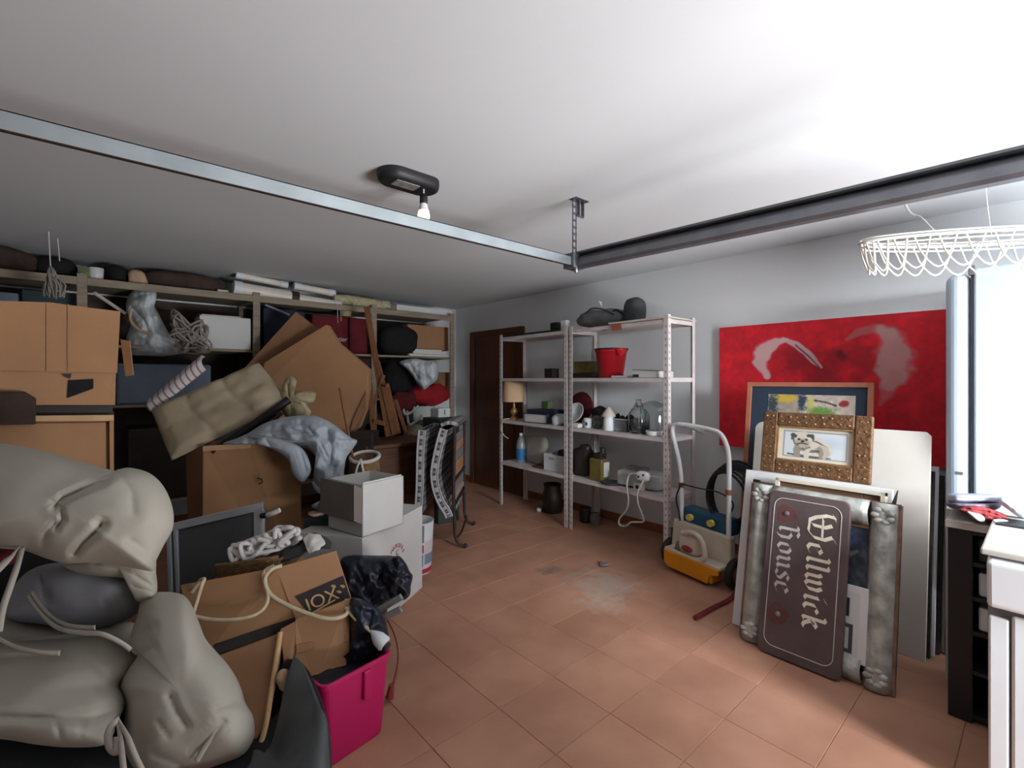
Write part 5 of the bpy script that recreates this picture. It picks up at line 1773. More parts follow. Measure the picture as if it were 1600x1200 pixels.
# white plastic bag, folded
wbg = thing('white_sack', 'big crumpled white plastic sack sagging off the middle shelf', 'sack', at(235, 553, t=4.0))
mb = MB()
inflate(mb, [(206, 456), (214, 450), (228, 448), (241, 452), (245, 462), (240, 474), (248, 490), (258, 510), (270, 528), (290, 540), (292, 550), (262, 556), (230, 556), (200, 553), (197, 530), (203, 505), (197, 484), (199, 466)], 4.02, 0.13, [([(214, 462), (232, 460)], 3, 0.03), ([(205, 480), (225, 500), (232, 520)], 3.5, 0.04), ([(228, 478), (248, 520)], 3, 0.03), ([(205, 530), (250, 532), (280, 544)], 3, 0.025)], 6, 0.02, 8, 0.04, 9, 2.2, n=150, rings=34, ctr=(232, 515))
mb.build('sack_body', 'plastic_bag', wbg)
MB().tube(catmull([at(206, 482, t=3.88), at(204, 500, t=3.86), at(218, 516, t=3.85), at(236, 522, t=3.86)], 16), 0.012, 8).build('sack_cord', 'beige_bag', wbg)
fblob('brown_bag', 'dark brown bag behind the white sack on middle shelf', 'bag', 180, 300, zm, 0.34, 'dark_brown_cloth', 0.32, 0.18, 2.6, 0.03, 6, 6)
tc = thing('cable_tangle', 'tangle of pale rope and wire beside white sack', 'rope', fs(292, zm, 0.05))
mb = MB()
cc = [(272, 505), (276, 490), (285, 500), (300, 520), (310, 515), (318, 505), (305, 530), (290, 525), (280, 515), (268, 520), (285, 545), (310, 550), (325, 540), (315, 528), (295, 536)]
rng = random.Random(4)
for k in range(5):
    pts = [at(px + rng.uniform(-7, 7), py + rng.uniform(-7, 7), t=3.78 + rng.uniform(-.06, .1)) for px, py in cc]
    rng.shuffle(cc)
    mb.tube(catmull(pts, 80), 0.0085, 6)
mb.build('rope_loops', 'net_grey', tc)
a, b_ = fs(312, zm, 0.02), fs(392, zm, 0.02)
wbx = thing('white_box', 'white cardboard box on middle shelf with loose lid flap', 'box', (a + b_) / 2)
MB().bx(a.x, b_.x, a.y, a.y + 0.3, zm, zm + 0.295).build('box_body', 'white_card', wbx, 0.006)
MB().obox(Vector((a.x + 0.02, a.y + 0.02, zm + 0.298)), (b_.x - a.x - 0.1, 0, -0.0), (0, 0.25, 0.03), (0, 0, 0.008)).build('lid_flap', 'white_card', wbx)
# bay 3
a = at(412, 478, y=YS + 0.06)
tag(MB().obox(Vector((a.x, a.y, zm)), (0.40, 0.05, 0), (0, 0.25, 0), (0.0, 0, 0.42)).build('navy_case', 'navy', None, 0.01), 'dark navy case beside second upright', 'case')
tag(MB().tube([at(414, 476, y=YS - 0.03), at(452, 492, y=YS + 0.02)], 0.012, 7).build('grey_rod', 'blue_grey'), 'blue grey rod slanting across the dark navy case', 'rod')
fbox('grey_tin', 'grey flat tin behind the cardboard sheet tip', 'tin', 455, 490, zm + 0.0, 0.36, 'blue_grey', 0.3, 0.2)
a, b_ = fs(488, zm, 0.05), fs(545, zm, 0.05)
rc = thing('maroon_case', 'dark red case with white script lettering on middle shelf', 'case', (a + b_) / 2)
MB().bx(a.x, b_.x, a.y, a.y + 0.3, zm - 0.0, zm + 0.40).build('case_body', 'maroon_cloth', rc, 0.02, seg=3)
q = at(528, 533, y=a.y - 0.003)
text_mesh('lettering', 'tier', q, (1, 0, 0), (0, 0, 1), 0.068, 'paper', rc, shear=0.25)
fbox('maroon_crate', 'tall very dark maroon box right of the lettered case', 'box', 546, 578, zm, 0.40, 'maroon_cloth', 0.12, 0.3)
a = at(548, 482, y=YS - 0.05)
q = Vector((a.x, YS + 0.07, 2.02))
ypt = thing('cream_pot', 'cream plastic pot standing on the lettered dark red case', 'pot', Vector((q.x, q.y, 2.079)))
MB().lathe(Vector((q.x, q.y, 2.079)), [(0.045, 0), (0.05, 0.004), (0.058, 0.075), (0.062, 0.078), (0.062, 0.084), (0.05, 0.084), (0.045, 0.01), (0, 0.01)], 22).build('pot_body', 'cream_plastic', ypt)
# bay 4
fblob('black_bag', 'large black bag on the middle shelf before carton', 'bag', 592, 650, zm, 0.36, 'black_cloth', 0.15, 0.14, 2.6, 0.03, 6, 8)
fbox('kraft_carton', 'kraft brown carton at right end of the middle shelf', 'carton', 637, 701, zm + 0.09, 0.30, 'cardboard', 0.16, 0.3)
for k, (h0, px0, px1) in enumerate(((0.0, 640, 700), (0.032, 646, 695), (0.06, 644, 690))):
    fbox('paper_block', ('white paper block lowest under the kraft carton', 'white paper block middle under the kraft carton', 'white paper block topmost under the kraft carton')[k], 'paper', px0, px1, zm + h0, 0.028, 'paper', 0.02 + 0.02 * k, 0.4, 0.002, 'paper blocks under the kraft carton')
# lower shelf z 1.192
zl = 1.193
fblob('black_coat', 'black coat heaped on lower shelf right of easel', 'coat', 598, 648, zl, 0.44, 'black_cloth', 0.15, 0.15, 2.4, 0.05, 6, 9)
mb = MB()
inflate(mb, [(624, 566), (645, 560), (664, 563), (680, 566), (685, 580), (682, 594), (672, 602), (662, 609), (652, 600), (646, 590), (636, 578)], 5.42, 0.12, [([(640, 568), (652, 590)], 2, 0.03), ([(662, 568), (666, 590)], 2, 0.03)], 3, 0.02, 9, 0.05, 9, n=90, rings=24)
tag(mb.build('white_cloth', 'plastic_bag'), 'white crumpled cloth hanging from the lower shelf bay', 'cloth')
fbox('brown_carton', 'brown carton at right end of lower shelf', 'carton', 676, 706, zl, 0.30, 'cardboard_dark', 0.15, 0.3)
fblob('red_blanket', 'bright red blanket heaped at lower shelf front', 'blanket', 640, 702, zl - 0.10, 0.25, 'red_cloth', 0.0, 0.1, 2.3, 0.04, 8, 10)
fblob('plaid_bundle', 'dark red patterned bundle right of the easel legs', 'bundle', 612, 650, zl - 0.16, 0.24, 'maroon_cloth', -0.05, 0.1, 2.3, 0.05, 9, 11)
# bottom shelf z .37
zb_ = 0.373
for k, (px0, px1, h0, h, m_, lb) in enumerate(((646, 680, 0.55, 0.16, 'tile_box', 'pale green grey box stacked below red blanket'), (640, 676, 0.0, 0.55, 'teal_dark', 'dark teal carton below the pale green grey box'),
                                               (600, 640, 0.0, 0.5, 'dark_can', 'dark brown carton on bottom shelf behind the easel'))):
    fbox('storage_carton', lb, 'carton', px0, px1, zb_ + h0, h, m_, -0.02 if k < 2 else 0.1, 0.35)
fblob('pale_sack', 'pale yellowish sack between easel and folding bed', 'sack', 632, 664, 0.373, 0.52, 'straw', -0.06, 0.12, 2.6, 0.04, 9, 12)
for k, (px, py) in enumerate(((640, 640), (646, 655))):
    a = at(px - 8, py + 6, t=5.3)
    b_ = at(px + 14, py - 6, t=5.3)
    tag(MB().tube(catmull([fs(px - 10, 1.17, -0.012), a, (a + b_) / 2 - UP * 0.03, b_], 14), 0.016, 7).build('white_strap', 'rope_white'), ('upper white strap dangling by the maroon bundle', 'lower white strap dangling by the maroon bundle')[k], 'strap')
# dark grey metal cabinet with pale box behind the bed
a = at(664, 700, t=4.75)
b_ = at(700, 700, t=4.85)
tag(MB().bx(a.x, b_.x + 0.02, a.y - 0.25, a.y + 0.05, 0, 1.02).build('grey_bin', 'grey_bag_dark', None, 0.01), 'tall dark grey bin behind the folding bed', 'bin')
q = at(688, 662, t=4.75)
wj = thing('white_canister', 'white plastic canister on grey bin behind folding bed', 'canister', Vector((q.x, q.y, 1.022)))
MB().bx(q.x - 0.07, q.x + 0.07, q.y - 0.08, q.y + 0.08, 1.022, 1.115).build('canister_body', 'white_plastic', wj, 0.012)
MB().bx(q.x - 0.006, q.x + 0.004, q.y - 0.083, q.y - 0.078, 1.05, 1.10).build('canister_seam', 'seal_grey', wj)
# lower bays at left: grey blue plastic wrapped bulk
fbox('blue_grey_footlocker', 'large blue grey trunk on the lower shelf below white sack', 'trunk', 182, 330, zl, 0.34, 'blue_grey', 0.08, 0.4, 0.02)
fbox('black_footlocker', 'black trunk on the lower shelf at far left', 'trunk', -40, 150, zl, 0.40, 'black_plastic', 0.1, 0.4, 0.02)
fbox('void_filler', 'dark filler box on the bottom shelf behind the tufted pad', 'chest', 200, 400, zb_, 0.62, 'dark_can', 0.05, 0.45, 0.02)  # added box that keeps the shaded void below the pad dark
fbox('brown_hamper', 'dark brown hamper on the bottom shelf behind cardboard sheets', 'hamper', 420, 560, zb_, 0.65, 'dark_brown_cloth', 0.1, 0.4, 0.03)
fbox('maroon_footlocker', 'dark maroon trunk on the lower shelf behind cardboard sheets', 'trunk', 420, 575, zl, 0.42, 'maroon_cloth', 0.05, 0.4, 0.02)

# ================================================================== MIDDLE OF THE HEAP
# cardboard sheets
b1 = [(462, 487, 4.30), (545, 552, 4.30), (480, 650, 4.22), (348, 612, 4.22)]
tag(MB().prism([at(px, py, t=t) for px, py, t in b1], FWD * 0.03).build('cardboard_sheet', 'cardboard_dark', None, 0.003), 'big cardboard sheet behind, its corner pointing up highest', 'cardboard')
f1 = [(510, 507, 4.15), (528, 536, 4.15), (544, 549, 4.15), (576, 577, 4.15), (575, 607, 4.15), (571, 640, 4.13), (560, 668, 4.1), (532, 692, 4.1), (450, 672, 4.08), (402, 612, 4.1), (413, 566, 4.13)]
fsz = thing('flattened_carton', 'large flattened cardboard carton leaning in front of its fellow', 'cardboard', at(500, 690, t=4.1))
MB().prism([at(px, py, t=t) for px, py, t in f1], FWD * 0.09).build('carton_face', 'cardboard', fsz, 0.006)
mb = MB()
mb.prism([at(px, py, t=t) for px, py, t in ((572, 612, 4.12), (571, 640, 4.1), (560, 668, 4.07), (545, 685, 4.07), (552, 655, 4.09))], FWD * 0.01)
mb.build('torn_corner', 'cardboard_dark', fsz)
# thin wooden stick
MB_ = MB().tube([at(531, 606, t=3.45), at(545, 680, t=3.42), at(556, 740, t=3.4), at(560, 800, t=3.4)], 0.010, 7)
tag(MB_.build('wooden_stick', 'easel_wood'), 'thin wooden stick standing before flattened carton', 'stick')
# dark box behind easel foot
q = at(558, 665, t=4.0)
tag(MB().obox(at(545, 690, t=4.0) + UP * -0.7, RGT * 0.2, FWD * 0.2, UP * 0.78).build('dark_carton', 'dark_can', None, 0.004), 'dark carton standing behind the wicker laundry basket', 'carton')
# wooden chest under the easel
wc_ = thing('wooden_chest', 'dark brown wooden chest below the easel', 'chest', (2.06, 4.0, 0))
MB().bx(1.74, 2.40, 3.84, 4.32, 0.0, 0.80).build('chest_body', 'chest_wood', wc_, 0.008)
MB().bx(1.71, 2.43, 3.81, 4.35, 0.80, 0.835).build('chest_top', 'chest_wood', wc_, 0.006)
MB().bx(1.78, 2.05, 3.832, 3.842, 0.1, 0.74).build('chest_door', 'chest_wood', wc_, 0.004)
MB().bx(2.08, 2.36, 3.832, 3.842, 0.1, 0.74).build('chest_door', 'chest_wood', wc_, 0.004)
# easel
ez = thing('easel', 'wooden artist easel leaning on the dark shelves', 'easel', at(605, 690, t=4.3))


def stickp(a, b, w_, name='easel_leg', m_='easel_wood'):
    A, B = at(a[0], a[1], t=a[2]), at(b[0], b[1], t=b[2])
    d = (B - A).normalized()
    s_ = d.cross(FWD).normalized()
    f_ = s_.cross(d)
    return MB().obox(A - s_ * w_ / 2 - f_ * 0.012, s_ * w_, f_ * 0.024, B - A).build(name, m_, ez, 0.003)


stickp((573, 480, 4.78), (608, 682, 4.35), 0.055, 'mast')
stickp((590, 565, 4.58), (617, 680, 4.33), 0.045, 'mast')
stickp((578, 600, 4.5), (585, 690, 4.33), 0.045)
stickp((604, 600, 4.5), (623, 678, 4.36), 0.045)
stickp((618, 625, 4.6), (635, 678, 4.5), 0.035)
stickp((584, 658, 4.36), (602, 662, 4.35), 0.04, 'crossbar')
stickp((580, 640, 4.5), (600, 586, 4.5), 0.03, 'crossbar')
MB().tube([at(597, 601, t=4.42), at(605, 603, t=4.36)], 0.014, 8).build('peg', 'easel_wood', ez)

# wicker laundry basket with white rim
q = at(577, 735, t=3.55)
lb_ = thing('laundry_basket', 'round wicker basket with white rolled rim behind white carton', 'basket', Vector((q.x, q.y, 0.42)))
bs_c = Vector((q.x, q.y, 0.42))
tag(MB().bx(q.x - 0.17, q.x + 0.17, q.y - 0.17, q.y + 0.17, 0, 0.418).build('base_crate', 'dark_can', None, 0.006), 'dark crate on the floor under the wicker laundry basket', 'crate')
mtx = Matrix.Rotation(R(14), 3, RGT)
MB().lathe(bs_c, [(0.085, 0), (0.095, 0.01), (0.10, 0.42), (0.094, 0.42), (0.08, 0.02), (0, 0.015)], 24, mtx=mtx).build('basket_body', 'wicker', lb_)
rim_c = bs_c + mtx @ Vector((0, 0, 0.43))
MB().tube([rim_c + mtx @ Vector((0.1 * math.cos(k * math.pi / 16), 0.1 * math.sin(k * math.pi / 16), 0)) for k in range(32)], 0.014, 8, closed=True).build('basket_rim', 'rope_white', lb_)
for k in (-1, 1):
    MB().tube(catmull([rim_c - FWD * 0.1, rim_c - FWD * 0.118 + RGT * 0.02 * k - UP * 0.06, rim_c - FWD * 0.112 + RGT * 0.035 * k - UP * 0.13], 10), 0.008, 6).build('basket_tie', 'rope_white', lb_)

# folding bed
BF0, BF1 = Vector((2.24, 3.27, 0)), Vector((2.66, 3.72, 0))
bd_ = thing('folding_bed', 'folded guest bed with checked mattress on dark iron frame', 'bed', (BF0 + BF1) / 2)
ax = (BF1 - BF0).normalized()                 # along the frame, into the room's depth
LB = (BF1 - BF0).length
nx = Vector((ax.y, -ax.x, 0))                 # to the right of the frame
if nx.dot(RGT) < 0:
    nx = -nx


def fp(a, n_, z_):
    return BF0 + ax * a + nx * n_ + UP * z_


ZT = 1.0
for a_ in (0.0, LB):
    MB().tube(catmull([fp(a_, 0.0, 0.16), fp(a_, -0.01, 0.5), fp(a_, 0, ZT - 0.05), fp(a_, -0.01, ZT)], 14), 0.014, 8).build('frame_post', 'rust_iron', bd_)
    MB().tube(catmull([fp(a_, 0.0, 0.3), fp(a_, 0.0, 0.12), fp(a_, 0.03, 0.04), fp(a_, 0.08, 0.018)], 12), 0.012, 8).build('leg', 'rust_iron', bd_)
    MB().blob(fp(a_, 0.09, 0.02), Vector((0.02, 0, 0)), Vector((0, 0.02, 0)), UP * 0.02, 2, 12, 8).build('castor', 'rubber', bd_)
for z_ in (ZT, 0.56, 0.36):
    MB().tube([fp(0, 0, z_), fp(LB, 0, z_)], 0.011, 8).build('frame_rail', 'rust_iron', bd_)
MB().tube(catmull([fp(0.0, 0.02, 0.09), fp(LB * 0.5, 0.02, 0.05), fp(LB, 0.02, 0.09)], 12), 0.009, 6).build('frame_rail', 'rust_iron', bd_)


def chk(i, j):
    a = (i % 6)
    b = (j % 6)
    s = (a in (1, 2, 4)) + (b in (1, 2, 4))
    return (0, 1, 2)[s]


# boards / slats seen through the frame on its right face
for k, (z0, z1, m_) in enumerate(((0.86, 0.93, 'check_mid'), (0.78, 0.855, 'spring_board'), (0.70, 0.775, 'check_mid'), (0.61, 0.695, 'spring_board'), (0.575, 0.605, 'spring_board'), (0.46, 0.55, 'check_mid'), (0.40, 0.455, 'spring_board'))):
    MB().obox(fp(0.03, -0.02, z0), ax * (LB - 0.06), nx * 0.012, UP * (z1 - z0)).build('slat', m_, bd_, 0.003)
for k in range(8):
    q = fp(0.05 + k * (LB - 0.1) / 7, -0.004, 0.395)
    MB().tube([q, q + UP * 0.035], 0.006, 6).build('spring', 'steel', bd_)


def matt(offs, name):
    """folded mattress leaf: list of (n offset, z) from top to foot, thickness .07, runs the frame's width"""
    mb = MB()
    nz = 48
    prof = catmull([Vector((o_, 0, z_)) for o_, z_ in offs], nz + 1)
    na = 30
    for sgn in (0, 1):
        P = []
        for k in range(nz + 1):
            d = prof[min(k + 1, nz)] - prof[max(k - 1, 0)]
            nn = Vector((d.z, 0, -d.x)).normalized()
            if nn.x < 0:
                nn = -nn
            row = []
            for j in range(na + 1):
                f = j / na
                pf = math.sin(math.pi * f) ** 0.35
                off = (0.034 if sgn else -0.034) * (0.75 + 0.25 * pf)
                q = prof[k] + nn * off
                row.append(fp(-0.01 + f * (LB + 0.0), q.x, q.z))
            P.append(row)
        mb.grid(P, mfun=chk)
    # front and back edges, and the ends
    for a_ in (-0.012, LB - 0.008):
        P = []
        for k in range(nz + 1):
            d = prof[min(k + 1, nz)] - prof[max(k - 1, 0)]
            nn = Vector((d.z, 0, -d.x)).normalized()
            if nn.x < 0:
                nn = -nn
            P.append([fp(a_ - (0.008 if a_ < 0 else -0.008) * math.sin(math.pi * g / 4), (prof[k] + nn * (-0.026 + 0.052 * g / 4)).x, (prof[k] + nn * (-0.026 + 0.052 * g / 4)).z) for g in range(5)])
        mb.grid(P, mfun=lambda i, j: (0 if j in (0, 3) else (2 if (i % 5) in (1, 3) else (1 if (i % 5) == 2 else 0))))
    o = mb.build(name, ['check_light', 'check_mid', 'check_dark'], bd_)
    pp_ = MB()
    for s_ in (-0.034, 0.034):
        pts = []
        for k in range(0, nz + 1, 3):
            d = prof[min(k + 1, nz)] - prof[max(k - 1, 0)]
            nn = Vector((d.z, 0, -d.x)).normalized()
            if nn.x < 0:
                nn = -nn
            q = prof[k] + nn * (s_ * 0.8)
            pts.append(fp(-0.014, q.x, q.z))
        pp_.tube(pts, 0.008, 6)
    pp_.build('piping', 'check_light', o)
    return o


matt([(-0.09, 0.99), (-0.14, 0.80), (-0.17, 0.60), (-0.13, 0.42), (-0.06, 0.30), (-0.045, 0.26)], 'mattress_leaf')
matt([(-0.27, 0.98), (-0.285, 0.8), (-0.29, 0.55), (-0.30, 0.36), (-0.31, 0.28)], 'mattress_leaf')
mb = MB()
P = []
for k in range(9):
    f = k / 8
    q0, q1 = fp(0.0, -0.10 - 0.0 * f, 1.0), fp(LB, -0.0, 1.0)
    P.append([fp(LB * j / 24, -0.11 + 0.13 * f, 1.005 + 0.02 * math.sin(math.pi * f)) for j in range(25)])
mb.grid(P, mfun=chk)
mb.build('mattress_fold', ['check_light', 'check_mid', 'check_dark'], bd_, solid=0.03)

# paint bucket
pbx, pby = 1.76, 3.075
pb = thing('paint_bucket', 'white paint bucket with red and blue label beside white carton', 'bucket', (pbx, pby, 0))
MB().lathe((pbx, pby, 0), [(0.11, 0), (0.114, 0.005), (0.132, 0.37), (0.128, 0.37), (0.11, 0.012), (0, 0.01)], 30).build('bucket_body', 'white_plastic', pb)


def band(z0, z1, a0, a1, m_, name):
    P = []
    for k in range(2):
        z_ = z0 + (z1 - z0) * k
        r_ = 0.1145 + (0.132 - 0.114) * z_ / 0.37 + 0.0006
        P.append([Vector((pbx + r_ * math.cos(R(a0 + (a1 - a0) * j / 14)), pby + r_ * math.sin(R(a0 + (a1 - a0) * j / 14)), z_)) for j in range(15)])
    MB().grid(P).build(name, m_, pb)


# the camera sees the bucket from azimuth about 240 degrees
band(0.012, 0.045, 170, 330, 'print_red', 'label_band')
band(0.16, 0.22, 180, 268, 'print_red', 'label_patch')
band(0.155, 0.24, 272, 322, 'stripe_light', 'label_patch')
band(0.06, 0.15, 180, 266, 'print_blue', 'label_patch')
band(0.075, 0.15, 272, 322, 'blue_grey', 'label_patch')
band(0.235, 0.36, 200, 268, 'grey_card', 'label_patch')

# white cartons
c0, c1 = Vector((1.068, 2.424, 0)), Vector((1.652, 2.795, 0))
ex = (c1 - c0).normalized()
LW = (c1 - c0).length
ey = Vector((-ex.y, ex.x, 0))
lc = thing('white_carton', 'large closed white carton with red printed arc', 'carton', c0 + ex * LW / 2 + ey * 0.2)
MB().obox(c0, ex * LW, ey * 0.42, UP * 0.55).build('carton_body', 'white_card', lc, 0.004)
MB().obox(c0 + UP * 0.548 - ex * 0.004, ex * (LW + 0.006), ey * 0.20, UP * 0.005).build('carton_flap', 'white_card', lc)
cpt = hit(619, 876, c0, ey)                   # centre of the printed arc
rad_ = 0.078
word = 'EL MARQUES'
for k, ch_ in enumerate(word):
    if ch_ == ' ':
        continue
    an = R(178 - k * 17.5)
    o_ = cpt + ex * (rad_ * math.cos(an)) + UP * (rad_ * math.sin(an)) - ey * 0.0012
    tx = ex * math.sin(an) - UP * math.cos(an)
    ty = ex * math.cos(an) + UP * math.sin(an)
    text_mesh('print_letter', ch_, o_, tx, ty, 0.034, 'print_red', lc, align='CENTER')
for k, (ch_, dx, dz, sz) in enumerate((('A', -0.045, 0.008, 0.05), ('C', 0.012, 0.03, 0.045))):
    text_mesh('print_letter', ch_, cpt + ex * dx + UP * dz - ey * 0.0012, ex, UP, sz, 'print_black', lc, align='CENTER')

u0, u1 = Vector((1.068, 2.424, 0.556)) + ex * 0.004 + ey * 0.004, Vector((1.352, 2.50, 0.556))
ux = (u1 - u0).normalized()
UW = (u1 - u0).length
uy = Vector((-ux.y, ux.x, 0))
UD = 0.30
uc = thing('open_white_carton', 'open white carton with empty top standing on larger white carton', 'carton', u0 + ux * UW / 2 + uy * UD / 2)
UH = 0.28
th = 0.006
MB().obox(u0, ux * UW, uy * UD, UP * th).build('carton_base', 'white_card', uc)
MB().obox(u0, ux * UW, uy * th, UP * UH).build('carton_wall', 'white_card', uc)
MB().obox(u0 + uy * (UD - th), ux * UW, uy * th, UP * (UH + 0.0)).build('carton_wall', 'white_card', uc)
MB().obox(u0, ux * th, uy * UD, UP * UH).build('carton_wall', 'white_card', uc)
MB().obox(u0 + ux * (UW - th), ux * th, uy * UD, UP * UH).build('carton_wall', 'white_card', uc)
MB().obox(u0 + ux * 0.01 + uy * 0.008 + UP * (UH - 0.09), ux * (UW - 0.02), uy * 0.004, UP * 0.10).build('carton_flap', 'white_card', uc)
MB().obox(u0 - ux * 0.002 + uy * 0.0 + UP * 0.07, ux * -0.05 + UP * 0.03, uy * UD, UP * 0.19).build('carton_flap', 'grey_card', uc)
tag(MB().blob(u0 + ux * 0.12 + uy * 0.15 + UP * 0.11, ux * 0.11, uy * 0.12, UP * 0.10, 2.4, 22, 12, 0.03, 14, 4).build('packing_paper', 'grey_card'), 'grey packing paper inside the open white carton', 'paper')

# bin liner bag before the white carton
P = [(1.16, 2.23, 0.24)]
bgc = at(572, 925, t=2.42)
bg = thing('bin_liner', 'shiny black bin liner slumped against printed white carton', 'rubbish bag', Vector((bgc.x, bgc.y, 0)))
mb = MB()
inflate(mb, [(530, 880), (545, 868), (590, 868), (612, 868), (620, 872), (634, 890), (640, 912), (632, 930), (608, 945), (604, 975), (600, 1015), (560, 1040), (535, 1020), (540, 960), (528, 920)], 2.42, 0.13,
        [([(560, 885), (575, 930), (590, 960)], 5, 0.02), ([(598, 880), (592, 915)], 4, 0.02), ([(610, 895), (628, 925)], 5, 0.02)], 3, 0.02, 9, 0.05, 11, 2.0)
inflate(mb, [(596, 892), (606, 876), (622, 868), (634, 880), (640, 893), (645, 900), (642, 915), (640, 930), (628, 938), (606, 930), (596, 912)], 2.36, 0.08,
        [([(616, 875), (612, 900)], 3, 0.02), ([(630, 890), (620, 925)], 3, 0.015)], 8, 0.015, 12, 0.04, 16)
mb.build('bag_body', 'bin_liner', bg)
# aluminium profiles
for k, (a_, b_) in enumerate((((588, 956, 2.25), (627, 934, 2.22)), ((590, 972, 2.22), (626, 953, 2.2)))):
    A, B = at(*a_[:2], t=a_[2]), at(*b_[:2], t=b_[2])
    d = (B - A).normalized()
    s_ = d.cross(FWD).normalized()
    mb = MB()
    mb.obox(A - s_ * 0.014, s_ * 0.028, FWD * 0.022, B - A)
    tag(mb.build('metal_profile', 'alu', None, 0.003), ('upper silver metal profile poking out of black bag', 'lower silver metal profile poking out of black bag')[k], 'profile', 'metal profiles by the bin liner')

# pink bin with black liner
b0, b1 = Vector((0.61, 1.70, 0)), Vector((0.875, 1.745, 0))
pk_ = thing('pink_bin', 'bright pink rectangular plastic bin on the floor', 'bin', (0.74, 1.90, 0))
px_ = (b1 - b0).normalized()
py_ = Vector((-px_.y, px_.x, 0))
W0, W1, D0, D1, HB = 0.245, 0.285, 0.25, 0.285, 0.315
ctr = b0 + px_ * 0.135 + py_ * 0.138


def rr4(w_, d_, z_, r_=0.03, n=5):
    return [ctr + px_ * x + py_ * y + UP * z_ for x, y in rrect(-w_ / 2, w_ / 2, -d_ / 2, d_ / 2, r_, n)]


mb = MB()
loops = [rr4(W0, D0, 0.0), rr4(W0 + 0.004, D0 + 0.004, 0.006), rr4(W1, D1, HB - 0.02), rr4(W1 + 0.016, D1 + 0.016, HB - 0.018), rr4(W1 + 0.016, D1 + 0.016, HB), rr4(W1 - 0.004, D1 - 0.004, HB), rr4(W0 - 0.006, D0 - 0.006, 0.01)]
mb.grid([l + [l[0]] for l in loops], smooth=False)
mb.add(loops[0], [tuple(range(len(loops[0]) - 1, -1, -1))])
mb.add(loops[-1], [tuple(range(len(loops[-1])))])
mb.build('bin_body', 'pink_plastic', pk_, 0.002)
q = ctr - py_ * (D1 / 2 + 0.012) + UP * (HB - 0.13)
MB().obox(q - px_ * -0.015, px_ * 0.035, py_ * 0.03, UP * 0.11).build('bin_grip', 'pink_plastic', pk_, 0.006)
bl_ = thing('black_sack', 'black refuse sack bulging from the pink bin', 'rubbish bag', ctr + UP * 0.05)
mb = MB()
inflate(mb, [(545, 945), (560, 935), (590, 950), (604, 975), (608, 1010), (600, 1030), (570, 1045), (520, 1062), (500, 1070), (498, 1060), (540, 1035)], 1.99, 0.08, [([(580, 960), (570, 1010)], 4, 0.015)], 5, 0.01, 12, 0.035, 14, ctr=(566, 1000))
mb.blob(ctr + UP * 0.20, px_ * 0.122, py_ * 0.122, UP * 0.05, 3.0, 36, 16, 0.02, 14, 1, 0, 0.01)
mb.build('sack_body', 'bin_liner', bl_)

# copper flex hanging at the pink bin's corner
mb = MB()
pxtube(mb, [(606, 968, 2.2), (617, 990, 2.15), (623, 1015, 2.1), (622, 1040, 2.08), (616, 1065, 2.06), (611, 1078, 2.05)], 0.0065, 26, 6)
cf = thing('copper_flex', 'brown flex with small plug hanging beside pink bin', 'cable', at(611, 1090, t=2.05))
mb.build('flex', 'cable_copper', cf)
MB().tube([at(612, 1070, t=2.05), at(609, 1090, t=2.05)], [0.012, 0.018], 8).build('plug', 'rose_cloth', cf)

# ------------------------------------------------ big carton with the black printed band, open flaps
kx = thing('printed_carton', 'brown carton with black band and letters IOX on its flap', 'carton', at(480, 1060, t=1.95))
# front left panel
q = [at(300, 905, t=1.92), at(448, 875, t=2.0), at(462, 985, t=2.0), at(330, 1040, t=1.86), at(300, 960, t=1.86)]
MB().prism([at(282, 915, t=1.95), at(432, 888, t=1.98), at(464, 968, t=1.94), at(330, 1012, t=1.84), at(300, 1000, t=1.86)], FWD * 0.008).build('front_flap', 'cardboard', kx)
# black band along that flap's foot
MB().prism([at(333, 1008, t=1.836), at(464, 964, t=1.936), at(470, 977, t=1.936), at(342, 1022, t=1.836)], FWD * 0.006).build('printed_band', 'print_black', kx)
# right flap with letters
fl4 = [(432, 888, 1.98), (524, 861, 2.08), (548, 935, 2.02), (462, 968, 1.93)]
F4 = [at(px, py, t=t) for px, py, t in fl4]
MB().prism(F4, FWD * 0.008).build('side_piece', 'cardboard', kx)


def f4(u, v, d=0.002):
    a = F4[0].lerp(F4[1], u)
    b = F4[3].lerp(F4[2], u)
    return a.lerp(b, v) - FWD * d


MB().prism([f4(0.12, 0.60), f4(1.0, 0.52), f4(1.0, 0.98), f4(0.25, 1.0)], FWD * 0.0012).build('printed_band', 'print_black', kx)
text_mesh('print_letters', 'IOX', f4(0.24, 0.94, 0.0035), f4(1, 0.9) - f4(0, 0.95), (f4(0.3, 0.3) - f4(0.3, 0.9)), 0.072, 'cardboard_edge', kx)
MB().prism([f4(0.26, 0.985, 0.0036), f4(0.74, 0.90, 0.0036), f4(0.74, 0.925, 0.0036), f4(0.27, 1.01, 0.0036)], FWD * 0.001).build('print_line', 'cardboard_edge', kx)
for (u, v) in ((0.78, 0.66), (0.84, 0.80), (0.93, 0.72)):
    q = f4(u, v, 0.0036)
    MB().blob(q, RGT * 0.012, FWD * 0.0006, UP * 0.008, 2, 10, 6).build('print_emblem', 'cardboard_edge', kx)
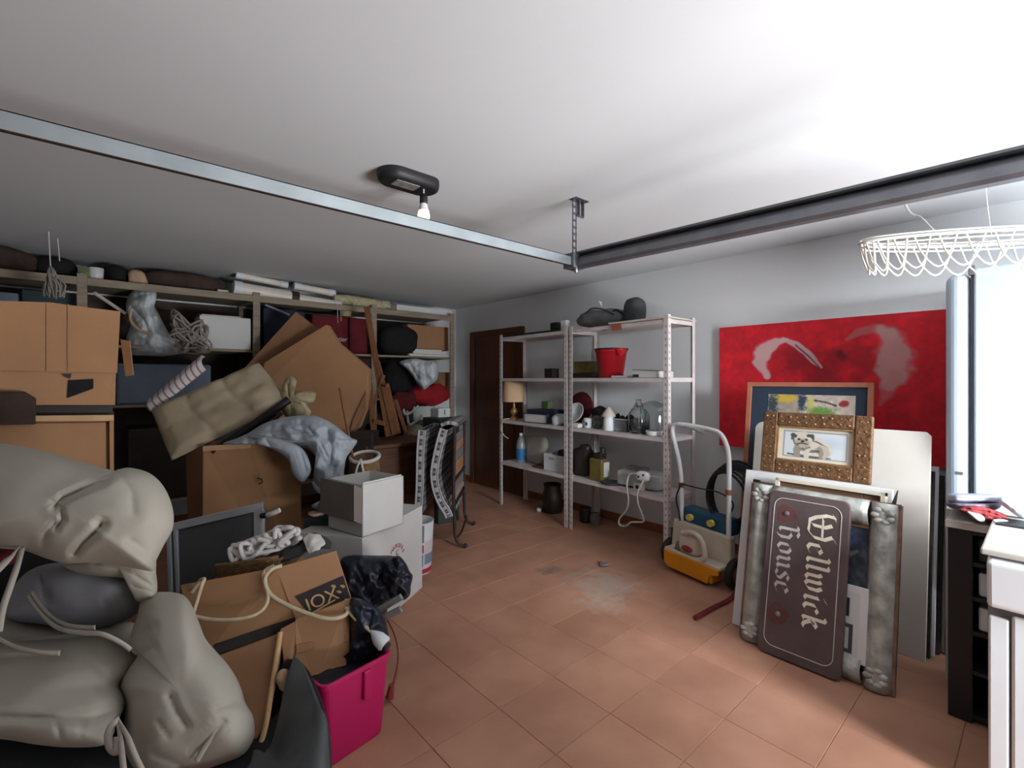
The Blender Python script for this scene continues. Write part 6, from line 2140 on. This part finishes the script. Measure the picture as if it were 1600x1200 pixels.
# body of that carton, right face and left face
B4 = [at(462, 968, t=1.90), at(546, 936, t=1.97), at(545, 1042, t=1.93), at(490, 1070, t=1.84), at(462, 1040, t=1.84)]
MB().prism(B4, FWD * 0.008).build('carton_wall', 'cardboard', kx)
MB().obox(at(462, 1050, t=1.97) + Vector((0, 0, -0.2)), RGT * 0.20 + FWD * 0.07, FWD * 0.24 - RGT * 0.12, UP * 0.38).build('carton_body', 'cardboard', kx, 0.003)
MB().prism([at(438, 984, t=1.88), at(464, 970, t=1.90), at(464, 1058, t=1.835), at(446, 1054, t=1.82)], FWD * 0.012).build('carton_wall', 'cardboard', kx)
MB().prism([at(463, 1008, t=1.862), at(545, 990, t=1.945), at(545, 1002, t=1.94), at(463, 1022, t=1.852)], FWD * 0.004).build('tape_strip', 'tape', kx)
MB().obox(at(305, 905, t=2.0) + Vector((0, 0, -0.55)), RGT * 0.38 + FWD * 0.02, FWD * 0.22, UP * 0.50).build('carton_body', 'cardboard_dark', kx, 0.003)
# dark inner carton below with pale edge
ic = thing('inner_carton', 'dark brown carton wall with pale torn edge inside the trug', 'carton', at(400, 1100, t=1.6))
MB().prism([at(330, 1030, t=1.66), at(440, 990, t=1.72), at(432, 1060, t=1.64), at(415, 1130, t=1.56), at(395, 1165, t=1.52), at(330, 1150, t=1.52)], FWD * 0.012).build('carton_wall', 'cardboard_dark', ic)
mb = MB()
pxtube(mb, [(438, 988, 1.715), (432, 1030, 1.66), (424, 1080, 1.6), (416, 1130, 1.55), (408, 1160, 1.52)], 0.009, 20, 6)
mb.build('torn_edge', 'cardboard_edge', ic)
# rag in the trug
tag(MB().blob(at(443, 1062, t=1.62), RGT * 0.018, FWD * 0.02, UP * 0.035, 2, 16, 10, 0.01, 30, 2).build('beige_rag', 'beige_bag'), 'small beige rag tucked in the dark trug', 'cloth')
tag(MB().blob(at(452, 1045, t=1.66), RGT * 0.03, FWD * 0.03, UP * 0.03, 2, 16, 10, 0.01, 30, 3).build('black_rag', 'black_cloth'), 'small black rag above the beige rag in trug', 'cloth')

# dark rubber trug
tg = thing('rubber_trug', 'dark grey flexible rubber trug cut by the bottom edge', 'trug', Vector((0.33, 1.42, 0)))
P = pnet([[(460, 1028, 1.66), (476, 1042, 1.62), (492, 1080, 1.52), (505, 1120, 1.44), (512, 1200, 1.36), (505, 1290, 1.32)],
          [(452, 1060, 1.6), (468, 1085, 1.54), (488, 1130, 1.44), (494, 1170, 1.36), (490, 1230, 1.30), (470, 1320, 1.26)],
          [(428, 1165, 1.5), (440, 1185, 1.44), (440, 1210, 1.36), (430, 1240, 1.30), (410, 1290, 1.26), (380, 1340, 1.22)],
          [(395, 1178, 1.48), (390, 1200, 1.42), (370, 1225, 1.34), (340, 1250, 1.28), (320, 1300, 1.24), (300, 1360, 1.2)]], 28, 24)
MB().grid(P).build('trug_wall', 'trug_grey', tg, solid=0.012)
P = pnet([[(470, 1034, 1.64), (485, 1052, 1.585), (500, 1090, 1.50), (511, 1130, 1.42), (517, 1200, 1.35), (508, 1300, 1.31)],
          [(478, 1045, 1.66), (496, 1075, 1.60), (508, 1110, 1.52), (516, 1150, 1.44), (518, 1215, 1.36), (508, 1310, 1.32)]], 28, 6)
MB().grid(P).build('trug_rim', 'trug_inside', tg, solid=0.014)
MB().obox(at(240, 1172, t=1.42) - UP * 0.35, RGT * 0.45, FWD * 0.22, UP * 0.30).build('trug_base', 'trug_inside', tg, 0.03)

# ------------------------------------------------ screen in aluminium frame
sp4 = [at(258, 820, t=2.30), at(413, 784, t=2.36), at(413, 930, t=2.30), at(262, 945, t=2.22)]
sc = thing('insect_screen', 'grey screen panel in silver aluminium frame behind rope', 'screen', sp4[3])


def s4(u, v, d=0.0):
    return sp4[0].lerp(sp4[1], u).lerp(sp4[3].lerp(sp4[2], u), v) - FWD * d


MB().prism([s4(0.02, 0.02), s4(0.98, 0.02), s4(0.98, 0.99), s4(0.02, 0.99)], FWD * 0.006).build('screen_panel', 'screen_grey', sc)
for q4 in ([(0, 0), (1, 0), (1, 0.085), (0, 0.1)], [(0.9, 0), (1, 0), (1, 1), (0.9, 1)], [(0.02, 0.05), (0.065, 0.05), (0.07, 1), (0.025, 1)], [(0.09, 0.09), (0.13, 0.09), (0.135, 1), (0.10, 1)]):
    MB().prism([s4(u, v, 0.012) for u, v in q4], FWD * 0.022).build('frame_bar', 'alu', sc, 0.003)
mb = MB()
pxtube(mb, [(412, 806, 2.33), (424, 803, 2.31), (437, 797, 2.31)], 0.012, 8, 8)
mb.build('window_handle', 'cable_white', sc)
MB().tube([at(409, 806, t=2.33), at(418, 805, t=2.32)], 0.014, 8).build('handle_rose', 'black_plastic', sc)
# wicker tray and rope
wk = thing('wicker_basket', 'low brown wicker basket with rope heaped in it', 'basket', at(395, 905, t=2.05))
P = pnet([[(340, 884, 2.07), (370, 880, 2.05), (400, 876, 2.04), (432, 872, 2.05), (450, 868, 2.1)], [(344, 908, 2.07), (374, 906, 2.05), (404, 902, 2.05), (436, 896, 2.06), (452, 890, 2.1)]], 40, 8)
for i in range(len(P)):
    for j in range(len(P[0])):
        P[i][j] = P[i][j] - FWD * (0.004 * math.sin(j * 1.6) * (1 if i % 2 else -1))
MB().grid(P).build('basket_side', 'wicker', wk, solid=0.012)
MB().tube(catmull([at(338, 884, t=2.065), at(370, 880, t=2.045), at(400, 876, t=2.035), at(434, 871, t=2.045)], 20), 0.009, 7).build('basket_rim', 'wicker', wk)
MB().obox(at(345, 905, t=2.12) - UP * 0.02, RGT * 0.28 + UP * 0.02, FWD * 0.2, UP * 0.03).build('basket_base', 'wicker', wk, 0.004)
rp = thing('white_rope', 'heap of tangled white rope on the wicker basket', 'rope', at(410, 870, t=2.1))
mb = MB()
rng = random.Random(11)
for k in range(9):
    pts = []
    ca, cb_ = rng.uniform(0, 1), rng.uniform(0, 6.28)
    for i in range(14):
        an = cb_ + i * rng.uniform(0.7, 1.3)
        f = 0.5 + 0.42 * math.sin(i * 0.45 + k)
        cx, cy = 368 + 88 * f, 868 - 34 * f
        pts.append(at(cx + 20 * math.cos(an), cy + 13 * math.sin(an), t=2.1 + rng.uniform(-0.05, 0.04)))
    mb.tube(catmull(pts, 100), 0.0105, 7)
mb.build('rope_loops', 'rope_white', rp)
tag(MB().blob(at(410, 858, t=2.16), RGT * 0.13 + UP * 0.055, FWD * 0.05, UP * 0.05, 2.2, 24, 14, 0.03, 12, 4).build('mauve_cloth', 'stripe_dark'), 'mauve cloth underneath the tangled white rope', 'cloth')
P = pnet([[(440, 865, 2.1), (462, 850, 2.12), (488, 836, 2.14), (515, 848, 2.14)], [(436, 880, 2.05), (462, 872, 2.06), (490, 860, 2.08), (517, 857, 2.09)]], 26, 14)
tag(MB().grid(wrinkle(P, 0.02, 12, 5)).build('grey_rag', 'grey_bag_dark', None, solid=0.008), 'dark grey rag over the edge of printed carton', 'cloth')
P = pnet([[(474, 842, 2.1), (484, 832, 2.11), (500, 838, 2.12)], [(478, 855, 2.06), (488, 852, 2.06), (508, 850, 2.07)], [(482, 864, 2.04), (490, 862, 2.04), (496, 858, 2.05)]], 18, 16)
tag(MB().grid(wrinkle(P, 0.014, 16, 7)).build('paper_rag', 'paper', None, solid=0.004), 'crumpled white paper tucked in the corner of carton', 'paper')
# jute rope and electric cable over the carton
mb = MB()
pxtube(mb, [(300, 965, 1.84), (306, 945, 1.86), (315, 915, 1.88), (319, 905, 1.9), (312, 908, 1.92), (300, 925, 1.93)], 0.0075, 26, 7)
pxtube(mb, [(300, 962, 1.83), (330, 968, 1.82), (370, 968, 1.83), (400, 960, 1.86), (416, 945, 1.89), (418, 925, 1.92), (412, 905, 1.95), (414, 892, 1.98), (428, 884, 1.99)], 0.0075, 46, 7)
tag(mb.build('jute_rope', 'rope_jute'), 'pale jute rope draped across the printed carton', 'rope')
ec = thing('electric_cable', 'cream electric cable ending in a white plug over carton', 'cable', at(600, 1010, t=1.88))
mb = MB()
pxtube(mb, [(440, 884, 1.99), (424, 890, 1.96), (414, 905, 1.94), (422, 928, 1.92), (450, 946, 1.90), (485, 960, 1.89), (515, 967, 1.89), (538, 962, 1.92), (546, 948, 1.97), (540, 938, 2.0)], 0.0085, 60, 7)
pxtube(mb, [(540, 950, 1.96), (555, 966, 1.93), (572, 980, 1.91), (584, 990, 1.9)], 0.0085, 18, 7)
mb.build('cable', 'cable_cream', ec)
A, B = at(582, 988, t=1.9), at(602, 1008, t=1.88)
d = (B - A)
mb = MB()
mb.tube([A, A + d * 0.2, A + d * 0.45, A + d * 0.9, B], [0.010, 0.018, 0.027, 0.03, 0.024], 14)
mb.build('plug', 'white_plastic', ec)
MB().tube([B - d * 0.05, B + d * 0.2], 0.018, 12).build('plug_face', 'dark_can', ec)

# ------------------------------------------------ cardboard carton under the grey cloth
L4 = [(292, 697, 2.95), (465, 697, 2.95), (472, 840, 2.9), (315, 840, 2.85)]
bcx = thing('brown_carton', 'tall brown carton under the grey cloth with hook scratch', 'carton', at(390, 840, t=2.95))
MB().prism([at(318, 700, t=2.9), at(392, 694, t=2.92), at(470, 700, t=3.0), at(472, 960, t=2.95), at(316, 960, t=2.85)], Vector((ray(455, 0).x, ray(455, 0).y, 0)).normalized() * 0.35).build('carton_body', 'cardboard', bcx, 0.004)
MB().prism([at(290, 702, t=3.02), at(317, 700, t=2.895), at(316, 960, t=2.845), at(298, 960, t=3.0)], FWD * 0.3).build('carton_side', 'cardboard_dark', bcx)
MB().prism([at(318, 697, t=2.898), at(392, 692, t=2.918), at(392, 700, t=2.915), at(318, 705, t=2.895)], FWD * -0.006).build('carton_seam', 'cardboard_edge', bcx)
mb = MB()
pxtube(mb, [(402, 747, 2.895), (409, 749, 2.893), (409, 754, 2.893), (404, 756, 2.893)], 0.004, 12, 5)
mb.build('hook_mark', 'print_black', bcx)
# grey cloth: back heap, main drape, front fold
gc = thing('grey_cloth', 'crumpled pale grey cloth draped over the brown carton', 'cloth', at(470, 760, t=2.9))
mb = MB()
inflate(mb, [(349, 694), (372, 684), (389, 676), (412, 662), (445, 652), (482, 649), (500, 652), (520, 662), (547, 683), (558, 689), (550, 703), (541, 716), (538, 735), (536, 754), (524, 772), (508, 772), (490, 753), (492, 738), (498, 724), (490, 710), (470, 698), (430, 688), (400, 694)], 2.9, 0.15,
        [([(458, 673), (490, 680), (512, 686)], 3.5, 0.04), ([(426, 682), (460, 690), (480, 698)], 3.5, 0.04), ([(512, 672), (518, 700), (516, 730)], 4, 0.04), ([(530, 683), (546, 688)], 3, 0.025),
         ([(480, 668), (500, 690), (512, 715)], 3, 0.02), ([(508, 724), (522, 728), (518, 755)], 4, 0.035), ([(440, 660), (470, 664)], 3, 0.02), ([(400, 672), (440, 672)], 4, 0.025), ([(505, 660), (520, 668)], 2.5, 0.02), ([(385, 684), (410, 690)], 3, 0.02), ([(500, 745), (510, 765)], 3, 0.02)],
        2, 0.022, 11, 0.03, 12, 2.0, ctr=(496, 690), n=220, rings=46)
mb.build('drape', 'tarp_grey', gc)
mb = MB()
inflate(mb, [(398, 692), (406, 684), (420, 683), (446, 688), (468, 697), (480, 712), (486, 732), (482, 745), (473, 753), (462, 747), (455, 735), (452, 722), (440, 710), (421, 700)], 2.78, 0.06,
        [([(415, 686), (422, 698)], 2.5, 0.015), ([(470, 705), (478, 735)], 4, 0.02)], 4, 0.008, 10, 0.008, 10, 2.2, ctr=(452, 705))
mb.build('front_fold', 'tarp_grey', gc)
mb = MB()
inflate(mb, [(488, 752), (500, 762), (522, 764), (527, 770), (520, 788), (503, 806), (499, 799), (487, 792), (492, 786), (505, 784), (506, 776), (492, 766)], 2.72, 0.05, [([(512, 782), (514, 790)], 2.5, 0.02)], 9, 0.012, 12, 0.02, 14, ctr=(511, 778))
mb.build('hanging_corner', 'tarp_grey', gc)
# dark things beneath the cloth
tag(MB().obox(at(474, 830, t=2.75) - UP * 0.55, RGT * 0.25, FWD * 0.2, UP * 0.62).build('dark_crate', 'teal_dark', None, 0.01), 'dark crate in shadow between brown carton and white cartons', 'crate')
p = at(493, 806, t=2.68)
lathe_thing('pale_saucer', 'small pale saucer in shadow below the grey cloth', 'saucer', p, [(0.02, 0), (0.035, 0.008), (0.04, 0.02), (0.036, 0.02), (0, 0.008)], 'beige_bag', 18)

# ------------------------------------------------ tufted lounger pad
ld = thing('lounger_pad', 'beige tufted lounger pad tipped up with striped edge', 'cushion', at(300, 715, t=3.1))
C4 = [at(236, 640, t=3.05), at(404, 566, t=3.30), at(454, 628, t=3.12), at(268, 720, t=2.90)]


def tuft(sign):
    P = []
    nu_, nv_ = 56, 30
    for i in range(nv_):
        v = i / (nv_ - 1)
        row = []
        for j in range(nu_):
            u = j / (nu_ - 1)
            q = C4[0].lerp(C4[1], u).lerp(C4[3].lerp(C4[2], u), v)
            pu_ = abs(math.sin(math.pi * (u * 3 + 0.12 * math.sin(v * 5)))) ** 0.5
            pv_ = abs(math.sin(math.pi * v * 2)) ** 0.4
            edge = (min(u, 1 - u, v, 1 - v) * 9)
            edge = min(1.0, edge) ** 0.5
            th_ = (0.008 + 0.045 * (0.45 + 0.55 * min(pu_, 0.35 + 0.65 * pv_))) * edge
            th_ += 0.008 * noise.noise(q * 14) * edge
            nrm = (C4[1] - C4[0]).cross(C4[3] - C4[0]).normalized()
            if nrm.dot(FWD) > 0:
                nrm = -nrm
            row.append(q + nrm * (th_ * sign))
        P.append(row)
    return P


mb = MB()
mb.grid(tuft(1))
mb.grid(tuft(-1))
mb.build('pad', 'tuft_cloth', ld)
mb = MB()
A0, A1 = at(230, 628, t=3.10), at(316, 556, t=3.24)
B0, B1 = at(238, 645, t=3.04), at(322, 578, t=3.22)
nst = 40
P = []
for i in range(nst + 1):
    f = i / nst
    a_, b_ = A0.lerp(A1, f), B0.lerp(B1, f)
    P.append([a_ + FWD * 0.02, a_ - FWD * 0.012 + UP * 0.004, a_.lerp(b_, 0.4) - FWD * 0.03, a_.lerp(b_, 0.75) - FWD * 0.02, b_])
mb.grid(P, mfun=lambda i, j: 1 if i % 4 == 0 else 0)
mb.build('striped_edge', ['stripe_light', 'stripe_dark'], ld, solid=0.01)
mb = MB()
pxtube(mb, [(332, 706, 2.92), (390, 668, 3.0), (452, 624, 3.1)], 0.026, 10, 10)
mb.build('frame_tube', 'tube_black', ld)
mb = MB()
pxtube(mb, [(345, 708, 2.94), (400, 675, 3.0), (440, 645, 3.08)], 0.014, 10, 8)
mb.build('frame_tube', 'tube_black', ld)
mb = MB()
inflate(mb, [(446, 592), (456, 588), (464, 596), (456, 604), (462, 611), (478, 610), (493, 614), (490, 628), (480, 631), (486, 645), (472, 656), (452, 654), (440, 643), (434, 622), (440, 606)], 3.16, 0.07, [([(448, 600), (452, 625), (456, 650)], 2.5, 0.02), ([(460, 616), (488, 622)], 2.5, 0.02), ([(458, 628), (478, 634)], 2.5, 0.015), ([(452, 592), (450, 604)], 2, 0.015)], 4, 0.012, 12, 0.02, 14, n=110, rings=26, ctr=(456, 622))
tag(mb.build('tied_cloth', 'beige_cloth'), 'beige cloth tied in a bunch at end of lounger tube', 'cloth')

# ------------------------------------------------ cartons at the left
bb = thing('big_carton', 'big brown carton at left with torn hand hole', 'carton', at(80, 650, t=2.4))
dn_ = ray(178, 600)
dn_ = Vector((dn_.x, dn_.y, 0)).normalized()  # the carton faces the door, so only its front shows
bp0 = at(184, 560, t=2.42)


def bc(px, py, d=0.0):
    return hit(px, py, bp0, dn_) - dn_ * d


MB().prism([bc(-70, 470), bc(183, 489), bc(180, 633), bc(-70, 633)], dn_ * 0.42).build('carton_body', 'cardboard', bb, 0.004)
MB().prism([bc(-70, 468, 0.012), bc(80, 473, 0.012), bc(130, 480, 0.012), bc(188, 487, 0.014), bc(183, 583, 0.016), bc(-70, 577, 0.016)], dn_ * 0.006).build('front_flap', 'cardboard', bb, 0.001)
MB().prism([bc(107, 594, 0.004), bc(146, 592, 0.004), bc(146, 607, 0.004), bc(105, 622, 0.004)], dn_ * -0.003).build('hole_shade', 'black_cloth', bb)  # dark patch on the face, painting the hole's shade and dark contents
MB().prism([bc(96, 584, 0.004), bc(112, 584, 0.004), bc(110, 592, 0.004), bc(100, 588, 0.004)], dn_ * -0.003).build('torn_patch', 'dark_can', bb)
for (x_, w_) in ((73, 2), (106, 2)):
    MB().prism([bc(x_, 476, 0.019), bc(x_ + w_, 476, 0.019), bc(x_ + w_, 580, 0.022), bc(x_, 580, 0.022)], dn_ * 0.002).build('flute_crease', 'cardboard', bb)
sb = thing('second_carton', 'brown carton lying on its side below the big torn carton', 'carton', at(80, 735, t=2.4))
MB().prism([bc(-70, 650), bc(178, 649), bc(178, 760), bc(-70, 760)], dn_ * 0.40).build('carton_body', 'cardboard_dark', sb, 0.003)
MB().prism([bc(-70, 650, 0.03), bc(178, 648, 0.03), bc(178, 657, 0.03), bc(-70, 658, 0.03)], dn_ * 0.03).build('carton_lip', 'cardboard_edge', sb)
MB().prism([bc(171, 656, 0.03), bc(178, 656, 0.03), bc(178, 760, 0.03), bc(172, 760, 0.03)], dn_ * 0.03).build('carton_lip', 'cardboard', sb)
MB().prism([bc(0, 662, 0.012), bc(165, 660, 0.012), bc(166, 760, 0.012), bc(0, 760, 0.012)], dn_ * 0.010).build('inner_flap', 'cardboard', sb)
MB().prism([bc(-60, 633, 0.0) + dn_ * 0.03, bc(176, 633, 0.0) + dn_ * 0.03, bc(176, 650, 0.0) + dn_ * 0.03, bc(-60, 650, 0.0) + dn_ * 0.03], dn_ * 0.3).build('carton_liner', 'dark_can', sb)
tag(MB().prism([bc(-70, 610, 0.05), bc(40, 612, 0.05), bc(57, 622, 0.05), bc(57, 662, 0.05), bc(-70, 664, 0.05)], dn_ * 0.04).build('brown_packet', 'dark_brown_cloth', None, 0.003), 'dull brown packet wedged in front of the two cartons', 'packet')
MB().prism([at(188, 530, t=2.50), at(202, 533, t=2.50), at(208, 586, t=2.50), at(196, 588, t=2.50)], FWD * 0.006).build('side_piece', 'cardboard', bb)  # separate narrow cardboard strip behind the carton, only parented to it
# something to stand on: a dark trunk under the cartons
q0, q1 = bc(-80, 760), bc(183, 760)
zt_ = min(q0.z, q1.z)
q0.z = q1.z = 0
tag(MB().obox(q0, q1 - q0, dn_ * 0.42, UP * zt_).build('dark_locker', 'black_plastic', None, 0.01), 'tall black locker carrying the two brown cartons', 'locker')

# ------------------------------------------------ heap of garden cushions, left foreground
q = at(-220, 1160, t=1.22)
tag(MB().obox(Vector((q.x, q.y, 0)), RGT * 0.70, FWD * 0.85, UP * 0.25).build('cushion_base', 'grey_bag_dark', None, 0.02), 'added dark grey base block under the garden cushions', 'trunk')  # added base for the cushions, dark in place of the shade below


def ribbon(mb, pts, w_=0.014, n=24):
    P = catmull([at(px, py, t=t) for px, py, t in pts], n)
    G = []
    for i in range(n):
        d = (P[min(i + 1, n - 1)] - P[max(i - 1, 0)]).normalized()
        s_ = d.cross(FWD).normalized()
        G.append([P[i] - s_ * w_ / 2, P[i] + FWD * -0.003, P[i] + s_ * w_ / 2])
    mb.grid(G)


GRP = 'putty garden cushions heaped at left'
s1 = thing('garden_cushion', 'flat putty seat cushion lowest in the heap with tied corner', 'cushion', at(60, 1160, t=1.45), GRP)
mb = MB()
inflate(mb, [(-190, 1010), (-100, 1000), (0, 1004), (60, 1000), (96, 999), (140, 994), (175, 998), (205, 1018), (214, 1028), (204, 1050), (188, 1072), (196, 1092), (192, 1112), (183, 1128), (176, 1150), (160, 1165), (110, 1168), (60, 1164), (0, 1155), (-100, 1150), (-190, 1140)], 1.56, 0.16,
        [([(-160, 1112), (0, 1118), (90, 1122), (150, 1118), (180, 1108)], 5, 0.022), ([(-160, 1028), (0, 1027), (60, 1024), (95, 1021)], 4, 0.03), ([(140, 1034), (162, 1052)], 3, 0.008), ([(90, 1130), (94, 1155)], 3, 0.01), ([(130, 1128), (126, 1150)], 3, 0.008)],
        1, 0.012, 7, 0, 9, 3.2, ty=-0.0021, n=200, rings=44)
mb.build('cushion_body', 'cushion_cloth', s1)
mb = MB()
ribbon(mb, [(187, 1125, 1.34), (172, 1140, 1.31), (172, 1165, 1.29), (182, 1172, 1.28), (186, 1150, 1.29)], 0.022)
ribbon(mb, [(188, 1128, 1.32), (200, 1150, 1.27), (212, 1180, 1.25), (224, 1205, 1.24)], 0.016)
ribbon(mb, [(186, 1130, 1.32), (190, 1160, 1.28), (195, 1205, 1.26)], 0.014)
mb.build('tie', 'cushion_tie', s1, solid=0.004)
s2 = thing('garden_cushion', 'thin putty cushion lying flat beneath the bluish cushion', 'cushion', at(60, 1000, t=1.8), GRP)
mb = MB()
inflate(mb, [(-190, 960), (-60, 958), (15, 962), (60, 972), (120, 980), (175, 976), (205, 972), (220, 985), (216, 1010), (200, 1040), (100, 1060), (-60, 1060), (-190, 1050)], 1.86, 0.14, [([(-60, 985), (40, 1000), (100, 1000)], 5, 0.012)], 11, 0.012, 8, 0, 9, 2.6, ty=-0.001)
mb.build('cushion_body', 'cushion_cloth', s2)
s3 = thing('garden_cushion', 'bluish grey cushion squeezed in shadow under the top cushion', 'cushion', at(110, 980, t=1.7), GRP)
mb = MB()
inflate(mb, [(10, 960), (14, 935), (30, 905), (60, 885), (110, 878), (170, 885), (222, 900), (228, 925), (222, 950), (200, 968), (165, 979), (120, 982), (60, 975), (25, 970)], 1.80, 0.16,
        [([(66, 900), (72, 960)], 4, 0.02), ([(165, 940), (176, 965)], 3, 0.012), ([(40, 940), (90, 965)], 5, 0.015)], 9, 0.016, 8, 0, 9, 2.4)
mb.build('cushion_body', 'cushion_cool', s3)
mb = MB()
ribbon(mb, [(45, 930, 1.62), (62, 955, 1.58), (90, 980, 1.52), (130, 988, 1.48), (160, 990, 1.46), (190, 1004, 1.46), (205, 1015, 1.46)], 0.014, 36)
ribbon(mb, [(50, 925, 1.62), (75, 958, 1.57), (105, 976, 1.53), (150, 980, 1.5)], 0.012, 30)
ribbon(mb, [(-20, 985, 1.5), (20, 1008, 1.46), (60, 1018, 1.44), (95, 1020, 1.44)], 0.014)
mb.build('tie', 'cushion_tie', s3, solid=0.003)
tag(MB().blob(at(2, 872, t=1.7), RGT * 0.05, FWD * 0.05, UP * 0.03, 2.2, 18, 10, 0.01, 20, 2).build('red_rag', 'maroon_cloth'), 'scrap of dark red cloth peeking under the top cushion', 'cloth')
s4_ = thing('garden_cushion', 'plump putty cushion slumped upright on the right of heap', 'cushion', at(300, 1180, t=1.5), GRP)
mb = MB()
inflate(mb, [(219, 943), (228, 932), (247, 925), (280, 927), (295, 938), (303, 953), (312, 975), (322, 999), (338, 1018), (355, 1037), (370, 1060), (378, 1079), (383, 1097), (395, 1118), (398, 1140), (394, 1160), (378, 1181), (345, 1195), (300, 1210), (260, 1222), (215, 1215), (196, 1177), (194, 1130), (193, 1093), (187, 1069), (200, 1045), (215, 1023), (204, 1005), (206, 985), (214, 965)], 1.56, 0.17,
        [([(206, 1000), (222, 988), (240, 978)], 4, 0.022), ([(216, 955), (232, 948)], 3, 0.012), ([(212, 1026), (240, 1012)], 4, 0.018), ([(266, 1088), (276, 1112), (290, 1132)], 4, 0.02), ([(340, 1106), (362, 1100)], 4, 0.012), ([(308, 1175), (330, 1150), (350, 1128)], 6, 0.018), ([(196, 1110), (206, 1150)], 5, 0.015), ([(240, 1180), (280, 1196)], 6, 0.012), ([(246, 1128), (262, 1150)], 3, 0.008)],
        4, 0.014, 7, 0, 9, 2.8, ty=-0.0009, n=220, rings=46, ctr=(285, 1085))
mb.build('cushion_body', 'cushion_cloth', s4_)
mb = MB()
ribbon(mb, [(352, 1112, 1.40), (338, 1140, 1.37), (322, 1165, 1.36), (308, 1188, 1.35)], 0.013)
mb.build('tie', 'cushion_tie', s4_, solid=0.003)
s5 = thing('garden_cushion', 'long putty cushion topmost in heap with rolled right end', 'cushion', at(100, 890, t=1.5), GRP)
mb = MB()
inflate(mb, [(-190, 684), (-60, 686), (0, 692), (60, 703), (130, 722), (176, 735), (186, 733), (205, 731), (235, 740), (257, 762), (270, 795), (270, 825), (256, 852), (244, 876), (238, 892), (200, 886), (160, 880), (120, 880), (100, 880), (70, 872), (37, 860), (0, 857), (-60, 850), (-190, 850)], 1.60, 0.18,
        [([(180, 736), (160, 752), (125, 766), (98, 778), (86, 792)], 4, 0.028), ([(96, 798), (98, 812), (88, 826)], 3, 0.02), ([(160, 818), (146, 834), (128, 850), (116, 866)], 4.5, 0.035), ([(85, 818), (70, 835), (66, 856)], 4, 0.014), ([(190, 742), (206, 770), (208, 800)], 8, 0.012), ([(205, 845), (230, 862)], 5, 0.012), ([(-20, 845), (30, 838)], 8, 0.01)],
        6, 0.012, 6, 0, 9, 3.0, ty=-0.0009, n=240, rings=50, ctr=(90, 785))
mb.build('cushion_body', 'cushion_cloth', s5)
mb = MB()
inflate(mb, [(98, 880), (140, 862), (200, 862), (240, 868), (244, 895), (246, 918), (242, 935), (226, 940), (212, 938), (204, 915), (196, 904), (150, 900), (118, 894)], 1.68, 0.10, [([(150, 880), (200, 892)], 4, 0.012), ([(212, 900), (236, 914)], 4, 0.015), ([(208, 916), (240, 926)], 3, 0.012)], 3, 0.012, 9, 0, 9, 2.2, ctr=(185, 885))
mb.build('cushion_tail', 'cushion_cloth', s5)
mb = MB()
ribbon(mb, [(30, 856, 1.46), (20, 868, 1.43), (8, 880, 1.41), (-8, 896, 1.4)], 0.018)
ribbon(mb, [(36, 856, 1.46), (28, 885, 1.43), (16, 920, 1.41), (6, 950, 1.4), (0, 985, 1.4)], 0.018)
mb.build('tie', 'cushion_tie', s5, solid=0.004)
